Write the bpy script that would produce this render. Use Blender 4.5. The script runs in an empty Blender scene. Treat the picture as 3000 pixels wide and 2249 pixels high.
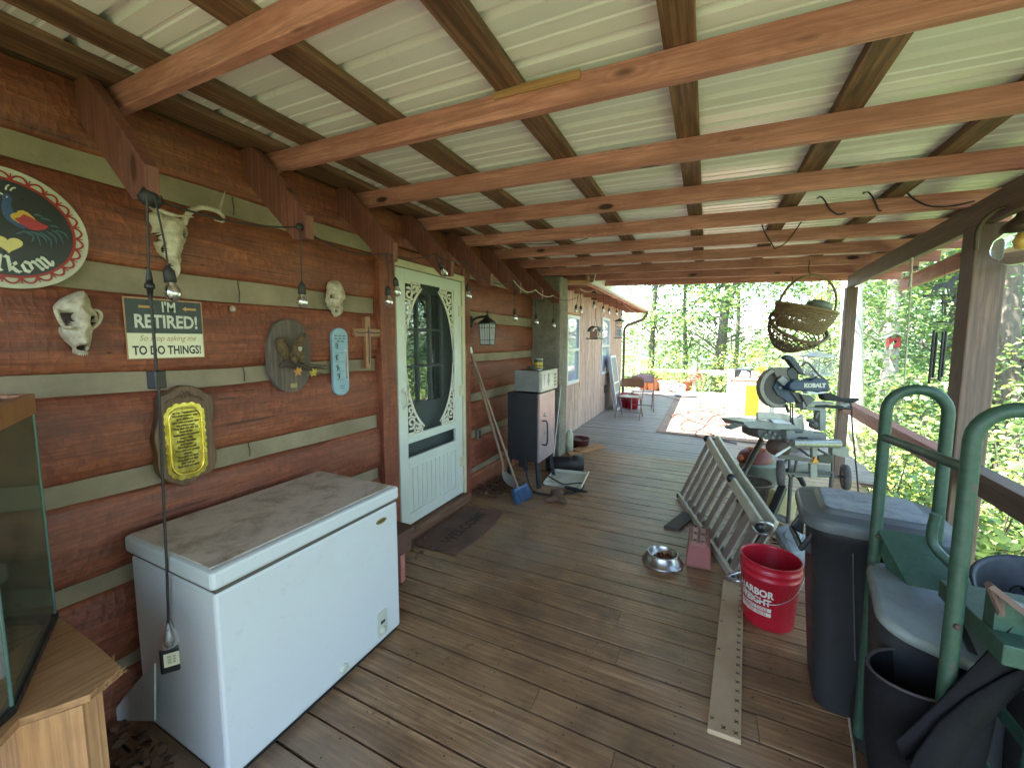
import bpy, math, random
import numpy as np
from mathutils import Vector, Matrix, Euler, noise as mnoise
random.seed(7)
PI=math.pi
R=math.radians
scene=bpy.context.scene
COL=scene.collection
# ---------------------------------------------------------------- camera
H=1.6; F0=1170.0; CX0=1500.0; CY0=1107.0
PITCH=R(5.2); YAW=R(25.842)
cd=bpy.data.cameras.new('camera'); cam=bpy.data.objects.new('camera',cd); COL.objects.link(cam)
cam.location=(0,0,H); cam.rotation_euler=(PI/2-PITCH,0,YAW)
cd.sensor_width=36; cd.lens=F0/3000*36; cd.shift_y=-(1124.5-CY0)/3000
cd.clip_start=0.02; cd.clip_end=20000
scene.camera=cam
# ---------------------------------------------------------------- world, sun, exposure
SUN_EL=R(66); SUN_AZ=Vector((-0.76,-0.66,0)).normalized()     # towards the sun, in plan
wd=bpy.data.worlds.new('World'); scene.world=wd; wd.use_nodes=True
nt=wd.node_tree; nt.nodes.clear()
sk=nt.nodes.new('ShaderNodeTexSky'); sk.sky_type='NISHITA'; sk.sun_disc=False
sk.sun_elevation=SUN_EL; sk.sun_rotation=math.atan2(SUN_AZ.x,SUN_AZ.y)
sk.air_density=1.0; sk.dust_density=0.6; sk.ozone_density=1.6
bg=nt.nodes.new('ShaderNodeBackground'); bg.inputs['Strength'].default_value=0.125
wo=nt.nodes.new('ShaderNodeOutputWorld')
nt.links.new(sk.outputs[0],bg.inputs[0]); nt.links.new(bg.outputs[0],wo.inputs[0])
sl=bpy.data.lights.new('sun','SUN'); sl.energy=4.8; sl.angle=R(0.5); sl.color=(1,0.95,0.86)
so=bpy.data.objects.new('sun',sl); COL.objects.link(so)
sd=Vector((SUN_AZ.x*math.cos(SUN_EL),SUN_AZ.y*math.cos(SUN_EL),math.sin(SUN_EL)))
so.rotation_euler=sd.to_track_quat('Z','Y').to_euler(); so.location=(-20,-20,40)
vs=scene.view_settings; vs.view_transform='Standard'; vs.look='None'; vs.gamma=1.0; vs.use_curve_mapping=False
vs.exposure=3.4
scene.render.engine='CYCLES'
try:
    scene.cycles.max_bounces=10; scene.cycles.diffuse_bounces=6; scene.cycles.transparent_max_bounces=12
    scene.cycles.sample_clamp_indirect=6.0
except Exception: pass
# ---------------------------------------------------------------- measuring: photo pixel (3000 wide) -> point on a real plane
_F=Vector((-math.sin(YAW)*math.cos(PITCH),math.cos(YAW)*math.cos(PITCH),-math.sin(PITCH)))
_R=Vector((math.cos(YAW),math.sin(YAW),0)); _U=_R.cross(_F)
_C=Vector((0,0,H))
def ray(px,py): return _F+_R*((px-CX0)/F0)-_U*((py-CY0)/F0)
def onx(px,py,x): d=ray(px,py); return _C+d*(x/d.x)
def ony(px,py,y): d=ray(px,py); return _C+d*(y/d.y)
def onz(px,py,z=0.0): d=ray(px,py); return _C+d*((z-H)/d.z)
V3=Vector
# ---------------------------------------------------------------- objects
ORG={}
def tag(o,label=None,cat=None,group=None,kind=None):
    if label: o['label']=label
    if cat: o['category']=cat
    if group: o['group']=group
    if kind: o['kind']=kind
def thing(name,label,cat,loc=(0,0,0),group=None):
    o=bpy.data.objects.new(name,None); COL.objects.link(o); o.location=loc
    o.empty_display_size=0.1
    tag(o,label,cat,group); ORG[o.name]=Vector(loc); return o
def dup(root,loc,rz=0.0,label=None,group=None):
    r=root.copy(); COL.objects.link(r); r.location=loc; r.rotation_euler=(0,0,rz)
    if label: r['label']=label
    if group: r['group']=group
    def rec(a,b):
        for ch in list(a.children):
            c=ch.copy(); COL.objects.link(c); c.parent=b; rec(ch,c)
    rec(root,r); return r
class MB:
    def __init__(s): s.v=[]; s.f=[]; s.g=[]; s.r=[]; s.sm=[]; s.mi=[]; s.m=0; s.T=None
    def add(s,vs,fs,gc=None,smooth=False,rnd=None):
        b=len(s.v)
        if gc is None: gc=[tuple(v) for v in vs]
        if s.T is not None: vs=[s.T@Vector(v) for v in vs]
        s.v+= [tuple(v) for v in vs]; s.g+=[tuple(g) for g in gc]
        rr=random.random() if rnd is None else rnd
        for f in fs: s.f.append(tuple(i+b for i in f)); s.r.append(rr); s.sm.append(smooth); s.mi.append(s.m)
        return s
    def box(s,c,d,rot=None,rnd=None):
        x,y,z=d[0]/2,d[1]/2,d[2]/2
        L=[(-x,-y,-z),(x,-y,-z),(x,y,-z),(-x,y,-z),(-x,-y,z),(x,-y,z),(x,y,z),(-x,y,z)]
        ax=max(range(3),key=lambda i:d[i]); o=[ax]+[i for i in range(3) if i!=ax]
        gc=[(p[o[0]],p[o[1]],p[o[2]]) for p in L]
        M=Matrix.Translation(c)
        if rot is not None: M=M@(rot.to_4x4() if isinstance(rot,Matrix) else Euler(rot).to_matrix().to_4x4())
        F=[(0,3,2,1),(4,5,6,7),(0,1,5,4),(1,2,6,5),(2,3,7,6),(3,0,4,7)]
        return s.add([M@Vector(p) for p in L],F,gc,rnd=rnd)
    def mm(s,a,b,rnd=None):
        return s.box([(a[i]+b[i])/2 for i in range(3)],[abs(b[i]-a[i]) for i in range(3)],rnd=rnd)
    def beam(s,p0,p1,w,h,up=(0,0,1),rnd=None):
        p0=Vector(p0);p1=Vector(p1); d=(p1-p0); L=d.length; d=d/L
        up=Vector(up); sd_=up.cross(d)
        if sd_.length<1e-4: sd_=Vector((1,0,0)).cross(d)
        sd_.normalize(); u=d.cross(sd_)
        M=Matrix((d,sd_,u)).transposed()
        return s.box((p0+p1)/2,(L,w,h),M,rnd=rnd)
    def tube(s,pts,r,seg=8,closed=False,caps=True,smooth=True,rnd=None,flat=1.0):
        pts=[Vector(p) for p in pts]; n=len(pts)
        if not isinstance(r,(list,tuple)): r=[r]*n
        V=[];G=[];F=[]; prev=None; ln=0
        for i,p in enumerate(pts):
            a=pts[(i-1)%n] if (i>0 or closed) else pts[i]; b=pts[(i+1)%n] if (i<n-1 or closed) else pts[i]
            t=(b-a)
            if t.length<1e-9: t=Vector((0,0,1))
            t.normalize()
            if prev is None:
                q=Vector((0,0,1)) if abs(t.z)<0.9 else Vector((1,0,0)); u=t.cross(q).normalized()
            else:
                u=prev-t*prev.dot(t)
                if u.length<1e-6: u=t.cross(Vector((0.3,0.5,1)))
                u.normalize()
            prev=u; w=t.cross(u)
            if i: ln+=(p-pts[i-1]).length
            for k in range(seg):
                an=2*PI*k/seg; o=u*math.cos(an)*r[i]+w*math.sin(an)*r[i]*flat
                V.append(p+o); G.append((ln,math.cos(an)*r[i],math.sin(an)*r[i]))
        m=n if closed else n-1
        for i in range(m):
            for k in range(seg):
                a=i*seg+k;b=i*seg+(k+1)%seg;c=((i+1)%n)*seg+(k+1)%seg;d=((i+1)%n)*seg+k
                F.append((a,b,c,d))
        if rnd is None: rnd=random.random()
        s.add(V,F,G,smooth,rnd)
        if caps and not closed:
            s.add(V[:seg][::-1],[tuple(range(seg))],G[:seg],False,rnd); s.add(V[-seg:],[tuple(range(seg))],G[-seg:],False,rnd)
        return s
    def lathe(s,prof,c=(0,0,0),seg=24,rot=None,smooth=True,rnd=None,sx=1,sy=1,arc=None):
        M=Matrix.Translation(c)
        if rot is not None: M=M@(rot.to_4x4() if isinstance(rot,Matrix) else Euler(rot).to_matrix().to_4x4())
        V=[];F=[];G=[]
        for (r_,z) in prof:
            for k in range(seg):
                a=2*PI*k/seg; x,y=r_*math.cos(a)*sx,r_*math.sin(a)*sy
                V.append(M@Vector((x,y,z))); G.append((z,x,y))
        for i in range(len(prof)-1):
            for k in range(seg):
                a=i*seg+k;b=i*seg+(k+1)%seg; F.append((a,b,b+seg,a+seg))
        return s.add(V,F,G,smooth,rnd)
    def sph(s,c,r,seg=16,rings=8,rot=None,fn=None,rnd=None):
        if not isinstance(r,(tuple,list)): r=(r,r,r)
        M=Matrix.Translation(c)
        if rot is not None: M=M@Euler(rot).to_matrix().to_4x4()
        V=[];F=[]
        for i in range(rings+1):
            ph=PI*i/rings
            for k in range(seg):
                a=2*PI*k/seg; p=Vector((math.sin(ph)*math.cos(a),math.sin(ph)*math.sin(a),math.cos(ph)))
                q=Vector((p.x*r[0],p.y*r[1],p.z*r[2]))
                if fn: q=fn(p,q)
                V.append(M@q)
        for i in range(rings):
            for k in range(seg):
                a=i*seg+k;b=i*seg+(k+1)%seg; F.append((a,a+seg,b+seg,b))
        return s.add(V,F,None,True,rnd)
    def prism(s,poly,o=(0,0,0),u=(1,0,0),v=(0,1,0),d=0.01,rnd=None,smooth=False):
        o=Vector(o);u=Vector(u);v=Vector(v);n=u.cross(v).normalized(); k=len(poly)
        A=sum(poly[i][0]*poly[(i+1)%k][1]-poly[(i+1)%k][0]*poly[i][1] for i in range(k))
        if A<0: poly=poly[::-1]
        B=[o+u*p[0]+v*p[1] for p in poly]; T_=[b+n*d for b in B]
        G=[(p[1],p[0],0) for p in poly]+[(p[1],p[0],d) for p in poly]
        F=[tuple(range(k))[::-1],tuple(range(k,2*k))]+[(i,(i+1)%k,k+(i+1)%k,k+i) for i in range(k)]
        return s.add(B+T_,F,G,smooth,rnd)
    def ring(s,outer,inner,o,u,v,d):
        o=Vector(o);u=Vector(u);v=Vector(v);n=u.cross(v).normalized();k=len(outer)
        P=[o+u*p[0]+v*p[1] for p in outer]+[o+u*p[0]+v*p[1] for p in inner]
        Q=[p+n*d for p in P]; G=[(p[1],p[0],0) for p in outer+inner]*2
        F=[]
        for i in range(k):
            j=(i+1)%k
            F+=[(2*k+i,2*k+j,3*k+j,3*k+i),(j,i,k+i,k+j),(i,j,2*k+j,2*k+i),(k+j,k+i,3*k+i,3*k+j)]
        return s.add(P+Q,F,G)
    def grid(s,fn,nu,nv,smooth=True,rnd=None,closed_u=False):
        V=[];F=[];G=[]
        for j in range(nv+1):
            for i in range(nu+(0 if closed_u else 1)):
                V.append(fn(i/nu,j/nv)); G.append((j/nv,i/nu,0))
        w=nu if closed_u else nu+1
        for j in range(nv):
            for i in range(nu):
                a=j*w+i;b=j*w+(i+1)%w if closed_u else a+1
                F.append((a,b,b+w,a+w))
        return s.add(V,F,None,smooth,rnd)
    def text(s,t,size,o,u=(1,0,0),v=(0,0,1),d=0.0006,shear=0.0,align='CENTER',bold=0.0,sx=1.0,space=1.0):
        cu=bpy.data.curves.new('t','FONT'); cu.body=t; cu.size=size; cu.align_x=align; cu.align_y='CENTER'
        cu.offset=bold; cu.shear=shear; cu.space_character=space; cu.resolution_u=3
        ob=bpy.data.objects.new('t',cu); COL.objects.link(ob)
        dg=bpy.context.evaluated_depsgraph_get(); me=bpy.data.meshes.new_from_object(ob.evaluated_get(dg))
        o=Vector(o);u=Vector(u);v=Vector(v);n=u.cross(v).normalized()
        P=[o+u*(p.co.x*sx)+v*p.co.y+n*d for p in me.vertices]
        s.add(P,[tuple(f.vertices) for f in me.polygons])
        bpy.data.objects.remove(ob); bpy.data.curves.remove(cu); bpy.data.meshes.remove(me); return s
def _mesh(name,mb,org):
    me=bpy.data.meshes.new(name)
    ox,oy,oz=org
    me.from_pydata([(a-ox,b-oy,c-oz) for a,b,c in mb.v],[],mb.f)
    a=me.attributes.new('gc','FLOAT_VECTOR','POINT'); a.data.foreach_set('vector',np.array(mb.g,dtype=np.float32).ravel())
    a=me.attributes.new('rnd','FLOAT','FACE'); a.data.foreach_set('value',np.array(mb.r,dtype=np.float32))
    me.polygons.foreach_set('use_smooth',np.array(mb.sm,dtype=bool))
    me.polygons.foreach_set('material_index',np.array(mb.mi,dtype=np.int32))
    me.update(); return me
def part(name,mb,mat,parent,label=None,bevel=0,kind=None,sub=0):
    org=ORG[parent.name]; me=_mesh(name,mb,org)
    for m in (mat if isinstance(mat,(list,tuple)) else [mat]): me.materials.append(m)
    o=bpy.data.objects.new(name,me); COL.objects.link(o); o.parent=parent; ORG[o.name]=org
    if label: o['label']=label
    if kind: o['kind']=kind
    _mods(o,bevel,sub); return o
def _mods(o,bevel,sub):
    if sub: m=o.modifiers.new('s','SUBSURF'); m.levels=sub; m.render_levels=sub
    if bevel:
        m=o.modifiers.new('b','BEVEL'); m.width=bevel; m.segments=2; m.limit_method='ANGLE'; m.angle_limit=R(35)
def single(name,mb,mat,label,cat,group=None,kind=None,bevel=0,sub=0):
    a=np.array(mb.v); lo=a.min(0); hi=a.max(0); org=((lo[0]+hi[0])/2,(lo[1]+hi[1])/2,lo[2])
    if kind=='structure': org=(0,0,0)
    me=_mesh(name,mb,org)
    for m in (mat if isinstance(mat,(list,tuple)) else [mat]): me.materials.append(m)
    o=bpy.data.objects.new(name,me); COL.objects.link(o); o.location=org; ORG[o.name]=Vector(org)
    tag(o,label,cat,group,kind); _mods(o,bevel,sub); return o
def bez(pts,n=8,closed=False):
    """Catmull-Rom through the points"""
    P=[Vector(p) for p in pts]; k=len(P); out=[]
    for i in range(k if closed else k-1):
        if closed: a,b,c,d=P[(i-1)%k],P[i],P[(i+1)%k],P[(i+2)%k]
        else: a,b,c,d=P[max(i-1,0)],P[i],P[i+1],P[min(i+2,k-1)]
        for j in range(n):
            t=j/n; out.append(0.5*((2*b)+(c-a)*t+(2*a-5*b+4*c-d)*t*t+(3*b-a-3*c+d)*t**3))
    if not closed: out.append(P[-1])
    return out
def sag(a,b,s_,n=10):
    a=Vector(a);b=Vector(b); return [a.lerp(b,t/n)-Vector((0,0,s_*4*(t/n)*(1-t/n))) for t in range(n+1)]
def rrect(w,h,r,n=5,cx=0,cy=0):
    out=[]
    for (sx,sy,a0) in ((1,1,0),(-1,1,90),(-1,-1,180),(1,-1,270)):
        for k in range(n+1):
            a=R(a0+90*k/n); out.append((cx+sx*(w/2-r)+r*math.cos(a),cy+sy*(h/2-r)+r*math.sin(a)))
    return out
def ell(a,b,n=48,cx=0,cy=0): return [(cx+a*math.cos(2*PI*k/n),cy+b*math.sin(2*PI*k/n)) for k in range(n)]
# ---------------------------------------------------------------- materials
MATS={}
class NT:
    def __init__(s,name):
        s.m=bpy.data.materials.new(name); s.m.use_nodes=True; s.t=s.m.node_tree; s.t.nodes.clear()
        s.out=s.n('ShaderNodeOutputMaterial'); s.b=s.n('ShaderNodeBsdfPrincipled'); s.l(s.b.outputs[0],s.out.inputs[0])
    def n(s,t,**k):
        x=s.t.nodes.new(t)
        for a,b in k.items(): setattr(x,a,b)
        return x
    def l(s,a,b): s.t.links.new(a,b)
    def attr(s,n): a=s.n('ShaderNodeAttribute'); a.attribute_name=n; return a
    def coords(s,scale,shift=7.3):
        g=s.attr('gc'); r=s.attr('rnd'); oi=s.n('ShaderNodeObjectInfo')
        ad=s.math('ADD',r.outputs['Fac'],oi.outputs['Random']); mu=s.math('MULTIPLY',ad,shift)
        mp=s.n('ShaderNodeMapping'); s.l(g.outputs['Vector'],mp.inputs[0]); s.l(mu,mp.inputs['Location'])
        mp.inputs['Scale'].default_value=scale
        return mp.outputs[0]
    def math(s,op,a,b=None,c=None):
        x=s.n('ShaderNodeMath',operation=op)
        for i,v in enumerate((a,b,c)):
            if v is None: continue
            if isinstance(v,(int,float)): x.inputs[i].default_value=v
            else: s.l(v,x.inputs[i])
        return x.outputs[0]
    def noise(s,vec,scale=1,detail=5,rough=0.6,dist=0):
        x=s.n('ShaderNodeTexNoise'); s.l(vec,x.inputs['Vector']); x.inputs['Scale'].default_value=scale
        x.inputs['Detail'].default_value=detail; x.inputs['Roughness'].default_value=rough; x.inputs['Distortion'].default_value=dist
        return x.outputs['Fac']
    def ramp(s,fac,stops):
        x=s.n('ShaderNodeValToRGB'); s.l(fac,x.inputs[0]); e=x.color_ramp.elements
        while len(e)<len(stops): e.new(0.5)
        for i,(p,c) in enumerate(stops):
            e[i].position=p; e[i].color=(c,c,c,1) if isinstance(c,(int,float)) else (c[0],c[1],c[2],1)
        return x.outputs[0]
    def mix(s,fac,a,b,mode='MIX'):
        x=s.n('ShaderNodeMix',data_type='RGBA',blend_type=mode)
        for v,i in ((fac,0),(a,6),(b,7)):
            if isinstance(v,(int,float)): x.inputs[i].default_value=v
            elif isinstance(v,(tuple,list)): x.inputs[i].default_value=(v[0],v[1],v[2],1)
            else: s.l(v,x.inputs[i])
        return x.outputs[2]
    def bump(s,hgt,strength=0.3,dist=0.01,prev=None):
        x=s.n('ShaderNodeBump'); x.inputs['Strength'].default_value=strength; x.inputs['Distance'].default_value=dist
        s.l(hgt,x.inputs['Height'])
        if prev is not None: s.l(prev,x.inputs['Normal'])
        return x.outputs[0]
    def set(s,col=None,rough=None,metal=None,normal=None,**k):
        for v,nm in ((col,'Base Color'),(rough,'Roughness'),(metal,'Metallic'),(normal,'Normal')):
            if v is None: continue
            if isinstance(v,(int,float)): s.b.inputs[nm].default_value=v
            elif isinstance(v,(tuple,list)): s.b.inputs[nm].default_value=(v[0],v[1],v[2],1)
            else: s.l(v,s.b.inputs[nm])
        for a,b in k.items(): s.b.inputs[a.replace('_',' ')].default_value=b
        return s.m
def plain(name,c,c2=None,rough=0.5,metal=0.0,scale=6,bump=0.1,amt=0.35,spec=None,lo=0.35,hi=0.7,**k):
    if name in MATS: return MATS[name]
    t=NT(name); v=t.coords((scale,)*3)
    n1=t.noise(v,1,6,0.65); n2=t.noise(v,7,4,0.6)
    if c2 is None: c2=tuple(x*(1-amt) for x in c)
    col=t.ramp(n1,[(lo,c2),(hi,c)])
    col=t.mix(t.math('MULTIPLY',n2,0.3),col,tuple(x*0.6 for x in c))
    rg=t.ramp(n2,[(0.2,max(rough-0.12,0.02)),(0.8,min(rough+0.12,1))])
    m=t.set(col,rg,metal,t.bump(n2,bump,0.004),**k)
    if spec is not None: t.b.inputs['Specular IOR Level'].default_value=spec
    MATS[name]=m; return m
def wood(name,c,c2,knots=0.0,rough=0.6,scale=1.0,bump=0.25,dirt=0.3,dirtc=(0.05,0.035,0.025),vary=0.25,band=14.0,knotc=(0.05,0.015,0.008),wave=.42,stain=0):
    if name in MATS: return MATS[name]
    t=NT(name); v=t.coords((1.6*scale,band*scale,band*scale))
    g1=t.noise(v,1.6,6,0.62,0.6); v2=t.coords((2.2*scale,60*scale,60*scale)); g2=t.noise(v2,2.0,4,0.6)
    wv=t.n('ShaderNodeTexWave',wave_type='BANDS',bands_direction='Y'); t.l(t.coords((0.9*scale,9*scale,9*scale)),wv.inputs[0])
    wv.inputs['Scale'].default_value=1.2; wv.inputs['Distortion'].default_value=6.0; wv.inputs['Detail'].default_value=3; wv.inputs['Detail Scale'].default_value=0.8
    col=t.ramp(g1,[(0.38,c2),(0.6,c)])
    col=t.mix(t.math('MULTIPLY',wv.outputs['Fac'],wave),col,tuple(x*0.5 for x in c2))
    col=t.mix(t.ramp(g2,[(0.42,0.0),(0.62,0.6)]),col,tuple(x*0.55 for x in c2))
    rr=t.attr('rnd'); col=t.mix(t.math('MULTIPLY',rr.outputs['Fac'],vary*2),col,tuple(x*0.5 for x in c),'MIX')
    d=t.noise(t.coords((3,5,5)),1.1,6,0.7); col=t.mix(t.ramp(d,[(0.5,0.0),(0.75,dirt)]),col,dirtc)
    hb=t.math('ADD',g2,t.math('MULTIPLY',g1,0.6))
    if knots:
        vo=t.n('ShaderNodeTexVoronoi'); t.l(t.coords((2.6,7,7)),vo.inputs['Vector']); vo.inputs['Scale'].default_value=1.0
        kf=t.ramp(vo.outputs['Distance'],[(0.10,knots),(0.17,0.0)]); col=t.mix(kf,col,knotc)
        kr=t.ramp(vo.outputs['Distance'],[(0.16,0.0),(0.22,knots*0.4),(0.26,0.0),(0.32,knots*0.3),(0.37,0.0)]); col=t.mix(kr,col,tuple(x*0.6 for x in c2))
    if stain:
        gg=t.n('ShaderNodeNewGeometry'); mp=t.n('ShaderNodeMapping'); t.l(gg.outputs['Position'],mp.inputs[0]); mp.inputs['Scale'].default_value=(1.3,1.3,1.3)
        n_=t.noise(mp.outputs[0],1.0,7,0.68,0.5); col=t.mix(t.ramp(n_,[(0.45,0.0),(0.62,stain)]),col,(0.075,0.045,0.028)); n2_=t.noise(mp.outputs[0],9.0,4,0.6); col=t.mix(t.ramp(n2_,[(0.66,0.0),(0.73,stain)]),col,(0.05,0.03,0.02)); n3_=t.noise(mp.outputs[0],0.7,3,0.5); col=t.mix(t.ramp(n3_,[(0.5,0.0),(0.68,stain*0.6)]),col,(0.42,0.36,0.28))
    m=t.set(col,t.ramp(g1,[(0.2,max(0.05,rough-0.1)),(0.8,min(1,rough+0.1))]),0,t.bump(hb,bump,0.004)); MATS[name]=m; return m
def glass(name,c=(0.9,0.95,0.92),rough=0.02,alpha=0.25,tint=None,fk=1.0,dust=0.0):
    """thin glass: clear layer with gloss"""
    if name in MATS: return MATS[name]
    t=NT(name); tr=t.n('ShaderNodeBsdfTransparent'); tr.inputs[0].default_value=(*c,1)
    gl=t.n('ShaderNodeBsdfGlossy'); gl.inputs['Roughness'].default_value=rough
    fr=t.n('ShaderNodeFresnel'); fr.inputs[0].default_value=1.5
    f=t.math('MULTIPLY_ADD',fr.outputs[0],fk,alpha*0.3*fk)
    mx=t.n('ShaderNodeMixShader'); t.l(f,mx.inputs[0]); t.l(tr.outputs[0],mx.inputs[1]); t.l(gl.outputs[0],mx.inputs[2])
    if dust:
        v=t.coords((3,3,3)); a=t.noise(v,1.5,7,.7); t.set((0.20,0.20,0.15),.9,0); m3=t.n('ShaderNodeMixShader'); t.l(t.ramp(a,[(.35,dust*.4),(.7,dust*1.6)]),m3.inputs[0]); t.l(mx.outputs[0],m3.inputs[1]); t.l(t.b.outputs[0],m3.inputs[2]); t.l(m3.outputs[0],t.out.inputs[0]); MATS[name]=t.m; return t.m
    t.t.nodes.remove(t.b); t.l(mx.outputs[0],t.out.inputs[0]); MATS[name]=t.m; return t.m
# ================================================================ shared materials
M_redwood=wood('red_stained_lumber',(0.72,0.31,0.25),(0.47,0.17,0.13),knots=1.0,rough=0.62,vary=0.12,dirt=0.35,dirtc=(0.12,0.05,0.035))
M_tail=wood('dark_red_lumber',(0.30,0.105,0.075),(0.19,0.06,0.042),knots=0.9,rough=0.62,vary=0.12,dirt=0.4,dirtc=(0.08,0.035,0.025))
M_purlin=wood('brown_treated_lumber',(0.31,0.15,0.085),(0.12,0.056,0.032),knots=0.8,rough=0.65,vary=0.15)
M_deck=wood('worn_deck_boards',(0.50,0.285,0.14),(0.27,0.14,0.066),knots=0.35,stain=.55,rough=0.38,vary=0.28,dirt=0.6,dirtc=(0.045,0.028,0.018),bump=0.35)
M_deckfar=wood('grey_deck_boards',(0.38,0.335,0.29),(0.23,0.20,0.17),knots=0.3,rough=0.5,vary=0.18,dirt=0.5,dirtc=(0.09,0.08,0.06),bump=0.4)
M_post=wood('dark_post_wood',(0.24,0.14,0.10),(0.14,0.08,0.056),knots=0.5,rough=0.6,vary=0.1)
M_siding=wood('weathered_siding',(0.72,0.52,0.42),(0.47,0.32,0.25),knots=0.4,rough=0.75,vary=0.12,dirt=0.5,dirtc=(0.16,0.10,0.075),bump=0.4)
M_white=plain('white_paint',(0.66,0.69,0.61),rough=0.4,amt=0.12,scale=3,bump=0.05)
M_black=plain('black_plastic',(0.018,0.018,0.02),rough=0.4,bump=0.05)
M_rub=plain('black_rubber',(0.025,0.025,0.025),rough=0.7)
M_steel=plain('dull_steel',(0.55,0.55,0.54),rough=0.35,metal=0.9,amt=0.3)
M_wire=plain('dark_wire',(0.03,0.025,0.022),rough=0.6)
M_bone=plain('old_bone',(0.66,0.58,0.44),c2=(0.30,0.22,0.13),rough=0.6,scale=20,bump=0.7)
M_rope=plain('pale_rope',(0.62,0.55,0.42),rough=0.8,scale=60,bump=0.5)
M_ply=wood('raw_plywood',(0.52,0.27,0.12),(0.38,0.18,0.075),band=2,scale=.6,wave=.05,knots=0.6,rough=0.6,vary=0.1,dirt=0.4,dirtc=(0.20,0.11,0.06),knotc=(0.10,0.05,0.03))
M_ink=plain('black_ink',(0.02,0.02,0.02),rough=0.5,bump=0)
M_cream=plain('cream_print',(0.80,0.74,0.52),rough=0.45,amt=0.1)
def mat_log():
    t=NT('hewn_red_log'); v=t.coords((1.2,8,8)); g1=t.noise(v,1.6,6,0.65,0.8)
    vo=t.n('ShaderNodeTexVoronoi',distance='CHEBYCHEV'); v2=t.coords((9.5,5.5,3.0)); t.l(v2,vo.inputs['Vector']); vo.inputs['Randomness'].default_value=0.85
    col=t.ramp(g1,[(0.28,(0.085,0.022,0.010)),(0.5,(0.235,0.058,0.026)),(0.75,(0.41,0.125,0.052))])
    hs=t.n('ShaderNodeSeparateColor'); t.l(vo.outputs['Color'],hs.inputs[0])
    col=t.mix(t.math('MULTIPLY',hs.outputs[0],0.6),col,(0.13,0.032,0.018))
    pn=t.noise(t.coords((1.1,2,2)),1.3,5,0.6); col=t.mix(t.ramp(pn,[(0.45,0.0),(0.75,0.55)]),col,(0.36,0.13,0.06))
    f=t.noise(t.coords((3,70,70)),1.5,4,0.6); col=t.mix(t.ramp(f,[(0.42,0.0),(0.66,0.6)]),col,(0.09,0.024,0.013))
    kn=t.n('ShaderNodeTexVoronoi'); t.l(t.coords((1.3,2.6,2.6)),kn.inputs['Vector'])
    kd=kn.outputs['Distance']; col=t.mix(t.ramp(kd,[(0.03,0.85),(0.08,0.0)]),col,(0.04,0.012,0.008))
    ck=t.ramp(t.noise(t.coords((1.0,34,34)),1.3,5,0.55,1.2),[(0.64,0.0),(0.69,0.85)]); col=t.mix(ck,col,(0.03,0.01,0.006))
    b1=t.bump(vo.outputs['Distance'],0.3,0.014); b2=t.bump(hs.outputs[1],0.35,0.008,b1); b3=t.bump(t.math('ADD',f,g1),0.35,0.006,b2)
    return t.set(col,t.ramp(g1,[(0.2,0.45),(0.8,0.7)]),0,b3)
M_log=mat_log()
M_chink=plain('mortar_chinking',(0.33,0.26,0.17),c2=(0.19,0.15,0.095),rough=0.85,scale=3,bump=0.8)
# ================================================================ deck floors (structure)
M_nail=plain('dark_screw_head',(0.05,0.04,0.035),rough=.6)
def deck(name,x0,x1,y0,y1,z,mat,skew=0.0,pitch=0.1395,gap=0.012,seams=()):
    mb=MB(); n=int(round((y1-y0)/pitch)); random.seed(11)
    for i in range(n):
        ya=y0+i*pitch; dz=random.uniform(-0.0025,0.0025)
        cuts=[x0]+([x0+(x1-x0)*random.uniform(0.35,0.7)] if random.random()<0.35 else [])+[x1]
        mb.m=1
        for sc_x in [x0+.12+.406*k for k in range(int((x1-x0)/.406)+1)]:
            for e_ in (.03,pitch-.03): xx_=sc_x+random.uniform(-.012,.012); yy_=ya+e_+random.uniform(-.006,.006); mb.add([(xx_+.0042*math.cos(a_),yy_+.0042*math.sin(a_),z+dz+.0012) for a_ in [PI*j_/3 for j_ in range(6)]],[(0,1,2,3,4,5)])
        mb.m=0
        for a,b in zip(cuts[:-1],cuts[1:]):
            mb.mm((a+0.001,ya+gap/2,z-0.028),(b-0.001,ya+pitch-gap/2+random.uniform(-0.002,0.002),z+dz))
    o=single(name,mb,[mat,M_nail],'grooved wooden deck boards','deck',kind='structure',bevel=0); return o
deck('deck_floor',-2.2,1.62,-1.74,5.79,0.0,M_deck)
deck('far_deck_floor',-2.3,1.9,5.80,14.15,-0.004,M_deckfar)
mb=MB(); mb.mm((-2.25,-1.85,-0.075),(1.66,5.80,-0.045)); mb.mm((-2.25,5.81,-0.075),(1.92,14.2,-0.045)); mb.mm((1.60,-1.85,-.30),(1.64,5.79,-.031)); mb.mm((-2.25,14.16,-.3),(1.92,14.2,-.031))
single('deck_gap_blocker',mb,M_purlin,'added dark sheet under the deck boards, keeping light out of the gaps','deck',kind='structure')  # dark slab added beneath so lit ground does not show between boards
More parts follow.
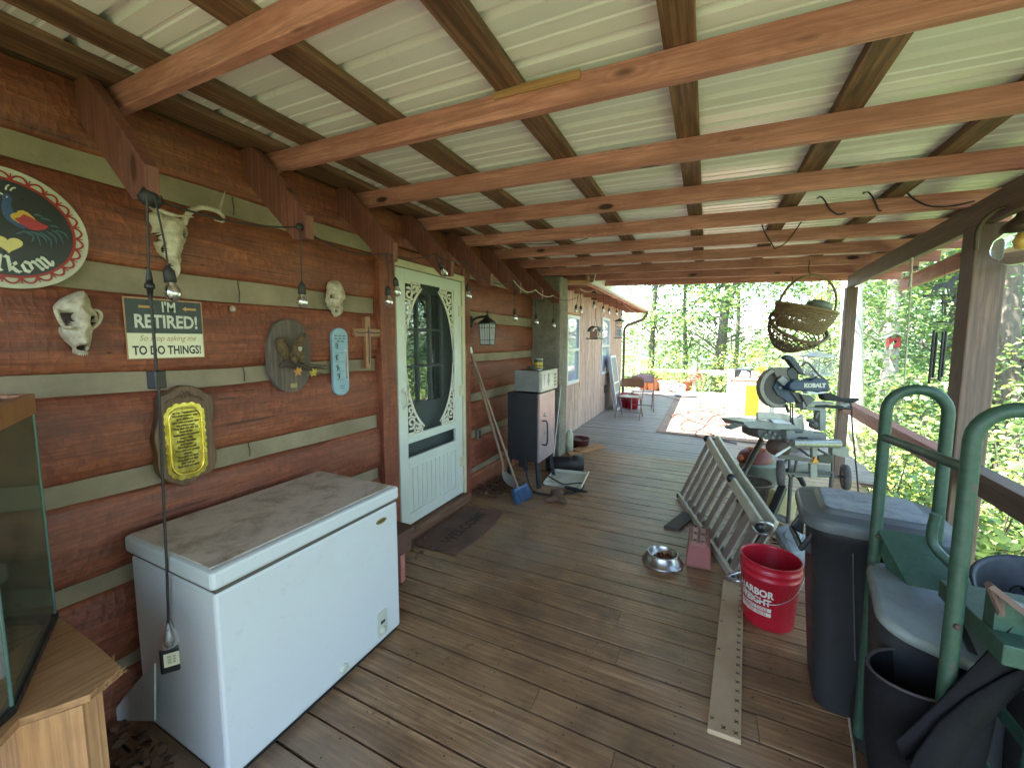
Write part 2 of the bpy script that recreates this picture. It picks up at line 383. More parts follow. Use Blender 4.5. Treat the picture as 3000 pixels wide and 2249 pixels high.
# ================================================================ log cabin
WX=-2.2
cabin=thing('log_cabin','red stained hewn log cabin wall with pale mortar chinking and white screen door','house',(WX,2.0,0))
LOGZ=[(2.33,2.58),(1.914,2.232),(1.474,1.802),(1.059,1.388),(.655,.965),(.26,.575),(-.03,.20)]
CHZ=[(2.232,2.33),(1.802,1.914),(1.388,1.474),(.965,1.059),(.575,.655),(.20,.26)]
def hewn(y0,y1,z0,z1,seed):
    mb=MB(); nu=max(8,int((y1-y0)*26)); prof=[(0.0,-0.03),(0.0,-0.002),(0.05,0.012),(0.25,0.020),(0.5,0.024),(0.75,0.020),(0.95,0.012),(1,-0.002),(1,-0.03)]
    V=[];G=[];F=[]; zc=(z0+z1)/2
    for j,(q,dx) in enumerate(prof):
        for i in range(nu+1):
            y=y0+(y1-y0)*i/nu; nz=mnoise.noise(Vector((y*2.1,seed*3.7,j*0.4)))*0.010+mnoise.noise(Vector((y*8,seed,q*3)))*0.007
            ez=mnoise.noise(Vector((y*1.3,seed+20,q*5)))*0.014*(1 if q in(0,1) else 0)
            z=z0+(z1-z0)*q+ez; V.append(Vector((WX+0.012+dx+nz,y,z))); G.append((y,z,0))
    for j in range(len(prof)-1):
        for i in range(nu):
            a=j*(nu+1)+i; F.append((a,a+1,a+nu+2,a+nu+1))
    mb.add(V,F,G,True); 
    # solid back
    mb.mm((WX-0.16,y0,z0+0.002),(WX-0.017,y1,z1-0.002)); return mb
DY0,DY1=2.21,3.46
for i,(a,b) in enumerate(LOGZ):
    if i==0: part('log',hewn(-1.9,5.14,a,b,i),M_log,cabin)
    else:
        part('log',hewn(-1.9,DY0,a,b,i*2+1),M_log,cabin); part('log',hewn(DY1,5.14,a,b,i*2+2),M_log,cabin)
def chink(y0,y1,z0,z1,seed):
    mb=MB(); nu=int((y1-y0)*12)
    def fn(u,v):
        y=y0+(y1-y0)*u; z=z0-0.012+(z1-z0+0.024)*v
        return Vector((WX+0.004-0.004*math.cos(v*2*PI)*0+mnoise.noise(Vector((y*5,z*9,seed)))*0.003,y,z))
    V=[];G=[];F=[]
    for j in range(5):
        for i in range(nu+1):
            p=fn(i/nu,j/4); V.append(p); G.append((p.y,p.z,seed))
    for j in range(4):
        for i in range(nu): a=j*(nu+1)+i; F.append((a,a+1,a+nu+2,a+nu+1))
    mb.add(V,F,G,True); mb.mm((WX-0.12,y0,z0+.001),(WX-0.01,y1,z1-.001)); return mb
for i,(a,b) in enumerate(CHZ):
    if i==0: part('chinking',chink(-1.9,5.14,a,b,i),M_chink,cabin)
    else:
        part('chinking',chink(-1.9,DY0,a,b,i+3),M_chink,cabin); part('chinking',chink(DY1,5.14,a,b,i+13),M_chink,cabin)
for (px,py0,py1) in ((697,821,885),(681,577,630),(712,1069,1117),(728,1296,1336)):
    p=onx(px,py0,WX+0.01);q=onx(px+4,py1,WX+0.01); m_=(p+q)/2+Vector((0,0.004,0))
    crack=MB(); crack.tube([p,p.lerp(m_,0.5)+Vector((0,-.003,0)),m_,q],0.0022,5); part('chinking_crack',crack,M_ink,cabin)
# rafter tails of the cabin roof
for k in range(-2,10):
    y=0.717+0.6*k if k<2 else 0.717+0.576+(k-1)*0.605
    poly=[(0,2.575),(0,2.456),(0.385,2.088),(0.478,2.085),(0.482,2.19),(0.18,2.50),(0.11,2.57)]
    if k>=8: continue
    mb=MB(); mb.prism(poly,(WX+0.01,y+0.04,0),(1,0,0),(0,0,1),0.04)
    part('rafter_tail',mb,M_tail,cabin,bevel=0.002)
# door surround
mb=MB(); mb.mm((WX-0.06,DY0,0.0),(WX+0.075,2.365,2.30)); part('door_jamb',mb,M_log,cabin,bevel=0.006)
mb=MB(); mb.mm((WX-0.06,3.325,0.0),(WX+0.06,DY1,2.30)); part('door_jamb',mb,M_log,cabin,bevel=0.006)
mb=MB(); mb.mm((WX-0.06,2.365,2.225),(WX+0.05,3.325,2.315)); part('door_lintel',mb,M_log,cabin,bevel=0.004)
mb=MB(); mb.mm((WX-0.1,2.365,0.0),(WX+0.13,3.325,0.085)); part('threshold',mb,M_purlin,cabin,bevel=0.004)
M_trim=plain('aged_cream_trim',(0.66,0.60,0.42),c2=(0.5,0.44,0.28),rough=0.5,scale=4)
mb=MB(); mb.mm((WX+0.0,2.366,2.17),(WX+0.085,3.32,2.222)); mb.mm((WX+0.0,3.285,0.09),(WX+0.085,3.322,2.168)); mb.mm((WX+0.0,2.366,0.09),(WX+0.06,2.38,2.168))
part('storm_door_frame',mb,M_trim,cabin,bevel=0.002)
# the white screen door
dx=WX+0.035; DT=0.032
Y0,Y1,Z0,Z1=2.385,3.28,0.1,2.165
mb=MB()
mb.mm((dx,Y0,Z0),(dx+DT,Y0+0.10,Z1)); mb.mm((dx,Y1-0.115,Z0),(dx+DT,Y1,Z1))
mb.mm((dx,Y0+0.1,2.075),(dx+DT,Y1-0.115,Z1)); mb.mm((dx,Y0+0.1,0.775),(dx+DT,Y1-0.115,0.842))
mb.mm((dx,Y0+0.1,0.565),(dx+DT,Y1-0.115,0.655)); mb.mm((dx,Y0+0.1,Z0),(dx+DT,Y1-0.115,0.19))
sdoor=part('screen_door',mb,M_white,cabin,bevel=0.003)
mb=MB(); n=11
for i in range(n):
    a=Y0+0.1+i*(Y1-Y0-0.215)/n; mb.mm((dx+0.004,a+0.003,0.188),(dx+0.018,a+(Y1-Y0-0.215)/n-0.003,0.567))
part('kick_panel',mb,M_white,sdoor,bevel=0.002)
mb=MB(); mb.mm((dx+0.006,Y0+0.1,0.64),(dx+0.009,Y1-0.115,2.08))
t=NT('insect_screen'); tr=t.n('ShaderNodeBsdfTransparent'); tr.inputs[0].default_value=(0.82,0.84,0.84,1)
t.set((0.05,0.055,0.055),0.7,0); mx=t.n('ShaderNodeMixShader'); mx.inputs[0].default_value=0.14
t.l(tr.outputs[0],mx.inputs[1]); t.l(t.b.outputs[0],mx.inputs[2]); t.l(mx.outputs[0],t.out.inputs[0])
part('screen',mb,t.m,sdoor)
# fretwork
cy,cz=(Y0+0.1+Y1-0.115)/2,(0.842+2.075)/2; ha,hb=(Y1-Y0-0.215)/2,(2.075-0.842)/2
fx=dx+0.012
def ribbon(mb,pts,w,d=0.008,x=fx):
    pts=[Vector((p[0],p[1],0)) for p in pts]; L=[];Rr=[]
    for i,p in enumerate(pts):
        t_=(pts[min(i+1,len(pts)-1)]-pts[max(i-1,0)]); t_.normalize(); nn=Vector((-t_.y,t_.x,0)); ww=w[i] if isinstance(w,list) else w
        L.append(p+nn*ww/2); Rr.append(p-nn*ww/2)
    for i in range(len(pts)-1):
        q=[Rr[i],Rr[i+1],L[i+1],L[i]]; mb.prism([(a.x,a.y) for a in q],(x,0,0),(0,1,0),(0,0,1),d)
A,B=ha-0.004,hb-0.004
for sy,sz in ((1,1),(-1,1),(1,-1),(-1,-1)):
    mb=MB()
    arc=[(cy+sy*A*1.0*math.sin(t_),cz+sz*B*math.cos(t_)) for t_ in [R(a) for a in np.linspace(24,84,18)]]
    ribbon(mb,arc,0.020)
    ribbon(mb,[(cy+sy*ha*0.40,cz+sz*(hb-0.008)),(cy+sy*(ha-0.006),cz+sz*(hb-0.008))],0.016)
    ribbon(mb,[(cy+sy*(ha-0.008),cz+sz*(hb-0.006)),(cy+sy*(ha-0.008),cz+sz*hb*0.12)],0.016)
    def sp(c0,r0,a0,turn,n=16,w=0.017):
        pts=[(c0[0]+sy*r0*(1-0.75*i/n)*math.cos(a0+turn*i/n),c0[1]+sz*r0*(1-0.75*i/n)*math.sin(a0+turn*i/n)) for i in range(n+1)]; ribbon(mb,pts,w)
    K=(cy+sy*ha,cz+sz*hb)
    c_=lambda u,w_:(cy+sy*(ha-u),cz+sz*(hb-w_))
    sp(c_(0.062,0.095),0.05,R(60),R(420)); sp(c_(0.135,0.045),0.035,R(0),R(-400),w=0.015); sp(c_(0.05,0.20),0.036,R(80),R(380),w=0.015)
    sp(c_(0.20,0.035),0.024,R(180),R(330),w=0.012); sp(c_(0.028,0.30),0.024,R(90),R(-330),w=0.012); sp(c_(0.022,0.39),0.018,R(90),R(330),w=0.011)
    ribbon(mb,[c_(0.0,0.14),c_(0.07,0.15),c_(0.11,0.13)],0.014); ribbon(mb,[c_(0.1,0.0),c_(0.1,0.06),c_(0.13,0.09)],0.014)
    ribbon(mb,[c_(0.17,0.0),c_(0.165,0.075)],0.012); ribbon(mb,[c_(0.0,0.25),c_(0.065,0.26)],0.013); ribbon(mb,[c_(0.0,0.345),c_(0.04,0.35)],0.012)
    part('fretwork_corner',mb,plain('ivory_paint',(0.78,0.74,0.60),rough=0.4,amt=0.1),sdoor)
mb=MB(); hx=dx+DT
mb.tube(bez([(hx,2.425,1.215),(hx+.028,2.43,1.20),(hx+.04,2.437,1.15),(hx+.028,2.44,1.10),(hx,2.44,1.085)],6),0.008,8)
mb.sph((hx,2.425,1.222),0.014,10,6); mb.sph((hx,2.44,1.075),0.014,10,6)
part('door_handle',mb,plain('ivory_metal',(0.6,0.56,0.45),rough=0.35,amt=0.15),sdoor)
for z in (1.886,1.13,0.421):
    mb=MB(); mb.mm((dx+DT+0.001,3.235,z-0.05),(dx+DT+0.007,3.283,z+0.05)); mb.tube([(dx+DT+.008,3.286,z-.055),(dx+DT+.008,3.286,z+.055)],0.007,8)
    part('hinge',mb,M_trim,sdoor,bevel=0.001)
# inner door
mb=MB(); ix=WX-0.045
mb.mm((ix-0.05,2.37,0.09),(ix-0.03,3.32,2.22))
for a,b in (((2.37,0.09),(2.60,2.22)),((3.13,0.09),(3.32,2.22)),((2.60,2.02),(3.13,2.22)),((2.60,0.09),(3.13,1.07))): mb.mm((ix-0.03,a[0],a[1]),(ix,b[0],b[1]))
for y in (2.775,2.952): mb.mm((ix-0.028,y-0.011,1.07),(ix-0.002,y+0.011,2.02))
for z in (1.385,1.705): mb.mm((ix-0.028,2.60,z-0.011),(ix-0.004,3.13,z+0.011))
idoor=part('inner_door',mb,plain('grey_green_door',(0.24,0.26,0.25),rough=0.5,amt=0.12,scale=3),cabin,bevel=0.002)
mb=MB(); mb.mm((ix-0.029,2.6,1.07),(ix-0.022,3.13,2.02))
t=NT('dark_window_glass'); t.set((0.01,0.012,0.014),0.02,0.0); t.b.inputs['Specular IOR Level'].default_value=1.0; t.b.inputs['IOR'].default_value=3.2
M_dglass=t.m; part('window_pane',mb,M_dglass,idoor)
mb=MB(); mb.mm((WX-.17,-1.9,2.54),(WX-.02,5.12,2.66)); part('light_leak_block',mb,M_purlin,cabin)  # hidden strip added to stop light leaking over the wall top
# cabin side and back so it stands as a building
mb=MB(); mb.mm((-6.5,-1.9,-0.6),(WX-0.17,-1.8,2.6)); mb.mm((-6.5,5.0,-0.6),(WX-0.17,5.1,2.6)); mb.mm((-6.5,-1.9,-0.6),(-6.4,5.1,2.6)); part('gable_wall',mb,M_log,cabin)
mb=MB(); mb.prism([(-2.24,2.66),(-4.4,4.2),(-6.6,2.66),(-6.6,2.72),(-4.4,4.27),(-2.24,2.72)],(0,5.4,0),(1,0,0),(0,0,1),7.4); part('cabin_roof',mb,plain('dark_shingle',(0.09,0.08,0.07),rough=0.9,scale=9,bump=1),cabin)
# ================================================================ porch roof
porch=thing('porch_roof','lean-to porch roof of red rafters, brown purlins and pale ribbed metal','porch roof',(0,2.4,0))
zr=lambda x: 2.48-0.036*(x+2.1)
xf=lambda y: 1.84+.11*(y-4.36)
bx=lambda y:1.30+(y-2.755)*0.0528
RY=[0.79+0.61*k for k in range(-3,10)]
random.seed(5)
for y in RY:
    xe=xf(y)-.02; mb=MB()
    mb.beam((WX+0.03,y+0.02,zr(WX)+0.046),(xe,y+0.02,zr(xe)+0.046),0.039,0.092)
    part('rafter',mb,M_redwood,porch,bevel=0.003)
# splice board on a near rafter
mb=MB(); mb.beam((-0.75,1.40,2.515),(-0.42,1.40,2.500),0.02,0.03); part('splinter_wood',mb,M_ply,porch)
for x,w in ((-2.06,0.16),(-1.775,0.115),(-1.275,0.115),(-0.69,0.10),(-0.112,0.092),(0.453,0.095),(0.985,0.092),(1.53,0.09)):
    z=zr(x)+0.092+0.019; mb=MB(); mb.beam((x,-1.6,z),(x+random.uniform(-.01,.01),6.42,z),w,0.036); part('purlin',mb,M_purlin,porch,bevel=0.002)
# ribbed sheets
def roofz(x,h): return zr(x)+0.092+0.040+h
prof=[];y=-1.65
while y<6.60:
    P=0.2286
    prof+= [(y,0),(y+.007,.030),(y+.034,.030),(y+.041,0)]
    for q in (0.105,0.165): prof+=[(y+q-.009,0),(y+q-.004,.0045),(y+q+.004,.0045),(y+q+.009,0)]
    y+=P
for i,(xa,xb) in enumerate([(-2.3,None)]):
    mb=MB(); V=[];F=[];G=[]
    for x in (xa,xb):
        for (yy,h) in prof: x_=xf(yy)+.12 if x is None else x; V.append(Vector((x_,yy,roofz(x_,h)))); G.append((x_,yy,0))
    n=len(prof)
    for j in range(n-1): F.append((j,j+1,n+j+1,n+j))
    mb.add(V,F,G)
    t=NT('pale_roof_metal'); v=t.coords((0.8,6,1)); a=t.noise(v,1.5,5,0.6); b=t.noise(t.coords((8,14,1)),2,4,0.7)
    c=t.ramp(a,[(0.3,(0.72,0.69,0.70)),(0.7,(0.82,0.79,0.80))]); c=t.mix(t.ramp(b,[(0.62,0.0),(0.8,0.35)]),c,(0.30,0.28,0.22))
    t.set(c,0.27,0.0,t.bump(b,0.08,0.003)); part('ribbed_sheet',mb,t.m,porch)
# header beam, outer fascia, posts
mb=MB(); mb.beam((bx(-1.5),-1.5,2.286),(bx(5.95),5.95,2.286),0.04,0.142); part('header_beam',mb,M_post,porch,bevel=0.003)
mb=MB(); mb.beam((xf(-1.5),-1.5,2.27),(xf(6.36),6.36,2.265),0.038,0.14); part('fascia_board',mb,M_redwood,porch,bevel=0.003)
p1a=ony(2868,700,3.05)
PY1=3.0
p=ony(2880,900,PY1); PX1=p.x
mb=MB(); mb.mm((bx(PY1)-0.062,PY1,0),(bx(PY1)+0.068,PY1+0.13,2.214)); part('porch_post',mb,M_post,porch,bevel=0.008)
mb=MB(); mb.mm((bx(5.8)-0.05,5.78,0),(bx(5.8)+0.05,5.88,2.214)); part('porch_post',mb,M_post,porch,bevel=0.006)
mb=MB(); mb.mm((bx(-1.2)-0.06,-1.25,0),(bx(-1.2)+0.07,-1.12,2.214)); part('porch_post',mb,M_post,porch,bevel=0.006)
mb=MB(); mb.beam((-2.15,5.45,2.44),(-1.5,5.6,2.42),0.20,0.04); part('ledger_block',mb,M_ply,porch,bevel=0.003)
# ================================================================ rails
rail=thing('porch_railing','brown wooden rail running along the open side of the porch','railing',(1.4,3,0))
ra=onz(2509,1193,0.92); rb=onz(3000,1451,0.92); dr=(ra-rb)/(ra.y-rb.y)
rp=lambda y: rb+dr*(y-rb.y)
mb=MB(); mb.beam(rp(2.99),rp(-0.6),0.09,0.038); mb.beam(rp(2.99)+Vector((0,0,-.07)),rp(-0.6)+Vector((0,0,-.07)),0.038,0.09); part('top_rail',mb,M_post,rail,bevel=0.003)
mb=MB(); mb.beam(rp(3.14),rp(5.77),0.09,0.038); mb.beam(rp(3.14)+Vector((0,0,-.065)),rp(5.77)+Vector((0,0,-.065)),0.038,0.09); part('top_rail',mb,M_redwood,rail,bevel=0.003)
for y in (0.2,): 
    q=rp(y); mb=MB(); mb.mm((q.x-.04,y-.04,0),(q.x+.045,y+.04,0.86)); part('rail_post',mb,M_post,rail,bevel=0.004)
# ================================================================ mortar column
t=NT('rough_mortar'); a=t.noise(t.coords((3,3,3)),1,7,0.7); b=t.noise(t.coords((14,9,14)),1.5,6,0.7,1.5)
c=t.ramp(a,[(0.3,(0.15,0.135,0.105)),(0.7,(0.33,0.30,0.24))]); c=t.mix(t.ramp(b,[(0.5,0.0),(0.7,0.6)]),c,(0.11,0.10,0.075))
M_mort=t.set(c,0.9,0,t.bump(b,1.0,0.03))
def rough_column(x0,x1,y0,y1,z0,z1):
    mb=MB(); P=[]; n=10
    ring=[(x0+(x1-x0)*i/n,y0) for i in range(n)]+[(x1,y0+(y1-y0)*i/n) for i in range(n)]+[(x1-(x1-x0)*i/n,y1) for i in range(n)]+[(x0,y1-(y1-y0)*i/n) for i in range(n)]
    V=[];F=[];nz=60
    for j in range(nz+1):
        z=z0+(z1-z0)*j/nz
        for k,(x,y) in enumerate(ring):
            am=0.014 if (n<=k<2*n) else 0.006
            V.append(Vector((x+mnoise.noise(Vector((x*9,y*9,z*7)))*am,y+mnoise.noise(Vector((x*9+5,y*9,z*7)))*am,z)))
    m=len(ring)
    for j in range(nz):
        for k in range(m): F.append((j*m+k,j*m+(k+1)%m,(j+1)*m+(k+1)%m,(j+1)*m+k))
    F.append(tuple(range(nz*m,nz*m+m))); return mb.add(V,F,[(v.x,v.y,v.z) for v in V],True,0.3)
single('mortar_column',rough_column(-2.22,-1.775,5.13,5.45,0,2.47),M_mort,'square grey mortar column where the cabin wall ends','column')
# ================================================================ wooden house beyond
house=thing('wooden_house','weathered pinkish board-sided house wall with two white windows beyond the mortar column','house',(-2.1,8.4,0))
mb=MB(); random.seed(9); HX=-2.1; y=5.46
wins=[(6.45,7.18,0.86,2.055),(8.93,9.72,0.86,2.14)]
while y<11.25:
    w=random.choice((0.10,0.10,0.125,0.075)); y1=min(y+w,11.27)
    segs=[(-0.1,2.62)]
    for (a,b,c,d) in wins:
        if y1>a+0.0 and y<b-0.0: segs=[(-0.1,c),(d,2.62)]
    for s0,s1 in segs: mb.mm((HX-0.02,y+0.004,s0),(HX+random.uniform(0,.003),y1-0.004,s1))
    y=y1
mb.mm((HX-0.05,5.46,-0.1),(HX-0.022,6.44,2.6)); mb.mm((HX-0.05,7.19,-0.1),(HX-0.022,8.92,2.6)); mb.mm((HX-0.05,9.73,-0.1),(HX-0.022,11.25,2.6))
part('board_siding',mb,M_siding,house,bevel=0.002)
M_foam=plain('orange_foam',(0.55,0.26,0.05),rough=0.8,scale=20,bump=1)
M_wwhite=plain('window_vinyl',(0.62,0.64,0.66),rough=0.35,amt=0.06)
t=NT('sky_reflection_glass'); t.set((0.30,0.34,0.46),0.04,0.0); t.b.inputs['Specular IOR Level'].default_value=1.0; t.b.inputs['IOR'].default_value=1.9  # sky reflection is put into the base colour as pale blue
M_skyglass=t.m
for i,(a,b,c,d) in enumerate(wins):
    mb=MB(); X=HX+0.012
    for s in (((a,c),(a+.05,d)),((b-.05,c),(b,d)),((a+.05,c),(b-.05,c+.055)),((a+.05,d-.055),(b-.05,d))): mb.mm((HX-0.05,s[0][0],s[0][1]),(X,s[1][0],s[1][1]))
    mz=(c+d)/2; mb.mm((HX-0.03,a+.05,mz-.025),(X-.004,b-.05,mz+.025))
    w=part('window',mb,M_wwhite,house,bevel=0.002)
    mb=MB(); mb.mm((HX-0.04,a+.05,c+.05),(HX-0.03,b-.05,mz)); mb.mm((HX-0.026,a+.05,mz),(HX-0.018,b-.05,d-.05)); part('window_pane',mb,M_skyglass,w)
    if i==0:
        mb=MB(); random.seed(2); z=c-0.05
        while z<d+0.03:
            h_=random.uniform(.02,.07); mb.sph((HX+0.006,b+0.016,z),(0.012,random.uniform(.010,.028),h_*0.7),8,6); z+=h_*0.8
        y=a
        while y<b: mb.sph((HX+0.006,y,d+0.018),(0.012,0.05,0.016),8,6); y+=0.05
        part('expanding_foam',mb,M_foam,w)
# eave with exposed tails, gutter, downspout
mb=MB(); mb.prism([(-1.52,2.52),(-4.2,3.72),(-6.9,2.52),(-6.9,2.60),(-4.2,3.80),(-1.52,2.60)],(0,12.05,0),(1,0,0),(0,0,1),6.6-0.0); part('house_roof',mb,M_wwhite if False else plain('roof_underside',(0.34,0.17,0.10),rough=0.8,scale=3),house)
for k in range(12):
    y=5.75+k*0.55
    mb=MB(); mb.beam((-2.14,y,2.49),(-1.56,y,2.45),0.04,0.12); part('rafter_tail',mb,M_redwood,house)
mb=MB(); mb.mm((-1.565,5.6,2.40),(-1.545,12.0,2.53)); part('fascia_board',mb,M_redwood,house)
mb=MB()
gp=[(-1.54,2.54),(-1.535,2.43),(-1.50,2.42),(-1.455,2.435),(-1.44,2.50),(-1.43,2.55),(-1.44,2.552),(-1.45,2.505),(-1.465,2.445),(-1.50,2.43),(-1.525,2.44),(-1.53,2.54)]
mb.prism(gp,(0,12.05,0),(1,0,0),(0,0,1),6.4); part('gutter',mb,plain('gutter_white',(0.72,0.74,0.70),rough=0.4,amt=0.15),house)
g0=V3((-1.50,11.55,2.43)); mb=MB()
mb.tube(bez([g0,g0+V3((0,0,-.10)),g0+V3((-.12,-.04,-.24)),g0+V3((-.44,-.12,-.36)),g0+V3((-.545,-.16,-.48)),(-2.05,11.36,1.75)],5)+[Vector((-2.05,11.36,z)) for z in (1.2,0.6,0.12)],0.045,10,flat=0.8)
part('downspout',mb,plain('brown_downspout',(0.10,0.055,0.04),rough=0.45),house)
mb=MB(); mb.mm((-6.7,5.5,-0.6),(HX-0.06,5.6,2.6)); mb.mm((-6.7,11.2,-0.6),(HX-0.06,11.28,2.6)); mb.mm((-6.7,5.6,-0.6),(-6.6,11.2,2.6)); part('end_wall',mb,M_siding,house)
mb=MB(); mb.mm((HX+.003,8.55,0.02),(HX+.07,8.75,0.28)); part('electrical_box',mb,M_black,house,bevel=.004) if False else None
# ================================================================ terrain and hills (structure)
def gz(x,y):
    d=max(0.0,0.45*x+0.9*(y-9)) ; r=math.hypot(x,y)
    side=max(0.0,x-1.5)
    z=-1.5-0.10*min(side,30)-0.16*min(d,120)-0.05*max(0,min(d-120,1200))
    z+=mnoise.noise(Vector((x*.15,y*.15,0)))*min(0.5,r*0.02)
    if r>900: z+= (r-900)*0.032*min(1,max(0,(r-900)/2500)) *(0.9+0.35*mnoise.noise(Vector((x*.0011,y*.0011,3)))+0.1*mnoise.noise(Vector((x*.005,y*.005,1))))
    return z
mb=MB(); rad=[0,1,2,3,4.5,6,8,10,13,16,20,25,31,40,55,75,100,140,200,300,450,650,900,1200,1600,2100,2700,3300,4000,5000]
V=[];F=[];NA=96
for r_ in rad:
    for k in range(NA):
        a=2*PI*k/NA; x,y=r_*math.cos(a),3+r_*math.sin(a); V.append(Vector((x,y,gz(x,y)))) 
for j in range(len(rad)-1):
    for k in range(NA): a=j*NA+k;b=j*NA+(k+1)%NA; F.append((a,b,b+NA,a+NA))
mb.add(V,F,None,True)
t=NT('forest_ground'); g=t.n('ShaderNodeNewGeometry'); 
mp=t.n('ShaderNodeMapping'); t.l(g.outputs['Position'],mp.inputs[0]); mp.inputs['Scale'].default_value=(0.6,0.6,0.6)
a=t.noise(mp.outputs[0],1.0,8,0.7); m2=t.n('ShaderNodeMapping'); t.l(g.outputs['Position'],m2.inputs[0]); m2.inputs['Scale'].default_value=(0.03,0.03,0.03)
b=t.noise(m2.outputs[0],1.0,8,0.7)
c=t.ramp(a,[(0.3,(0.05,0.06,0.02)),(0.5,(0.09,0.13,0.035)),(0.7,(0.14,0.11,0.06))]); c=t.mix(t.ramp(b,[(0.35,0.0),(0.6,0.6)]),c,(0.045,0.085,0.03))
t.set(c,0.95,0,t.bump(a,0.8,0.2)); single('ground',mb,t.m,'wooded hillside falling away','ground',kind='structure')
# ================================================================ foliage
def leafmat(name,c,c2,tr=0.35):
    t=NT(name); r=t.attr('rnd'); oi=t.n('ShaderNodeObjectInfo')
    f=t.math('FRACT',t.math('ADD',r.outputs['Fac'],t.math('MULTIPLY',oi.outputs['Random'],0.3)))
    col=t.ramp(f,[(0.0,c2),(0.55,c),(0.93,tuple(min(1,x*1.5) for x in c)),(1.0,(c[0]*2.6,c[1]*1.6,c[2]*0.8))])
    t.set(col,0.42,0); tl=t.n('ShaderNodeBsdfTranslucent'); t.l(col,tl.inputs[0]); mx=t.n('ShaderNodeMixShader'); mx.inputs[0].default_value=tr
    t.l(t.b.outputs[0],mx.inputs[1]); t.l(tl.outputs[0],mx.inputs[2]); t.l(mx.outputs[0],t.out.inputs[0]); MATS[name]=t.m; return t.m
ML1=leafmat('mid_green_leaf',(0.21,0.32,0.10),(0.10,0.18,0.07))
ML2=leafmat('yellow_green_leaf',(0.33,0.40,0.08),(0.18,0.26,0.06))
ML3=leafmat('dark_green_leaf',(0.17,0.26,0.15),(0.09,0.16,0.11),0.35)
def bark(name,c,c2):
    t=NT(name); v=t.coords((2.5,10,10),3); a=t.noise(v,2.2,6,0.7,0.5); b=t.noise(t.coords((0.7,1.5,1.5)),1.2,4,0.6)
    col=t.ramp(a,[(0.32,c2),(0.6,c)]); col=t.mix(t.ramp(b,[(0.45,0.0),(0.65,0.6)]),col,tuple(x*1.25 for x in c))
    return t.set(col,0.9,0,t.bump(a,1.0,0.03))
MB_dark=bark('dark_bark',(0.16,0.13,0.10),(0.06,0.05,0.04)); MB_pale=bark('pale_sunlit_bark',(0.50,0.45,0.38),(0.22,0.19,0.15))  # the pale bark carries the sunlight on these trunks in its colour
def leafcloud(name,C,size,mat,parent,org,seed,flat=0.5,big=False,label=None,partname='foliage'):
    rs=np.random.RandomState(seed); n=len(C); C=np.asarray(C,dtype=np.float64)-np.array(org)
    N=rs.normal(size=(n,3)); N[:,2]=np.abs(N[:,2])+flat*2.2; N/=np.linalg.norm(N,axis=1)[:,None]
    A=rs.normal(size=(n,3)); A-=N*(A*N).sum(1)[:,None]; A/=np.linalg.norm(A,axis=1)[:,None]; B=np.cross(N,A)
    s=size*rs.uniform(0.55,1.25,n)[:,None]
    if big:
        P=[(-.5,0,0),(-.2,.24,.06),(.2,.2,.05),(.55,0,-.08),(.2,-.2,.05),(-.2,-.24,.06)]
    else: P=[(-.5,0,0),(0,.33,.08),(.5,0,-.06),(0,-.33,.08)]
    k=len(P); V=np.stack([C+s*(A*p[0]+B*p[1]+N*p[2]) for p in P],1).reshape(-1,3)
    me=bpy.data.meshes.new(name); me.vertices.add(n*k); me.vertices.foreach_set('co',V.ravel().astype(np.float32))
    me.loops.add(n*k); me.loops.foreach_set('vertex_index',np.arange(n*k,dtype=np.int32))
    me.polygons.add(n); me.polygons.foreach_set('loop_start',np.arange(0,n*k,k,dtype=np.int32))
    try: me.polygons.foreach_set('loop_total',np.full(n,k,dtype=np.int32))
    except Exception: pass
    me.update(calc_edges=True)
    a=me.attributes.new('rnd','FLOAT','FACE'); a.data.foreach_set('value',rs.uniform(0,1,n).astype(np.float32))
    me.materials.append(mat); o=bpy.data.objects.new(partname,me); COL.objects.link(o)
    if parent: o.parent=parent; ORG[o.name]=ORG[parent.name]
    if label: o['label']=label
    return o
def sprays(rs,centers,per,spread,flatn=0.35):
    """flat leafy sprays round each twig centre"""
    out=[]
    for c in centers:
        n=int(per*rs.uniform(.5,1.5)); q=rs.normal(size=(n,3))*np.array([spread,spread,spread*flatn])*rs.uniform(.6,1.3)
        sl=rs.normal(size=2)*0.25; q[:,2]+=q[:,0]*sl[0]+q[:,1]*sl[1]-0.12*np.hypot(q[:,0],q[:,1])
        out.append(q+c)
    return np.concatenate(out)
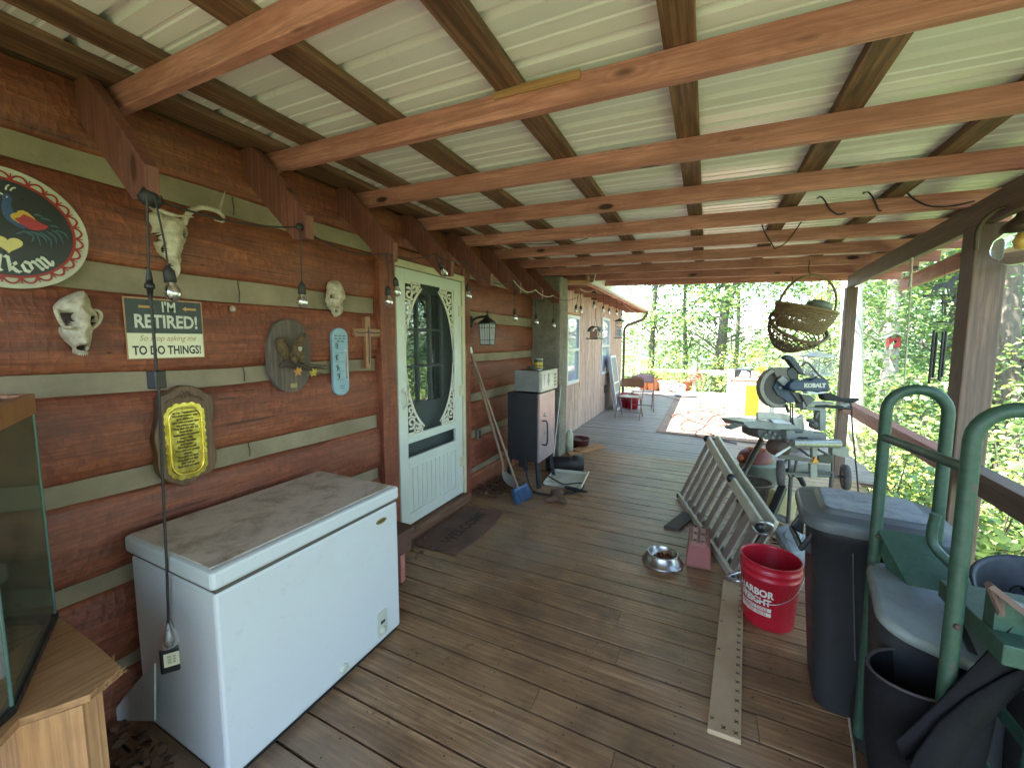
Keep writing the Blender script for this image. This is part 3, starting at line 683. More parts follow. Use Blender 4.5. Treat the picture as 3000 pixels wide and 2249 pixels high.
def tree(name,x,y,hgt,r0,crown,nspray,per,leaf,mat,barkm,label,group=None,seed=1,lean=(0,0),fork=None,spread=0.45,rad=2.4,big=False,lowz=None,z0=None):
    rs=np.random.RandomState(seed); g=gz(x,y)-0.3 if z0 is None else z0
    root=thing(name,label,'tree',(x,y,g),group); tk=MB(); pts=[];rr=[]
    n=16
    for i in range(n+1):
        q=i/n; pts.append(Vector((x+lean[0]*q*hgt+0.15*math.sin(q*5+seed),y+lean[1]*q*hgt+0.12*math.sin(q*4+seed*2),g+q*hgt))); rr.append(r0*(1.25-0.85*q) if i else r0*1.6)
    tk.tube(pts,rr,14); cs=[]
    if fork:
        a=pts[fork]; tk.tube(bez([a,a+Vector((.25,0,.9)),a+Vector((.7,.1,3)),a+Vector((1.0,.2,6))],4),[rr[fork]*.7*(1-.04*k) for k in range(13)],10)
    for i in range(nspray):
        q=rs.uniform(crown[0],crown[1]); b=pts[0].lerp(pts[-1],q); az=rs.uniform(0,2*PI); L=rad*rs.uniform(.25,1)*(1.15-0.5*q)
        e=b+Vector((math.cos(az)*L,math.sin(az)*L,L*rs.uniform(-.05,.35)))
        cs.append(tuple(e))
        if i%3==0: tk.tube(bez([b-Vector((0,0,.3)),b.lerp(e,.5)+Vector((0,0,.12)),e],3),[0.035,.03,.026,.022,.016,.012,.007],5,caps=False)
    part('trunk',tk,barkm,root)
    leafcloud('foliage',sprays(rs,cs,per,spread),leaf,mat,root,ORG[root.name],seed,0.5,big,partname='crown')
    return root
def shrub(name,x,y,z,hgt,w,n,leaf,mat,label,group=None,seed=1,big=False,flat=0.5,cat='shrub'):
    rs=np.random.RandomState(seed); root=thing(name,label,cat,(x,y,z),group); st=MB(); cs=[]
    for i in range(max(8,n//26)):
        az=rs.uniform(0,2*PI); L=w*math.sqrt(rs.uniform(.02,1)); hh=hgt*rs.uniform(.25,1)*(1-0.35*(L/w)**2)
        e=Vector((x+math.cos(az)*L,y+math.sin(az)*L,z+hh)); cs.append(tuple(e))
        if i%2==0: st.tube(bez([(x+rs.uniform(-.1,.1),y+rs.uniform(-.1,.1),z-.1),(x+(e.x-x)*.5,y+(e.y-y)*.5,z+hh*.6),e],3),[0.018*(1-.12*k) for k in range(7)],4,caps=False)
    part('stem',st,MB_dark,root)
    leafcloud('foliage',sprays(rs,cs,26,max(.22,w*.22),0.4),leaf,mat,root,ORG[root.name],seed+1,flat,big)
    return root
def atd(px,y): p=ony(px,1000,y); return p.x
GT='trees standing beyond the deck'
tree('woodland_tree',atd(1921,17),17,12,.11,(.28,.95),80,65,.18,ML1,MB_dark,'slim dark-barked tree nearest the downspout, beyond the terracotta pots',GT,seed=3,rad=2.6)
tree('woodland_tree',atd(2012,20),20,13,.10,(.34,.95),70,60,.19,ML1,MB_dark,'thin straight tree rising behind the hose-wrapped post',GT,seed=8,rad=2.4)
tree('woodland_tree',atd(2108,18),18,13,.19,(.34,.95),110,60,.18,ML1,MB_dark,'thick forked tree with mottled bark behind the small white rail sign',GT,seed=5,fork=7,rad=3.6)
tree('woodland_tree',atd(2150,23),23,14,.11,(.30,.95),85,60,.19,ML1,MB_dark,'thin dark tree just right of the thick forked tree',GT,seed=12,rad=3.6)
tree('woodland_tree',atd(2430,24),24,13,.14,(.40,.95),85,60,.19,ML1,MB_dark,'dark leafy tree seen behind the hanging baskets',GT,seed=14,rad=3.6)
tree('woodland_tree',atd(2505,9.6),9.6,12,.17,(.42,.9),60,55,.12,ML2,MB_pale,'broad pale sunlit trunk right behind the far porch post',GT,seed=21,rad=2.2)
tree('woodland_tree',atd(2592,13.5),13.5,12,.13,(.40,.95),70,70,.12,ML1,MB_pale,'left of two close pale trunks behind the green hand truck',GT,seed=24,rad=2.6)
tree('woodland_tree',atd(2622,12.2),12.2,12,.12,(.46,.95),60,70,.12,ML1,MB_pale,'right of two close pale trunks, carrying the red birdhouse',GT,seed=27,rad=2.4)
tree('woodland_tree',atd(2780,15),15,12,.15,(.22,.95),190,75,.13,ML1,MB_dark,'leafy tree whose branches fill the view behind the wind chime',GT,seed=31,rad=3.4)
tree('woodland_tree',atd(2955,11),11,12,.16,(.22,.9),170,75,.12,ML1,MB_dark,'leafy tree right of the near porch post',GT,seed=33,rad=3.0)
tree('woodland_tree',atd(2890,20),20,14,.2,(.2,.9),200,70,.15,ML3,MB_dark,'dark green tree deep in the wood behind the near porch post',GT,seed=35,rad=4.4)
tree('woodland_tree',atd(2690,24),24,14,.2,(.18,.9),200,70,.16,ML3,MB_dark,'dark green tree deep in the wood between the two porch posts',GT,seed=36,rad=4.6)
tree('woodland_tree',7.5,3.5,11,.2,(.25,.9),120,60,.13,ML1,MB_dark,'tree standing off the open side of the porch, beyond the trash cans',GT,seed=41,rad=3.2)
tree('woodland_tree',8.5,-2.5,11,.2,(.3,.9),90,60,.14,ML1,MB_dark,'tree off the open side of the porch, behind the camera',GT,seed=43,rad=3.2)
# saplings and undergrowth
rs=random.Random(4)
GS='leafy saplings below the far deck edge'
k=0
for px,y,top,w,m,sz in ((1850,15.0,1.5,1.5,ML1,.13),(1905,16.5,1.4,1.6,ML2,.13),(1960,15.2,1.5,1.6,ML1,.13),(2015,17,1.8,1.7,ML2,.13),(2070,15.3,1.6,1.6,ML1,.13),(2120,16.5,2.1,1.7,ML2,.13),(2175,15.3,1.6,1.6,ML2,.13),(2225,17.5,1.5,1.8,ML2,.13),(2280,15.2,1.8,1.6,ML2,.13),(2330,16,1.7,1.7,ML1,.13),(2390,14.6,1.3,1.6,ML2,.12),(2440,16,1.5,1.6,ML1,.12),(1990,21,2.5,2.2,ML1,.15),(2130,22,2.2,2.4,ML1,.15),(2300,22,1.6,2.4,ML1,.15),(1880,21,2.6,2.2,ML1,.15),(2400,22,2.6,2.6,ML1,.15)):
    x=atd(px,y); g=gz(x,y)-.2; k+=1
    lab={ML1:'mid-green',ML2:'sunlit yellow-green'}[m]+(' sapling deeper in the wood, ' if y>20 else ' leafy sapling ')+{1850:'just right of the downspout',1905:'behind the left terracotta pots',1960:'behind the pale plant tub',2015:'behind the tipped white box',2070:'right of the hose-wrapped post',2120:'behind the small white rail sign',2175:'behind the left edge of the potting bench',2225:'behind the orange flowers',2280:'over the saw blade guard',2330:'over the saw motor',2390:'beside the white lattice lantern',2440:'against the far porch post',1990:'left of the thick forked trunk',2130:'behind the thick forked trunk',2300:'under the hanging baskets',1880:'behind the thin white pole',2400:'left of the far porch post'}[px]
    shrub('sapling',x,y,g,top-g,w,int(900*(w/1.6)**2),sz,m,lab,GS,seed=60+k,flat=.5)
GU='woodland undergrowth beside the porch'
for px,y,top,w,m,sz,n in ((2560,8.5,0.5,1.1,ML2,.10,900),(2640,7.4,0.15,1.0,ML1,.09,1100),(2700,9.2,0.7,1.3,ML1,.10,1200),(2760,7.2,0.1,1.1,ML2,.09,1200),(2850,8.2,0.7,1.3,ML1,.10,1300),(2960,6.6,0.5,1.2,ML1,.09,1300),(2620,11.5,1.1,1.5,ML1,.11,1200),(2780,11.8,1.6,1.7,ML1,.12,1500),(2930,10.5,1.6,1.6,ML2,.11,1500),(2520,12.5,1.2,1.5,ML1,.12,1100),(3040,8.0,1.3,1.4,ML1,.10,1200),(2870,14.5,2.2,2.0,ML3,.13,1400),(2700,16,2.0,2.2,ML3,.14,1400),(3050,13,2.4,2.2,ML1,.13,1400)):
    x=atd(px,y); g=gz(x,y)-.2; k+=1
    lab={ML1:'mid-green bush ',ML2:'yellow-green bush ',ML3:'dark bush deep in the wood '}[m]+{2560:'low beside the broad pale trunk',2640:'below the red birdhouse, nearest the rail',2700:'under the wind chime, nearest the rail',2760:'between the wind chime and near post, low by the rail',2850:'hidden partly by the near porch post',2960:'right of the near porch post, closest row',2620:'behind the pair of pale trunks',2780:'tall, behind the wind chime tubes',2930:'tall, right of the near porch post',2520:'just right of the broad pale trunk',3040:'at the extreme right edge behind the rail',2870:'straight behind the near porch post',3050:'at the extreme right edge, far row'}.get(px,'left of the wind chime') if not (px==2700 and y>10) else 'dark bush deep in the wood left of the wind chime'
    shrub('woodland_bush',x,y,g,top-g,w,n,sz,m,lab,GU,seed=60+k,flat=.5)
# close plants just beyond the rail, large leaves
for i,(x,y,top,w,n,m) in enumerate(((2.9,3.9,0.35,.75,700,ML1),(3.4,2.6,0.75,.8,700,ML1),(3.0,5.2,0.05,.8,700,ML2),(4.2,4.2,0.9,.9,800,ML2),(2.7,1.8,0.3,.7,500,ML1),(3.9,6.3,0.5,.9,800,ML1),(3.3,0.6,0.6,.8,400,ML1))):
    g=gz(x,y)-.1
    shrub('broadleaf_plant',x,y,g,top-g,w,n,.12,m,'broad-leaved green plant outside the rail, '+('level with the near porch post','just behind the hand truck loops','halfway between the porch posts','above the rail right of the near post','below the rail beside the black tub','near the far porch post','at the right edge past the black tub')[i],'broad-leaved plants close outside the porch rail',seed=120+i,big=True,flat=.6,cat='plant')
# far woods as one mass
rsn=np.random.RandomState(77); C=[]
for i in range(900):
    az=R(rsn.uniform(-30,75)); d=rsn.uniform(28,60); x,y=d*math.sin(az),d*math.cos(az)
    top=(3.2 if az>R(15) else -0.8 if az>R(4) else 0.6)+ (8 if az>R(17) else 0)
    g=gz(x,y); C.append((x,y,rsn.uniform(max(g,-6),max(top,g+1))))
leafcloud('far_woods',sprays(rsn,C,45,1.1,0.5),.42,ML3,None,(0,0,0),5,.5,partname='far_woods')
o=bpy.data.objects['far_woods']; tag(o,'distant massed woodland foliage beyond the nearer trees','woodland',kind='stuff')
# ================================================================ things on the cabin wall
FX=WX+0.034
def wx(pts,ox=0,oy=0,sc=1.0,x=FX):
    out=[]
    for a,b in pts: p=onx(ox+a/sc,oy+b/sc,x); out.append((p.y,p.z))
    return out
YZ=dict(u=(0,1,0),v=(0,0,1))
def flat(mb,poly,x,d=0.0015): mb.prism(poly,(x,0,0),(0,1,0),(0,0,1),d); return mb
def rib(mb,pts,w,x,d=0.0012):
    n=len(pts)
    for i in range(n-1):
        a=Vector((*pts[i],0));b=Vector((*pts[i+1],0)); t_=(b-a)
        if t_.length<1e-6: continue
        t_.normalize(); nn=Vector((-t_.y,t_.x,0)); w0=(w[i] if isinstance(w,list) else w)/2; w1=(w[i+1] if isinstance(w,list) else w)/2
        a2=a-t_*w0*0.3; b2=b+t_*w1*0.3
        mb.prism([(a2-nn*w0)[:2],(b2-nn*w1)[:2],(b2+nn*w1)[:2],(a2+nn*w0)[:2]],(x,0,0),(0,1,0),(0,0,1),d+random.uniform(0,.0003))
    return mb
def cr(pts,n=6): return [(p.x,p.y) for p in bez([(a,b,0) for a,b in pts],n)]
# ---- round folk-art welcome sign
hc=(0.508,1.985); HR=0.203; hx_=FX+0.012
hexs=thing('painted_round_sign','round black folk-art welcome sign with bird, heart and red scalloped rim','sign',(FX,hc[0],hc[1]-HR))
mb=MB(); mb.prism(ell(HR,HR,64,*hc),(FX-.004,0,0),(0,1,0),(0,0,1),0.015); part('board',mb,plain('old_cream_enamel',(0.62,0.57,0.44),rough=0.45,scale=9),hexs,bevel=0.003)
mb=MB(); flat(mb,ell(.166,.166,64,*hc),FX+.0112); part('black_field',mb,plain('black_enamel',(0.022,0.022,0.022),rough=0.35,bump=.02),hexs)
RED=plain('dark_red_enamel',(0.35,0.018,0.015),rough=0.4,bump=.02); mb=MB()
rr=[(hc[0]+.163*math.cos(2*PI*k/72),hc[1]+.163*math.sin(2*PI*k/72)) for k in range(73)]; rib(mb,rr,.008,FX+.013)
NS=26
for k in range(NS):
    a0=2*PI*k/NS; pts=[]
    for j in range(9):
        q=j/8; a=a0+q*2*PI/NS; r_=.164+.021*math.sin(PI*q)**0.7; pts.append((hc[0]+r_*math.cos(a),hc[1]+r_*math.sin(a)))
    rib(mb,pts,.0058,FX+.0135)
    rib(mb,[(hc[0]+.168*math.cos(a0),hc[1]+.168*math.sin(a0)),(hc[0]+.185*math.cos(a0),hc[1]+.185*math.sin(a0))],.003,FX+.0138)
part('scalloped_rim',mb,RED,hexs,kind='stuff') if False else part('scalloped_rim',mb,RED,hexs)
def h8(pts): return wx(pts,0,450,3.683,FX+.013)
def mir(p): return [(2*hc[0]-a,b) for a,b in p]
E_blue=plain('blue_enamel',(0.035,0.075,0.19),rough=.4,bump=.02); E_yel=plain('yellow_enamel',(0.72,0.42,0.05),rough=.4,bump=.02); E_crim=plain('crimson_enamel',(0.45,0.03,0.035),rough=.4,bump=.02); E_teal=plain('teal_enamel',(0.05,0.11,0.14),rough=.4,bump=.02); E_cream=plain('cream_enamel',(0.72,0.70,0.58),rough=.4,bump=.02)
body=[(20,440),(60,428),(110,455),(130,500),(115,560),(130,600),(170,650),(200,740),(300,800),(260,815),(180,780),(80,720),(30,650),(10,560),(30,500)]
wingy=[(105,670),(130,645),(180,640),(185,620),(240,612),(300,640),(360,690),(400,740),(380,770),(300,790),(200,750),(130,710)]
wingr=[(150,700),(210,690),(250,655),(330,690),(420,745),(520,790),(480,820),(400,835),(310,815),(220,760)]
for m_ in (lambda p:p,):
    mb=MB(); flat(mb,m_(h8(body)),FX+.013); part('bird_body',mb,E_blue,hexs)
    mb=MB(); flat(mb,m_(h8(wingy)),FX+.0146); part('bird_wing',mb,E_yel,hexs,label='yellow upper wing')
    mb=MB(); flat(mb,m_(h8(wingr)),FX+.0162); part('bird_wing',mb,E_crim,hexs,label='red lower wing')
    mb=MB()
    for c_ in ([(330,840),(400,880),(440,1000)],[(380,850),(470,900),(510,970)],[(430,845),(540,930),(550,1020)],[(500,840),(590,900),(610,980)],[(560,830),(640,880),(690,985)],[(540,780),(600,785),(635,810)],[(440,700),(510,710),(550,735)],[(370,660),(420,665),(460,685)],[(300,840),(360,900),(340,960)],[(260,840),(330,870),(300,880)],[(180,865),(260,840),(290,850)],[(600,830),(690,860),(740,930)]):
        rib(mb,m_(h8(cr(c_))),[.001+.0045*math.sin(PI*min(1,.15+i/13)) for i in range(13)],FX+.0132)
    part('tail_feathers',mb,E_teal,hexs)
    mb=MB(); rib(mb,m_(h8(cr([(60,390),(70,355),(95,340)]))),.004,FX+.0133); rib(mb,m_(h8(cr([(110,400),(130,375),(165,370)]))),.004,FX+.0133); flat(mb,m_(h8([(60,465),(75,458),(82,470),(70,482)])),FX+.0148); rib(mb,m_(h8([(25,440),(0,425)])),.005,FX+.0133)
    part('bird_crest',mb,E_cream,hexs)
mb=MB(); q=h8([(130,960)])[0]; hp=[]
for k in range(40):
    a=2*PI*k/40; X=16*math.sin(a)**3; Y=13*math.cos(a)-5*math.cos(2*a)-2*math.cos(3*a)-math.cos(4*a); hp.append((hc[0]+X*.0021,q[1]-.006+Y*.0019))
flat(mb,hp,FX+.013); part('heart',mb,plain('pale_yellow_enamel',(0.78,0.62,0.22),rough=.4,bump=.02),hexs)
# blackletter word drawn with a broad nib along an arc
def nib(mb,pts,sc,ang=R(40),w=0.30):
    """pts in em units; broad pen held at 'ang'"""
    dxn,dyn=math.cos(ang)*w/2,math.sin(ang)*w/2
    for a,b in zip(pts[:-1],pts[1:]):
        poly=[(a[0]-dxn,a[1]-dyn),(b[0]-dxn,b[1]-dyn),(b[0]+dxn,b[1]+dyn),(a[0]+dxn,a[1]+dyn)]
        yield poly
GL={'W':[[(.05,1.25),(.15,.2),(.4,0),(.6,.25),(.6,1.15)],[(.6,.25),(.95,0),(1.2,.4),(1.15,1.2)]],
 'i':[[(0,1.0),(.2,.85),(.2,.15),(.38,.02)],[(.16,1.32),(.3,1.22)]],
 'l':[[(.0,1.5),(.2,1.38),(.2,.15),(.4,.0)]],
 'k':[[(.0,1.5),(.2,1.38),(.2,.12),(.05,0)],[(.2,.62),(.55,.98),(.62,.72),(.3,.52)],[(.3,.52),(.62,.1),(.85,.05)]],
 'o':[[(.32,1.0),(.08,.8),(.08,.2),(.34,0),(.6,.2),(.6,.8),(.32,1.0)]],
 'm':[[(0,.98),(.18,.85),(.18,.1),(.3,.0)],[(.18,.8),(.45,1.0),(.58,.85),(.58,.1),(.7,.0)],[(.58,.8),(.85,1.0),(.98,.85),(.98,.12),(1.2,.0),(1.32,.2),(1.25,.35)]]}
mb=MB(); sc_=0.036; rad_=.152; adv={'W':1.55,'i':.66,'l':.66,'k':1.0,'o':.92,'m':1.45}
tot=sum(adv[c] for c in 'Wilkom')*sc_; s_=-tot/2
for ch in 'Wilkom':
    mid=s_+adv[ch]*sc_/2; th=mid/ (rad_-.02); s_+=adv[ch]*sc_
    O=(hc[0]+(rad_-.004)*math.sin(th),hc[1]-(rad_-.004)*math.cos(th)); ux,uy=math.cos(th),math.sin(th)
    for st in GL[ch]:
        for poly in nib(mb,st,sc_):
            P=[(O[0]+(a-adv[ch]/2)*sc_*ux-b*sc_*uy,O[1]+(a-adv[ch]/2)*sc_*uy+b*sc_*ux) for a,b in poly]
            flat(mb,P,FX+.013+random.uniform(0,.0004))
part('lettering',mb,E_cream,hexs)
# ---- skulls
def loft(mb,rows,x0,n=12,noise=0.004,seed=0,holes=()):
    """rows: (z, y_left, y_right, depth)"""
    n=30; rr=[]; A_=bez([(r_[0],r_[1],r_[2]) for r_ in rows],4); B_=bez([(r_[3],0,0) for r_ in rows],4)
    V=[];F=[];MI=[]
    for p_,d_ in zip(A_,B_):
        z,a,b,d=p_.x,p_.y,p_.z,d_.x
        for k in range(n+1):
            t_=PI*k/n; y=(a+b)/2-(b-a)/2*math.cos(t_); x=x0+d*math.sin(t_)**0.8; x+=.006*math.exp(-((t_-PI/2)/.25)**2)
            s1=mnoise.noise(Vector((y*40,z*40,seed)))*noise+mnoise.noise(Vector((y*110,z*110,seed)))*noise*.35; hl=0
            for (hy,hz,ry,rz) in holes:
                q=((y-hy)/ry)**2+((z-hz)/rz)**2
                if q<1.6: hl=max(hl,1 if q<1 else (1.6-q)/.6)
            V.append(Vector((max(x0-.004,x+s1-hl*d*.75),y,z))); MI.append(hl)
    m=len(A_)
    for j in range(m-1):
        for k in range(n):
            a=j*(n+1)+k; f=(a,a+1,a+n+2,a+n+1); F.append(f)
    b0=len(mb.f); mb.add(V,F,[(v.x,v.y,v.z) for v in V],True,0.4)
    for i,f in enumerate(F):
        if sum(MI[q] for q in f)/4>.55: mb.mi[b0+i]=1
def skull_rows(px_rows,ox,oy,sc,x,dep):
    rows=[]
    for i,(py,l,r_) in enumerate(px_rows):
        a=onx(ox+l/sc,oy+py/sc,x);b=onx(ox+r_/sc,oy+py/sc,x); rows.append(((a.z+b.z)/2,a.y,b.y,dep[i]))
    return rows
M_sock=plain('shaded_bone_hollow',(0.05,0.03,0.02),rough=.9)  # dark colour stands for the shade inside eye and nose hollows
deer=thing('deer_skull','deer skull with curved antlers on the log wall beneath the near roof tail','skull',(FX,1.0,1.88))
mb=MB(); loft(mb,skull_rows([(275,210,380),(300,150,440),(350,130,500),(400,160,510),(460,190,525),(520,180,522),(570,200,505),(640,215,488),(720,260,475),(790,340,470),(850,385,468),(920,425,462),(965,435,452)],400,550,3.685,FX+.02,[.02,.06,.085,.09,.095,.09,.085,.07,.06,.05,.045,.035,.015]),FX,noise=.010,holes=[(onx(400+a/3.685,550+b/3.685,FX+.06).y,onx(400+a/3.685,550+b/3.685,FX+.06).z,c,d) for a,b,c,d in ((245,525,.018,.016),(498,500,.008,.014),(325,640,.006,.018),(425,830,.006,.012))])
part('cranium',mb,[M_bone,M_sock],deer)
def A7(px,py,x): return onx(400+px/3.685,550+py/3.685,x)
mb=MB(); mb.tube(bez([A7(510,390,FX+.06),A7(540,310,FX+.08),A7(600,245,FX+.10),A7(720,215,FX+.12),A7(860,250,FX+.15),A7(935,310,FX+.17),A7(930,370,FX+.19),A7(830,345,FX+.2)],5),[.013]*12+[.011]*10+[.009,.008,.008,.007,.006,.006,.005,.005,.004,.004,.003,.003,.002,.001],8)
mb.tube([A7(890,265,FX+.14),A7(925,130,FX+.13),A7(958,38,FX+.13)],[.008,.006,.001],7); part('antler',mb,M_bone,deer)
mb=MB(); mb.tube(bez([A7(270,350,FX+.06),A7(230,270,FX+.08),A7(140,200,FX+.10),A7(35,150,FX+.13)],5),[.013,.012,.012,.011,.010,.010,.009,.009,.008,.007,.007,.006,.005,.004,.003,.001],8)
mb.tube(bez([A7(110,155,FX+.12),A7(250,240,FX+.16),A7(400,295,FX+.19),A7(620,318,FX+.22)],5),[.006]*6+[.008]*5+[.006,.005,.004,.003,.001],8); part('antler',mb,M_bone,deer)
bear=thing('predator_skull','pale broad-cheeked animal skull on the wall between the round sign and retired sign','skull',(FX,0.67,1.55))
mb=MB(); loft(mb,skull_rows([(228,520,545),(250,470,560),(290,400,580),(340,362,600),(400,385,640),(450,402,625),(490,400,600),(540,430,590),(590,480,578),(625,490,560),(638,510,540)],0,750,2.211,FX+.03,[.03,.07,.085,.09,.09,.085,.085,.08,.07,.05,.02]),FX,noise=.008,seed=4,holes=[(onx(a/2.211,750+b/2.211,FX+.06).y,onx(a/2.211,750+b/2.211,FX+.06).z,c,d) for a,b,c,d in ((430,405,.022,.024),(600,420,.010,.022),(545,592,.012,.010))]); part('cranium',mb,[M_bone,M_sock],bear)
mb=MB(); P=lambda a,b,x:onx(a/2.211,750+b/2.211,x); mb.tube(bez([P(590,345,FX+.05),P(645,360,FX+.06),P(655,400,FX+.06),P(630,445,FX+.06),P(595,470,FX+.06)],4),.006,6); part('cheek_arch',mb,M_bone,bear)
mb=MB(); mb.tube(bez([P(362,345,FX+.04),P(380,400,FX+.05),P(420,460,FX+.07),P(470,460,FX+.09)],4),.007,6); part('cheek_arch',mb,M_bone,bear)
mb=MB()
for i in range(6): p=P(500+i*13,628-abs(i-2.5)*3,FX+.05); mb.tube([p,p+Vector((0,0,-.012))],[.004,.001],5)
part('teeth',mb,M_bone,bear)
sk2=thing('small_skull','small greenish-white animal skull on the pale mortar band near the door','skull',(FX,1.88,1.76))
mb=MB(); S2=[(-130,1310,1400),(-90,1270,1440),(-20,1255,1455),(60,1250,1470),(110,1255,1465),(160,1250,1440),(210,1260,1440),(260,1300,1440),(310,1335,1435),(350,1345,1420),(370,1370,1395)]
loft(mb,skull_rows(S2,700,850,4.738,FX+.03,[.03,.05,.06,.065,.065,.06,.06,.055,.05,.035,.015]),FX,noise=.012,seed=9,holes=[(onx(700+a/4.738,850+b/4.738,FX+.04).y,onx(700+a/4.738,850+b/4.738,FX+.04).z,c,d) for a,b,c,d in ((1305,85,.011,.011),(1375,180,.005,.008),(1365,275,.008,.012))]); part('cranium',mb,[M_bone,M_sock],sk2)
kb=MB(); p=onx(682,905,FX+.012); kb.sph(p,(.016,.013,.016),10,8,fn=lambda n_,q:q*(1+.25*mnoise.noise(n_*2.5))); single('bone_knob',kb,M_bone,'tiny pale bone knob nailed to the wall right of the retired sign','ornament')
# ---- retired sign
ret=thing('retirement_sign','tin sign reading I\'M RETIRED! So stop asking me TO DO THINGS!','sign',(FX,0.94,1.52))
A=wx([(783,265),(1303,302),(1322,664),(812,668)],0,750,2.211,FX+.01)
y0,y1,z0,z1=0.797,1.084,1.525,1.786; sx_=FX+.004
mb=MB(); mb.mm((sx_-.002,y0,z0),(sx_+.001,y1,z1)); part('tin_plate',mb,plain('rusty_edge',(0.50,0.27,0.12),rough=.5,scale=10),ret)
mb=MB(); zm=z0+(z1-z0)*.425; mb.mm((sx_+.001,y0+.005,zm),(sx_+.0018,y1-.005,z1-.006)); part('dark_panel',mb,plain('sign_black',(0.022,0.03,0.028),rough=.35,bump=.02),ret)
mb=MB(); mb.mm((sx_+.001,y0+.005,z0+.004),(sx_+.0018,y1-.005,zm)); part('cream_panel',mb,M_cream,ret)
yc=(y0+y1)/2+.004; TU=(0,1,0);TV=(0,0,1)
mb=MB(); mb.text("I'M",.062,(sx_+.0018,yc+.008,z1-.037),TU,TV,.0006,sx=.72,bold=.0012); mb.text("RETIRED!",.078,(sx_+.0018,yc,z1-.102),TU,TV,.0006,sx=.74,bold=.0022); part('lettering',mb,E_cream,ret,label='cream block lettering')
mb=MB(); mb.text("So stop asking me",.035,(sx_+.0018,yc,zm-.022),TU,TV,.0006,shear=.35,sx=.82)
part('lettering',mb,plain('gold_ink',(0.50,0.30,0.07),rough=.4,bump=.02),ret,label='gold script lettering')
mb=MB(); mb.text("TO DO THINGS!",.052,(sx_+.0018,yc-.002,z0+.036),TU,TV,.0006,sx=.66,bold=.0014); part('lettering',mb,M_ink,ret,label='black block lettering')
GO=plain('orange_ink',(0.60,0.32,0.08),rough=.4,bump=.02)
for s in (-1,1):
    mb=MB(); c_=yc+s*.078+.008; flat(mb,[(c_+s*.028,z1-.033),(c_+s*.028,z1-.043),(c_-s*.012,z1-.043),(c_-s*.012,z1-.049),(c_-s*.026,z1-.038),(c_-s*.012,z1-.027),(c_-s*.012,z1-.033)],sx_+.0018,.0006); part('arrow',mb,GO,ret)
# ---- commandments plaque
px_=FX+.045
pl=thing('commandments_plaque','carved wooden plaque with a scalloped yellow brass plate of small text','plaque',(FX,1.0,.92))
out=[(1035,935),(1050,905),(1110,880),(1140,855),(1200,838),(1280,850),(1330,885),(1378,912),(1388,1000),(1380,1100),(1392,1200),(1408,1300),(1380,1390),(1300,1430),(1220,1488),(1140,1478),(1070,1450),(1030,1390),(1020,1280),(1000,1180),(1025,1060)]
O2=cr(wx(out,0,750,2.211,px_)+[wx(out,0,750,2.211,px_)[0]],3)[:-1]
mb=MB(); mb.prism(O2,(FX-.005,0,0),(0,1,0),(0,0,1),.05); part('wood_backing',mb,wood('plaque_wood',(0.22,0.115,0.055),(0.10,0.05,0.028),rough=.5,bump=.3,scale=2),pl,bevel=.006)
bc=wx([(1207,1195)],0,750,2.211,px_)[0]; ex=wx([(1075,1195),(1338,1195)],0,750,2.211,px_); hw=(ex[1][0]-ex[0][0])/2; ez=wx([(1205,948),(1205,1438)],0,750,2.211,px_); hh=(ez[0][1]-ez[1][1])/2
M_brass=NT('stamped_brass'); tt=M_brass; nn=tt.noise(tt.coords((9,9,9)),2,4,.6); tt.set(tt.ramp(nn,[(.3,(0.70,0.52,0.10)),(.7,(0.85,0.68,0.20))]),tt.ramp(nn,[(.3,.16),(.7,.3)]),1.0,tt.bump(nn,.25,.006)); M_brass=tt.m
base=rrect(2*hw,2*hh,hw*.75,12,*bc); n=len(base)
def dens(pl_,m):
    P=[Vector((*p,0)) for p in pl_]; L=[0]
    for i in range(len(P)): L.append(L[-1]+(P[(i+1)%len(P)]-P[i]).length)
    out=[]
    for k in range(m):
        s=L[-1]*k/m; i=max(j for j in range(len(L)-1) if L[j]<=s); q=(s-L[i])/max(1e-9,L[i+1]-L[i]); out.append(P[i].lerp(P[(i+1)%len(P)],q))
    return out
D=dens(base,168); sc2=[]
for i,p in enumerate(D):
    c=Vector((*bc,0)); d_=(p-c).normalized(); sc2.append(tuple((p+d_*.005*(abs(math.sin(i*PI/6))*1.2-.6))[:2]))
mb=MB(); mb.prism(sc2,(px_,0,0),(0,1,0),(0,0,1),.004); part('scalloped_plate',mb,M_brass,pl)
mb=MB(); D2=[(bc[0]+(p.x-bc[0])*.80,bc[1]+(p.y-bc[1])*.88) for p in D]; mb.tube([(px_+.006,a,b) for a,b in D2[::4]],.005,6,closed=True); part('raised_rim',mb,M_brass,pl)
mb=MB(); lines=["The Ten Commandments","Thou shalt have no other","gods before me","Thou shalt not make unto","any graven image","Thou shalt not take the","name in vain","Remember the Sabbath","keep it holy","Honour thy father","and mother","Thou shalt not kill","Thou shalt not commit","adultery","Thou shalt not steal","Thou shalt not bear","false witness","Thou shalt not covet"]
for i,l in enumerate(lines): mb.text(l,.0150,(px_+.0048,bc[0],bc[1]+hh*.76-i*hh*1.5/len(lines)),TU,TV,.0005,sx=.68,shear=.1,bold=.0004)
part('lettering',mb,plain('engraved_brown',(0.05,0.03,0.01),rough=.5,bump=0),pl)
mb=MB(); q=wx([(1195,895)],0,750,2.211,px_)[0]
for k in range(5): a=2*PI*k/5+.3; mb.sph((px_+.004,q[0]+.012*math.cos(a),q[1]+.012*math.sin(a)),(.003,.008,.008),8,5)
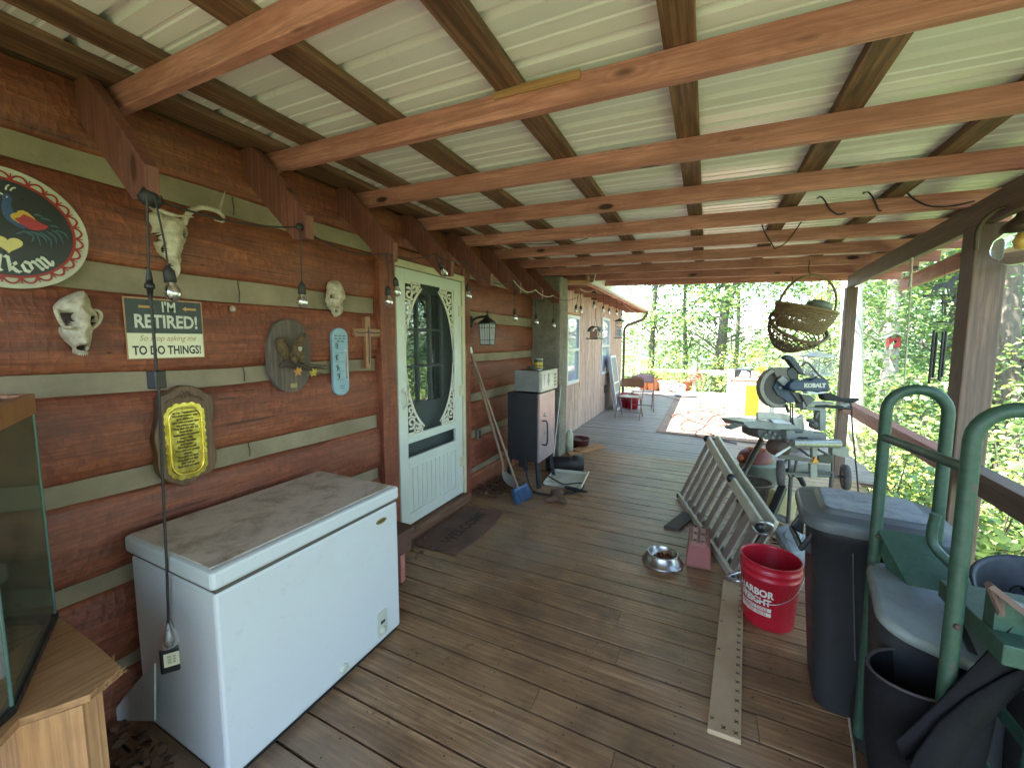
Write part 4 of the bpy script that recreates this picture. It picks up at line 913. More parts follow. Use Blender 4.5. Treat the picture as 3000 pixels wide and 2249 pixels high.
for s in (-1,1): mb.tube(bez([(px_+.004,q[0]+s*.02,q[1]-.004),(px_+.005,q[0]+s*.04,q[1]-.016),(px_+.004,q[0]+s*.06,q[1]-.02),(px_+.004,q[0]+s*.07,q[1]-.035)],4),.004,5)
part('carved_flower',mb,MATS['plaque_wood'],pl)
# ---- squirrel mount
def B8(a,b,x): return onx(700+a/4.738,850+b/4.738,x)
sq=thing('squirrel_mount','mounted squirrel on a branch fixed to an oval grey barnwood board','taxidermy',(FX,1.53,1.31))
c0=B8(722,912,FX+.03); e0=B8(430,912,FX+.03);e1=B8(1012,912,FX+.03); f0=B8(722,408,FX+.03);f1=B8(722,1410,FX+.03)
pts=[]; rx,rz=(e1.y-e0.y)/2,(f0.z-f1.z)/2
for k in range(48): a=2*PI*k/48; ca,sa=math.cos(a),math.sin(a); pts.append((c0.y+rx*math.copysign(abs(ca)**.8,ca),c0.z+rz*math.copysign(abs(sa)**.85,sa)))
mb=MB(); mb.prism(pts,(FX-.004,0,0),(0,1,0),(0,0,1),.032); part('oval_board',mb,wood('grey_barnwood',(0.22,0.17,0.13),(0.11,0.085,0.065),rough=.85,bump=.8,knots=.3),sq,bevel=.002)
def skin(name,verts,edges,radii,mat,parent,sub=2,root=0):
    org=ORG[parent.name]; me=bpy.data.meshes.new(name); me.from_pydata([tuple(Vector(v)-Vector(org)) for v in verts],edges,[])
    me.materials.append(mat); o=bpy.data.objects.new(name,me); COL.objects.link(o); o.parent=parent; ORG[o.name]=org
    m=o.modifiers.new('k','SKIN'); me.skin_vertices.new() if not me.skin_vertices else None
    for i,r_ in enumerate(radii): me.skin_vertices[0].data[i].radius=(r_,r_) if not isinstance(r_,tuple) else r_
    me.skin_vertices[0].data[root].use_root=True; m.use_smooth_shade=True
    s=o.modifiers.new('s','SUBSURF'); s.levels=sub; s.render_levels=sub
    return o
def fur(name,c,c2):
    t=NT(name); tc=t.n('ShaderNodeTexCoord'); mp=t.n('ShaderNodeMapping'); t.l(tc.outputs['Object'],mp.inputs[0]); mp.inputs['Scale'].default_value=(160,160,60)
    a=t.noise(mp.outputs[0],1,4,.7,.5); return t.set(t.ramp(a,[(.35,c2),(.65,c)]),.9,0,t.bump(a,1,.01))
F_sq=fur('squirrel_fur',(0.20,0.125,0.05),(0.065,0.038,0.018))
xq=FX+.085
Vv=[B8(810,960,xq),B8(800,860,xq),B8(800,760,xq),B8(835,690,xq+.01),B8(885,645,xq+.02),B8(935,650,xq+.03),B8(850,760,xq+.04),B8(905,770,xq+.06),B8(860,930,xq+.04),B8(880,1000,xq+.05),B8(760,940,xq+.04),B8(800,1010,xq+.05)]
skin('squirrel_body',Vv,[(0,1),(1,2),(2,3),(3,4),(4,5),(2,6),(6,7),(0,8),(8,9),(0,10),(10,11)],[.034,.034,.028,.018,.021,.010,.010,.005,.016,.007,.018,.007],F_sq,sq)
skin('squirrel_tail',[B8(740,1000,xq-.03),B8(650,900,xq-.04),B8(600,790,xq-.04),B8(560,700,xq-.04),B8(640,660,xq-.03)],[(0,1),(1,2),(2,3),(3,4)],[.012,.030,.036,.030,.014],F_sq,sq)
mb=MB(); p=B8(870,615,xq+.02); mb.sph(p,(.006,.006,.010),8,6); p=B8(915,617,xq+.015); mb.sph(p,(.006,.005,.009),8,6); part('squirrel_ears',mb,F_sq,sq)
mb=MB(); mb.sph(B8(905,640,xq+.045),.004,8,6); part('squirrel_eye',mb,M_black,sq)
mb=MB(); mb.sph(B8(845,800,xq+.03),(.016,.010,.022),10,6); part('white_chest',mb,plain('white_fur',(0.5,0.45,0.36),rough=.95),sq)
mb=MB(); mb.tube(bez([B8(575,1060,FX+.04),B8(680,1010,FX+.07),B8(800,1030,FX+.10),B8(950,1080,FX+.12),B8(1100,1075,FX+.14),B8(1215,1095,FX+.15)],5),[.010,.012,.014,.016,.018,.020,.021,.022,.023,.023,.022,.021,.019,.018,.016,.014,.012,.011,.010,.009,.008,.007,.006,.005,.004,.003],9)
mb.tube(bez([B8(700,1000,FX+.08),B8(850,990,FX+.13),B8(1000,1030,FX+.14),B8(1210,1050,FX+.15)],5),.005,6); mb.tube(bez([B8(1000,1110,FX+.12),B8(1120,1150,FX+.14),B8(1200,1170,FX+.13)],4),.004,5); part('branch',mb,bark('dark_branch',(0.10,0.065,0.045),(0.03,0.02,0.015)),sq)
def starleaf(mb,c,r_,x,rot=0):
    P=[]
    for k in range(10): a=2*PI*k/10+rot; q=r_ if k%2==0 else r_*.45; P.append((c[0]+q*math.cos(a),c[1]+q*math.sin(a)))
    mb.prism(P,(x,0,0),(0,1,0),(0,0,1),.002)
for (a,b,cc) in ((815,1130,(0.62,0.27,0.05)),(1030,1145,(0.50,0.36,0.05))):
    mb=MB(); p=B8(a,b,FX+.15); starleaf(mb,(p.y,p.z),.028,p.x,.4); starleaf(mb,(p.y+.008,p.z+.008),.020,p.x+.003,.9); part('silk_leaf',mb,plain('leaf_%d'%a,cc,rough=.6,scale=30),sq)
mb=MB(); p=B8(765,1322,FX+.03); mb.mm((FX+.029,p.y-.020,p.z-.012),(FX+.0305,p.y+.020,p.z+.012)); part('name_plate',mb,plain('small_brass',(0.36,0.27,0.12),rough=.4,metal=.6),sq)
# ---- thermometer, cross, outlet
th=thing('wall_thermometer','pale blue round-ended wall thermometer with small drawings','thermometer',(FX,1.86,1.25))
tc_=(1.862,1.468); mb=MB(); mb.prism(rrect(.126,.44,.058,7,*tc_),(FX-.003,0,0),(0,1,0),(0,0,1),.025); part('backplate',mb,plain('pale_blue_paint',(0.28,0.43,0.52),rough=.4,amt=.2),th,bevel=.005)
mb=MB(); mb.mm((FX+.022,tc_[0]+.028,tc_[1]-.11),(FX+.0245,tc_[0]+.046,tc_[1]+.08)); part('scale_strip',mb,plain('scale_white',(0.62,0.68,0.70),rough=.4),th)
mb=MB(); mb.tube([(FX+.028,tc_[0]+.037,tc_[1]-.105),(FX+.028,tc_[0]+.037,tc_[1]+.07)],.0022,6); mb.sph((FX+.028,tc_[0]+.037,tc_[1]-.105),.005,8,6); part('glass_tube',mb,plain('red_spirit',(0.45,0.12,0.12),rough=.2),th)
mb=MB(); X=FX+.0225; rs2=random.Random(8)
for r_ in range(3):
    for w in range(3 if r_<2 else 2):
        y=tc_[0]-.045+w*.032+(.02 if r_==2 else 0); z=tc_[1]+.168-r_*.018
        rib(mb,cr([(y,z),(y+.004,z+.006),(y+.008,z-.003),(y+.013,z+.005),(y+.018,z-.002),(y+.022,z+.003)],3),.0016,X)
for z in (.06,.0,-.06,-.115): rib(mb,[(tc_[0]-.045,tc_[1]+z),(tc_[0]+.02,tc_[1]+z)],.0015,X)
for z in (.105,.03,-.035,-.09):
    for k in range(3):
        y=tc_[0]-.025+rs2.uniform(-.01,.01); rib(mb,cr([(y,tc_[1]+z-.018),(y+rs2.uniform(-.01,.012),tc_[1]+z-.005),(y+rs2.uniform(-.012,.012),tc_[1]+z+.005),(y+rs2.uniform(-.01,.01),tc_[1]+z+.018)],3),.0025,X)
for k in range(14): rib(mb,[(tc_[0]+.030,tc_[1]-.09+k*.012),(tc_[0]+.035,tc_[1]-.09+k*.012)],.0012,X+.002)
for r_ in range(2): rib(mb,cr([(tc_[0]-.015,tc_[1]-.158-r_*.016),(tc_[0]-.005,tc_[1]-.152-r_*.016),(tc_[0]+.005,tc_[1]-.160-r_*.016),(tc_[0]+.02,tc_[1]-.155-r_*.016)],4),.0018,X)
part('printed_marks',mb,M_ink,th)
cs=thing('wooden_cross','wooden cross with dark groove hanging between the thermometer and door jamb','cross',(FX,2.09,1.41))
M_cross=wood('cross_wood',(0.46,0.22,0.10),(0.28,0.12,0.055),rough=.4,scale=2)
yc_,zc_=2.092,1.662
mb=MB(); mb.mm((FX,yc_-.022,1.412),(FX+.034,yc_+.022,1.772)); part('upright',mb,M_cross,cs,bevel=.002)
mb=MB(); mb.mm((FX+.002,yc_-.118,zc_-.028),(FX+.032,yc_-.0221,zc_+.028)); mb.mm((FX+.002,yc_+.0221,zc_-.028),(FX+.032,yc_+.118,zc_+.028)); part('crossbar',mb,M_cross,cs,bevel=.002)
mb=MB(); rib(mb,[(yc_+.004,1.45),(yc_+.006,1.56),(yc_+.004,1.705)],.008,FX+.0335); rib(mb,cr([(yc_-.11,zc_+.002),(yc_-.05,zc_-.003),(yc_,zc_+.003),(yc_+.05,zc_-.002),(yc_+.11,zc_+.002)],4),.008,FX+.0338); part('groove',mb,M_ink,cs)
ot=thing('wall_outlet','small weathered electrical outlet low on the wall right of the door','outlet',(FX,3.63,.55)); p=onx(1403,1272,FX)
mb=MB(); mb.mm((FX-.01,p.y-.035,p.z-.06),(FX+.012,p.y+.035,p.z+.06)); part('cover_plate',mb,plain('grey_cover',(0.20,0.17,0.13),rough=.5),ot,bevel=.003)
for s in (-1,1):
    mb=MB(); mb.prism(rrect(.034,.040,.012,4,p.y,p.z+s*.024),(FX+.012,0,0),(0,1,0),(0,0,1),.003); part('socket',mb,M_black,ot)
# ---- wall lantern
la=thing('wall_lantern','black mission-style wall lantern with grid panes right of the door','wall lamp',(FX,3.95,1.5))
L0=onx(1428,975,-1.98); M_lb=plain('lantern_black',(0.02,0.018,0.018),rough=.5)
bw,bt,zb,zt=.062,.072,L0.z-.118,L0.z+.092
mb=MB(); mb.sph((FX+.01,L0.y-.02,zt+.02),(.02,.045,.06),12,8); mb.tube(bez([(FX+.02,L0.y-.02,zt+.03),(FX+.07,L0.y-.01,zt+.06),(L0.x-.03,L0.y,zt+.07),(L0.x,L0.y,zt+.06)],6),.012,8); part('bracket',mb,M_lb,la)
mb=MB(); mb.lathe([(.0,.15),(.004,.12),(.012,.11),(.008,.095),(.02,.085),(.016,.07),(.03,.058),(.045,.045),(bt*1.25,.012),(bt*1.3,0),(bt*1.2,-.004),(0,-.004)],(L0.x,L0.y,zt),4,rot=(0,0,PI/4),smooth=False); part('cap',mb,M_lb,la)
mb=MB()
for sx in (-1,1):
    for sy in (-1,1): mb.beam((L0.x+sx*bw*.84,L0.y+sy*bw*.84,zb),(L0.x+sx*bt*.84,L0.y+sy*bt*.84,zt),.007,.007)
for q,z in ((0,zb),(.22,None),(.80,None),(1,zt)):
    z=zb+(zt-zb)*q; w=(bw+(bt-bw)*q)*.84
    for s in (-1,1): mb.beam((L0.x-w,L0.y+s*w,z),(L0.x+w,L0.y+s*w,z),.004,.005 if q not in(0,1) else .010); mb.beam((L0.x+s*w,L0.y-w,z),(L0.x+s*w,L0.y+w,z),.004,.005 if q not in (0,1) else .010)
for s in (-1,1):
    for o_ in (-.5,.0,.5):
        mb.beam((L0.x+o_*bw*.84,L0.y+s*bw*.84,zb),(L0.x+o_*bt*.84,L0.y+s*bt*.84,zt),.003,.003); mb.beam((L0.x+s*bw*.84,L0.y+o_*bw*.84,zb),(L0.x+s*bt*.84,L0.y+o_*bt*.84,zt),.003,.003)
part('grid_frame',mb,M_lb,la)
mb=MB(); w0,w1=bw*.80,bt*.80; V=[Vector((L0.x+a*w,L0.y+b*w,z)) for z,w in ((zb+.004,w0),(zt-.002,w1)) for a,b in ((-1,-1),(1,-1),(1,1),(-1,1))]; mb.add(V,[(0,1,5,4),(1,2,6,5),(2,3,7,6),(3,0,4,7),(3,2,1,0)])
part('frosted_panes',mb,plain('frosted_pane',(0.55,0.56,0.55),rough=.25,amt=.25,scale=25),la)
# ================================================================ string lights and hanging cord
M_bulb=glass('bulb_glass',(0.93,0.95,0.95),.02,1.0); M_fil=plain('bulb_metal',(0.6,0.55,0.45),rough=.3,metal=.8)
def bulb(root,top,bot,tilt=None,s=1.0):
    top=Vector(top);bot=Vector(bot); d=(bot-top); L=d.length; d.normalize(); M=(-d).to_track_quat('Z','Y').to_matrix()
    mb=MB(); mid=top.lerp(bot,.5)+Vector((random.uniform(-.008,.008),random.uniform(-.008,.008),0)); mb.tube(bez([top,mid,bot-d*.075*s],4),.0032*s,6)
    c_=bot-d*.075*s; mb.lathe([(.004*s,.012*s),(.012*s,.0),(.017*s,-.008*s),(.018*s,-.045*s),(.014*s,-.047*s)],c_,12,M); so_=part('bulb_drop',mb,M_wire,root)
    mb=MB(); mb.lathe([(.012*s,-.044*s),(.013*s,-.052*s),(.022*s,-.068*s),(.025*s,-.085*s),(.020*s,-.101*s),(.010*s,-.110*s),(0,-.112*s)],c_,16,M); part('bulb',mb,M_bulb,so_)
    mb=MB(); mb.lathe([(.009*s,-.045*s),(.009*s,-.054*s),(.004*s,-.06*s),(.004*s,-.075*s),(0,-.08*s)],c_,8,M); part('filament',mb,M_fil,so_)
TX=-1.715
s1=thing('string_lights','string of clear bulbs on black drops looped from tail to tail along the cabin eave','string lights',(TX,2.5,2.1))
def tx(px,py): return onx(px,py,TX)
anch=[ony(440,580,.735),ony(877,665,1.30),tx(1130,742),tx(1272,745),tx(1363,763),tx(1503,823),tx(1567,850),tx(1619,866),V3((-1.66,5.52,2.22))]
mb=MB()
for a,b,s_ in zip(anch[:-1],anch[1:],(.03,.05,.03,.03,.09,.06,.04,.05)):
    mb.tube(sag(a,b,s_),.0042,6)
mb.sph(anch[0],(.03,.035,.03),10,6,fn=lambda n_,q:q*(1+.3*mnoise.noise(n_*3))); mb.sph(anch[1],(.014,.02,.018),8,6)
part('cable',mb,M_wire,s1)
mb=MB()
for a,b,s_ in zip(anch[5:7],anch[6:8],(.06,.04)): mb.tube([p+Vector((.007,0,.004)) for p in sag(a,b,s_)],.005,6)
part('pale_cord',mb,M_rope,s1,label='pale cord twisted round the cable')
P0=ony(505,905,.735)
mb=MB(); so_=None
bulb(s1,V3((anch[0].x+.03,.735,anch[0].z)),ony(505,852,.76),s=1.0); bulb(s1,anch[1],ony(886,880,1.31)); bulb(s1,anch[2],tx(1139,880)); bulb(s1,anch[2]+V3((0,.05,0)),tx(1153,850)+V3((0,.03,0)),s=.95)
bulb(s1,anch[3],tx(1301,796)); bulb(s1,anch[4],tx(1373,864)); bulb(s1,anch[5],tx(1509,930)); bulb(s1,anch[6],tx(1571,942)); bulb(s1,anch[7],tx(1622,952))
s2=thing('string_lights','string of clear bulbs hanging under the eave of the wooden house','string lights',(-1.6,8,2.3))
EX=-1.62
an2=[V3((-1.66,5.56,2.25))]+[onx(px,py,EX) for px,py in ((1700,846),(1742,848),(1767,850),(1784,858),(1806,872),(1822,884))]+[V3((EX,y,2.34)) for y in (10.6,11.6)]
mb=MB()
for a,b in zip(an2[:-1],an2[1:]): mb.tube(sag(a,b,.045,6),.0045,5)
part('cable',mb,M_rope,s2,label='pale cable')
for a,(px,py) in zip(an2[1:7],((1702,912),(1740,897),(1767,910),(1784,916),(1806,920),(1821,928))): bulb(s2,a,onx(px,py,EX))
bulb(s2,an2[0],onx(1686,908,-1.66)) 
co=thing('hanging_extension_cord','black extension cord with plug blocks dangling in front of the chest freezer','extension cord',(-1.72,.72,.7))
def cy_(px,py,y=.70): return ony(px,py,y)
mb=MB(); mb.tube(bez([cy_(430,575),cy_(434,700),cy_(436,780),cy_(437,800)],5),.0038,6); mb.tube(bez([cy_(441,870),cy_(452,1000),cy_(458,1090)],5),.005,6); mb.tube(bez([cy_(466,1140),cy_(474,1350),cy_(488,1650),cy_(494,1845)],6),.0045,6); part('cable',mb,M_wire,co)
mb=MB(); a=cy_(436,792);b=cy_(441,878); d_=b-a; mb.tube([a,a.lerp(b,.3),a.lerp(b,.45),a.lerp(b,.46),a.lerp(b,.62),a.lerp(b,.63),b],[.006,.010,.011,.015,.015,.010,.006],8); part('connector',mb,M_black,co)
mb=MB(); p=cy_(459,1112); mb.box(p,(.035,.042,.062),(0,0,YAW)); part('plug_block',mb,M_black,co,bevel=.004)
mb=MB(); p=cy_(500,1928); mb.box(p,(.062,.024,.100),(0,0,YAW+.5)); pb=part('power_adapter',mb,M_black,co,bevel=.008)
Mx=Matrix.Rotation(YAW+.5,3,'Z'); u_=Mx@Vector((1,0,0)); q=p+Mx@Vector((.006,-.0125,.004)); mb=MB(); mb.box(q,(.046,.0008,.052),(0,0,YAW+.5)); part('rating_label',mb,M_cream,pb)
mb=MB(); 
for k in range(3): mb.text(("PFKK77","INPUT","OUTPUT")[k] if False else "IIII III",.012,q+Mx@Vector((0,-.0008,.012-k*.011)),u_,(0,0,1),.0003)
part('printed_marks',mb,M_ink,pb)
mb=MB(); mb.lathe([(.006,.09),(.014,.06),(.024,.035),(.034,.0),(.030,-.006)],p+V3((0,0,.062)),14); mb.tube([p+V3((0,0,.045)),p+V3((0,0,.065))],.012,8); part('plastic_wrap',mb,glass('crinkled_plastic',(0.82,0.82,0.78),.45,.5),co)
# ================================================================ chest freezer
def dep(px,py,D): return _C+ray(px,py)*D
X0,X1,Y0,Y1,ZT=-2.085,-1.475,0.712,1.622,0.825
fz=thing('chest_freezer','white chest freezer with dirty brown-stained lid against the log wall','freezer',(-1.78,1.17,0))
def dirty(name,c,dirt,amt,lo=.45,hi=.75,sc=3,rough=.35,foot=None):
    t=NT(name); v=t.coords((sc,sc,sc),0.0); a=t.noise(v,1.2,8,.72,.4); b=t.noise(v,9,6,.7); s_=t.noise(v,40,3,.6)
    col=t.mix(t.ramp(a,[(lo,0.0),(hi,amt)]),c,dirt); col=t.mix(t.ramp(b,[(.6,0),(.72,amt*.6)]),col,tuple(x*.45 for x in dirt)); col=t.mix(t.ramp(s_,[(.68,0),(.74,.5)]),col,tuple(x*.5 for x in dirt))
    if foot is not None:
        g=t.attr('gc'); sx=t.n('ShaderNodeSeparateXYZ'); t.l(g.outputs['Vector'],sx.inputs[0]); f=t.math('ADD',sx.outputs[2],t.math('MULTIPLY',a,-.22)); f=t.math('SUBTRACT',f,foot-.22)
        col=t.mix(t.ramp(f,[(.0,.75),(.14,0.0)]),col,(0.22,0.16,0.10))
    return t.set(col,t.ramp(a,[(.3,rough),(.7,min(1,rough+.3))]),0,t.bump(b,.08,.003))
M_fz=dirty('freezer_enamel',(0.55,0.56,0.56),(0.40,0.40,0.32),.28,.55,.9,2.2,foot=-.36)
M_lid=dirty('grimy_lid',(0.56,0.48,0.40),(0.22,0.14,0.08),.9,.46,.72,5,.5)
mb=MB(); mb.mm((X0+.02,Y0+.006,.03),(X1,Y1-.006,ZT-.085)); part('cabinet',mb,M_fz,fz,bevel=.012)
mb=MB(); mb.mm((X0+.03,Y0+.02,0),(X1-.02,Y1-.02,.04)); part('plinth',mb,M_black,fz)
mb=MB(); mb.mm((X0+.03,Y0+.012,ZT-.09),(X1-.006,Y1-.012,ZT-.07)); part('seal',mb,plain('grimy_seal',(0.11,0.09,0.07),rough=.8),fz)
mb=MB(); mb.mm((X0,Y0-.004,ZT-.072),(X1+.006,Y1+.004,ZT-.003)); lid=part('lid',mb,M_fz,fz,bevel=.014)
mb=MB(); mb.mm((X0+.012,Y0+.012,ZT-.006),(X1-.030,Y1-.012,ZT)); part('lid_top',mb,M_lid,lid,bevel=.003)
def fzp(pts): return [((q:=onx(1000+a/2.369,1300+b/2.369,X1)).y,q.z) for a,b in pts]
c_=fzp([(277,533)])[0]; mb=MB(); mb.prism(ell(.036,.013,28,*c_),(X1,0,0),(0,1,0),(0,0,1),.003); bd=part('badge',mb,plain('badge_gold',(0.35,0.27,0.08),rough=.35,metal=.5),fz)
mb=MB(); mb.text("HOLIDAY",.012,(X1+.003,c_[0],c_[1]),TU,TV,.0005,sx=.9) if False else rib(mb,cr([(c_[0]-.024,c_[1]),(c_[0]-.016,c_[1]+.005),(c_[0]-.008,c_[1]-.004),(c_[0],c_[1]+.005),(c_[0]+.008,c_[1]-.004),(c_[0]+.016,c_[1]+.005),(c_[0]+.024,c_[1]-.002)],4),.002,X1+.003); part('badge_mark',mb,M_ink,bd)
p0_,p1_=fzp([(255,1160)])[0],fzp([(310,1320)])[0]; pc=((p0_[0]+p1_[0])/2,(p0_[1]+p1_[1])/2); pw,ph=.068,.135
mb=MB(); mb.prism(rrect(pw,ph,.010,4,*pc),(X1,0,0),(0,1,0),(0,0,1),.006); cp=part('control_panel',mb,plain('panel_cream',(0.52,0.52,0.42),rough=.4,amt=.1),fz,bevel=.0015)
mb=MB(); mb.mm((X1+.006,pc[0]-.014,pc[1]+.004),(X1+.009,pc[0]+.014,pc[1]+.017)); part('switch',mb,plain('switch_navy',(0.02,0.035,0.08),rough=.3),cp)
mb=MB(); mb.lathe([(.019,0),(.019,.006),(.015,.012),(0,.012)],(X1+.006,pc[0],pc[1]-.035),20,rot=(0,PI/2,0)); mb.mm((X1+.016,pc[0]-.003,pc[1]-.052),(X1+.022,pc[0]+.003,pc[1]-.018)); part('dial',mb,MATS['panel_cream'],cp)
q=fzp([(15,1555)])[0]; mb=MB(); mb.lathe([(.021,0),(.021,.008),(.014,.012),(0,.010)],(X1,q[0],q[1]),18,rot=(0,PI/2,0)); part('drain_plug',mb,MATS['panel_cream'],fz)
# small bench past the freezer, white panel behind, leaves
sb=thing('small_wooden_bench','small worn red wooden bench squeezed between the freezer and the door jamb','bench',(-1.9,1.85,0))
M_worn=wood('worn_red_board',(0.20,0.085,0.06),(0.11,0.05,0.035),rough=.7,dirt=.5)
q=onz(1170,1712); bxx=q.x
mb=MB(); mb.mm((-2.12,1.68,.33),(bxx+.03,2.06,.36)); part('seat',mb,M_worn,sb,bevel=.003)
mb=MB(); mb.mm((-2.10,1.70,.20),(bxx+.018,2.04,.33)); part('apron',mb,M_worn,sb,bevel=.003)
for yy in (1.74,1.97):
    for xx in (-2.07,bxx-.02): mb=MB(); mb.mm((xx-.02,yy-.02,0),(xx+.02,yy+.02,.2)); part('leg',mb,M_redwood,sb)
mb=MB(); a=onz(318,2110,.02);b=onz(418,2112,.02);
mb.prism([((p:=ony(a,b,.66)).x,p.z) for a,b in ((313,2110),(450,2112),(450,1945),(405,1990),(360,2045))],(0,.668,0),(1,0,0),(0,0,1),.006); single('white_plastic_panel',mb,plain('dusty_white',(0.42,0.44,0.42),rough=.5),'dusty white triangular panel leaning behind the freezer corner','panel')
# ================================================================ glass tank on its plywood stand
zS=.69
S=[onz(px,py,zS) for px,py in ((173,1807),(277,1883),(358,1956),(263,2032),(170,2066),(55,2105))]
st=thing('plywood_stand','rough-cut plywood stand with jagged corner under the glass tank','stand',(-1.6,.2,0))
P=[(p.x,p.y) for p in S]; P+= [(-1.20,.02),(-1.1,-.35),(-2.12,-.35),(-2.12,.40)]
mb=MB(); mb.prism(P,(0,0,zS-.019),(1,0,0),(0,1,0),.019); part('top_panel',mb,M_ply,st)
def uprt(a,b,z0=0,z1=zS-.0195,th=.019,ins=.02):
    a=Vector(a);b=Vector(b);mb=MB(); m=(a+b)/2; d=(b-a); mb.beam(Vector((a.x,a.y,(z0+z1)/2)),Vector((b.x,b.y,(z0+z1)/2)),th,z1-z0); return mb
e1=onz(268,2036,zS);e1.z=0; e2=onz(60,2110,zS);e2.z=0
part('front_panel',uprt(e1+V3((-.02,-.01,0)),e2+V3((-.02,.0,0))),M_ply,st)
part('side_panel',uprt(e1+V3((-.03,.02,0)),(-2.05,.30,0)),M_ply,st)
mb=MB(); mb.beam(e1+V3((-.04,-.0,0)),e1+V3((-.04,-.0,zS-.02)),.03,.03); part('corner_post',mb,M_ply,st)
random.seed(12); mb=MB()
for k in range(60):
    i=random.choice((1,2,2,2)); a=S[i];b=S[i+1]; p=a.lerp(b,random.random()); d=V3((random.uniform(-.2,1),random.uniform(-.3,.8),random.uniform(-.8,.5))).normalized()
    mb.tube([p-V3((0,0,random.uniform(.002,.018))),p+d*random.uniform(.006,.022)],[.0012,.0003],4)
part('splinters',mb,M_ply,st,kind='stuff')
tk=thing('glass_tank','tall hexagonal glass display tank with oak trim standing on the plywood stand','tank',(-1.7,.1,zS))
h1=onz(163,1812,zS);h2=onz(38,2088,zS)
HX6=[(h1.x,h1.y),(h2.x,h2.y),(-1.22,-.06),(-1.35,-.34),(-1.80,-.34),(-2.12,-.05),(-2.14,.30)]
zt_=1.405
M_tg=glass('tank_glass',(0.75,0.80,0.68),.05,.1,fk=.30,dust=.16); M_oak=wood('oak_trim',(0.50,0.23,0.10),(0.32,0.13,0.05),rough=.35,scale=2)
for ia,(a,b) in enumerate(zip(HX6,HX6[1:]+HX6[:1])):
    mb=MB(); A_,B_=V3((a[0],a[1],0)),V3((b[0],b[1],0)); mb.add([A_+V3((0,0,zS+.02)),B_+V3((0,0,zS+.02)),B_+V3((0,0,zt_-.03)),A_+V3((0,0,zt_-.03))],[(0,1,2,3)]); part('glass_pane' if ia<4 else 'murk_backing',mb,M_tg if ia<4 else plain('murky_olive',(0.16,0.155,0.095),c2=(0.06,0.06,0.04),rough=.35,scale=3),tk)  # opaque dark rear faces added so the tank looks murky through the glass
for a in HX6: mb=MB(); mb.tube([(a[0],a[1],zS+.01),(a[0],a[1],zt_)],.004,6); part('edge_seal',mb,plain('green_edge',(0.10,0.17,0.15),rough=.2),tk)
cxh=sum(a[0] for a in HX6)/7; cyh=sum(a[1] for a in HX6)/7
o6=[(cxh+(a-cxh)*1.02,cyh+(b-cyh)*1.02) for a,b in HX6]; i6=[(cxh+(a-cxh)*.95,cyh+(b-cyh)*.95) for a,b in HX6]
mb=MB(); mb.ring(o6,i6,(0,0,zt_-.03),(1,0,0),(0,1,0),.062); part('oak_trim',mb,M_oak,tk,label='oak top frame',bevel=.002)
mb=MB(); mb.prism(i6,(0,0,zt_+.01),(1,0,0),(0,1,0),.012); part('top_cover',mb,plain('dark_cover',(0.05,0.045,0.045),rough=.35),tk)
mb=MB(); mb.ring(o6,i6,(0,0,zS),(1,0,0),(0,1,0),.02); part('base_trim',mb,M_black,tk)
mb=MB(); mb.mm((-1.95,.0,zS+.02),(-1.55,.22,zS+.22)); mb.mm((-1.98,.02,zS+.22),(-1.75,.2,zS+.50)); part('inner_steps',mb,plain('grey_cardboard',(0.30,0.29,0.24),rough=.8),tk,bevel=.003)
mb=MB(); mb.beam((-1.86,.26,zS+.03),(-1.90,.24,zS+.62),.05,.012); mb.beam((-1.72,.22,zS+.03),(-1.74,.20,zS+.56),.02,.02); part('inner_strips',mb,MATS['grey_cardboard'],tk)
rs_=np.random.RandomState(5)
leafcloud('moss',np.concatenate([rs_.normal(size=(700,3))*[.05,.05,.09]+[-1.72,.13,zS+.52],rs_.normal(size=(300,3))*[.08,.08,.03]+[-1.70,.05,zS+.28]]),.02,ML2,tk,ORG[tk.name],6,.2,partname='dried_moss')
mb=MB(); mb.sph(onz(14,1643,1.0) if False else V3((-1.60,.215,zS+.30)),.012,10,8); part('brass_knob',mb,M_brass,tk)
# ================================================================ door mat, debris
mt=thing('door_mat','worn dark brown doormat with faded lettering in front of the screen door','doormat',(-1.82,2.77,0))
def coir():
    t=NT('worn_coir'); v=t.coords((3,3,3)); a=t.noise(v,1.5,6,.7); b=t.noise(t.coords((60,60,60)),2,4,.7)
    c=t.ramp(a,[(.3,(0.07,0.038,0.028)),(.6,(0.15,0.075,0.05)),(.78,(0.24,0.18,0.14))]); return t.set(c,.95,0,t.bump(b,1,.01))
mb=MB(); mb.prism([(-2.045,2.36),(-2.01,2.37),(-1.62,2.40),(-1.60,2.75),(-1.635,3.20),(-1.9,3.21),(-2.04,3.19)],(0,0,.002),(1,0,0),(0,1,0),.012); part('mat_pile',mb,coir(),mt,bevel=.004)
mb=MB(); mb.text("WELCOME",.13,(-1.80,2.80,.0145),(0,1,0),(-1,0,0),.0015,bold=.004,sx=.95); part('faded_lettering',mb,plain('faded_black_pile',(0.062,0.036,0.028),rough=.95,scale=12),mt)
rs_=np.random.RandomState(9)
def scatter(name,label,cat,C,size,mat,seed=1):
    leafcloud(name,C,size,mat,None,(0,0,0),seed,1.2,partname=name); o=bpy.data.objects[name]; tag(o,label,cat,kind='stuff'); return o
M_dry=leafmat('dry_leaf',(0.12,0.07,0.045),(0.06,0.035,0.025),.1)
C=np.concatenate([rs_.uniform([-2.15,3.45,.01],[-1.85,4.1,.07],(260,3)),rs_.uniform([-2.1,3.6,.01],[-1.7,4.0,.03],(90,3)),rs_.uniform([-2.1,.1,.01],[-1.7,.68,.08],(380,3)),rs_.normal(size=(60,3))*[.1,.2,.01]+[-2.0,2.2,.02]])
scatter('dry_leaves','dry brown leaves piled along the foot of the log wall','dry leaves',C,.045,M_dry)
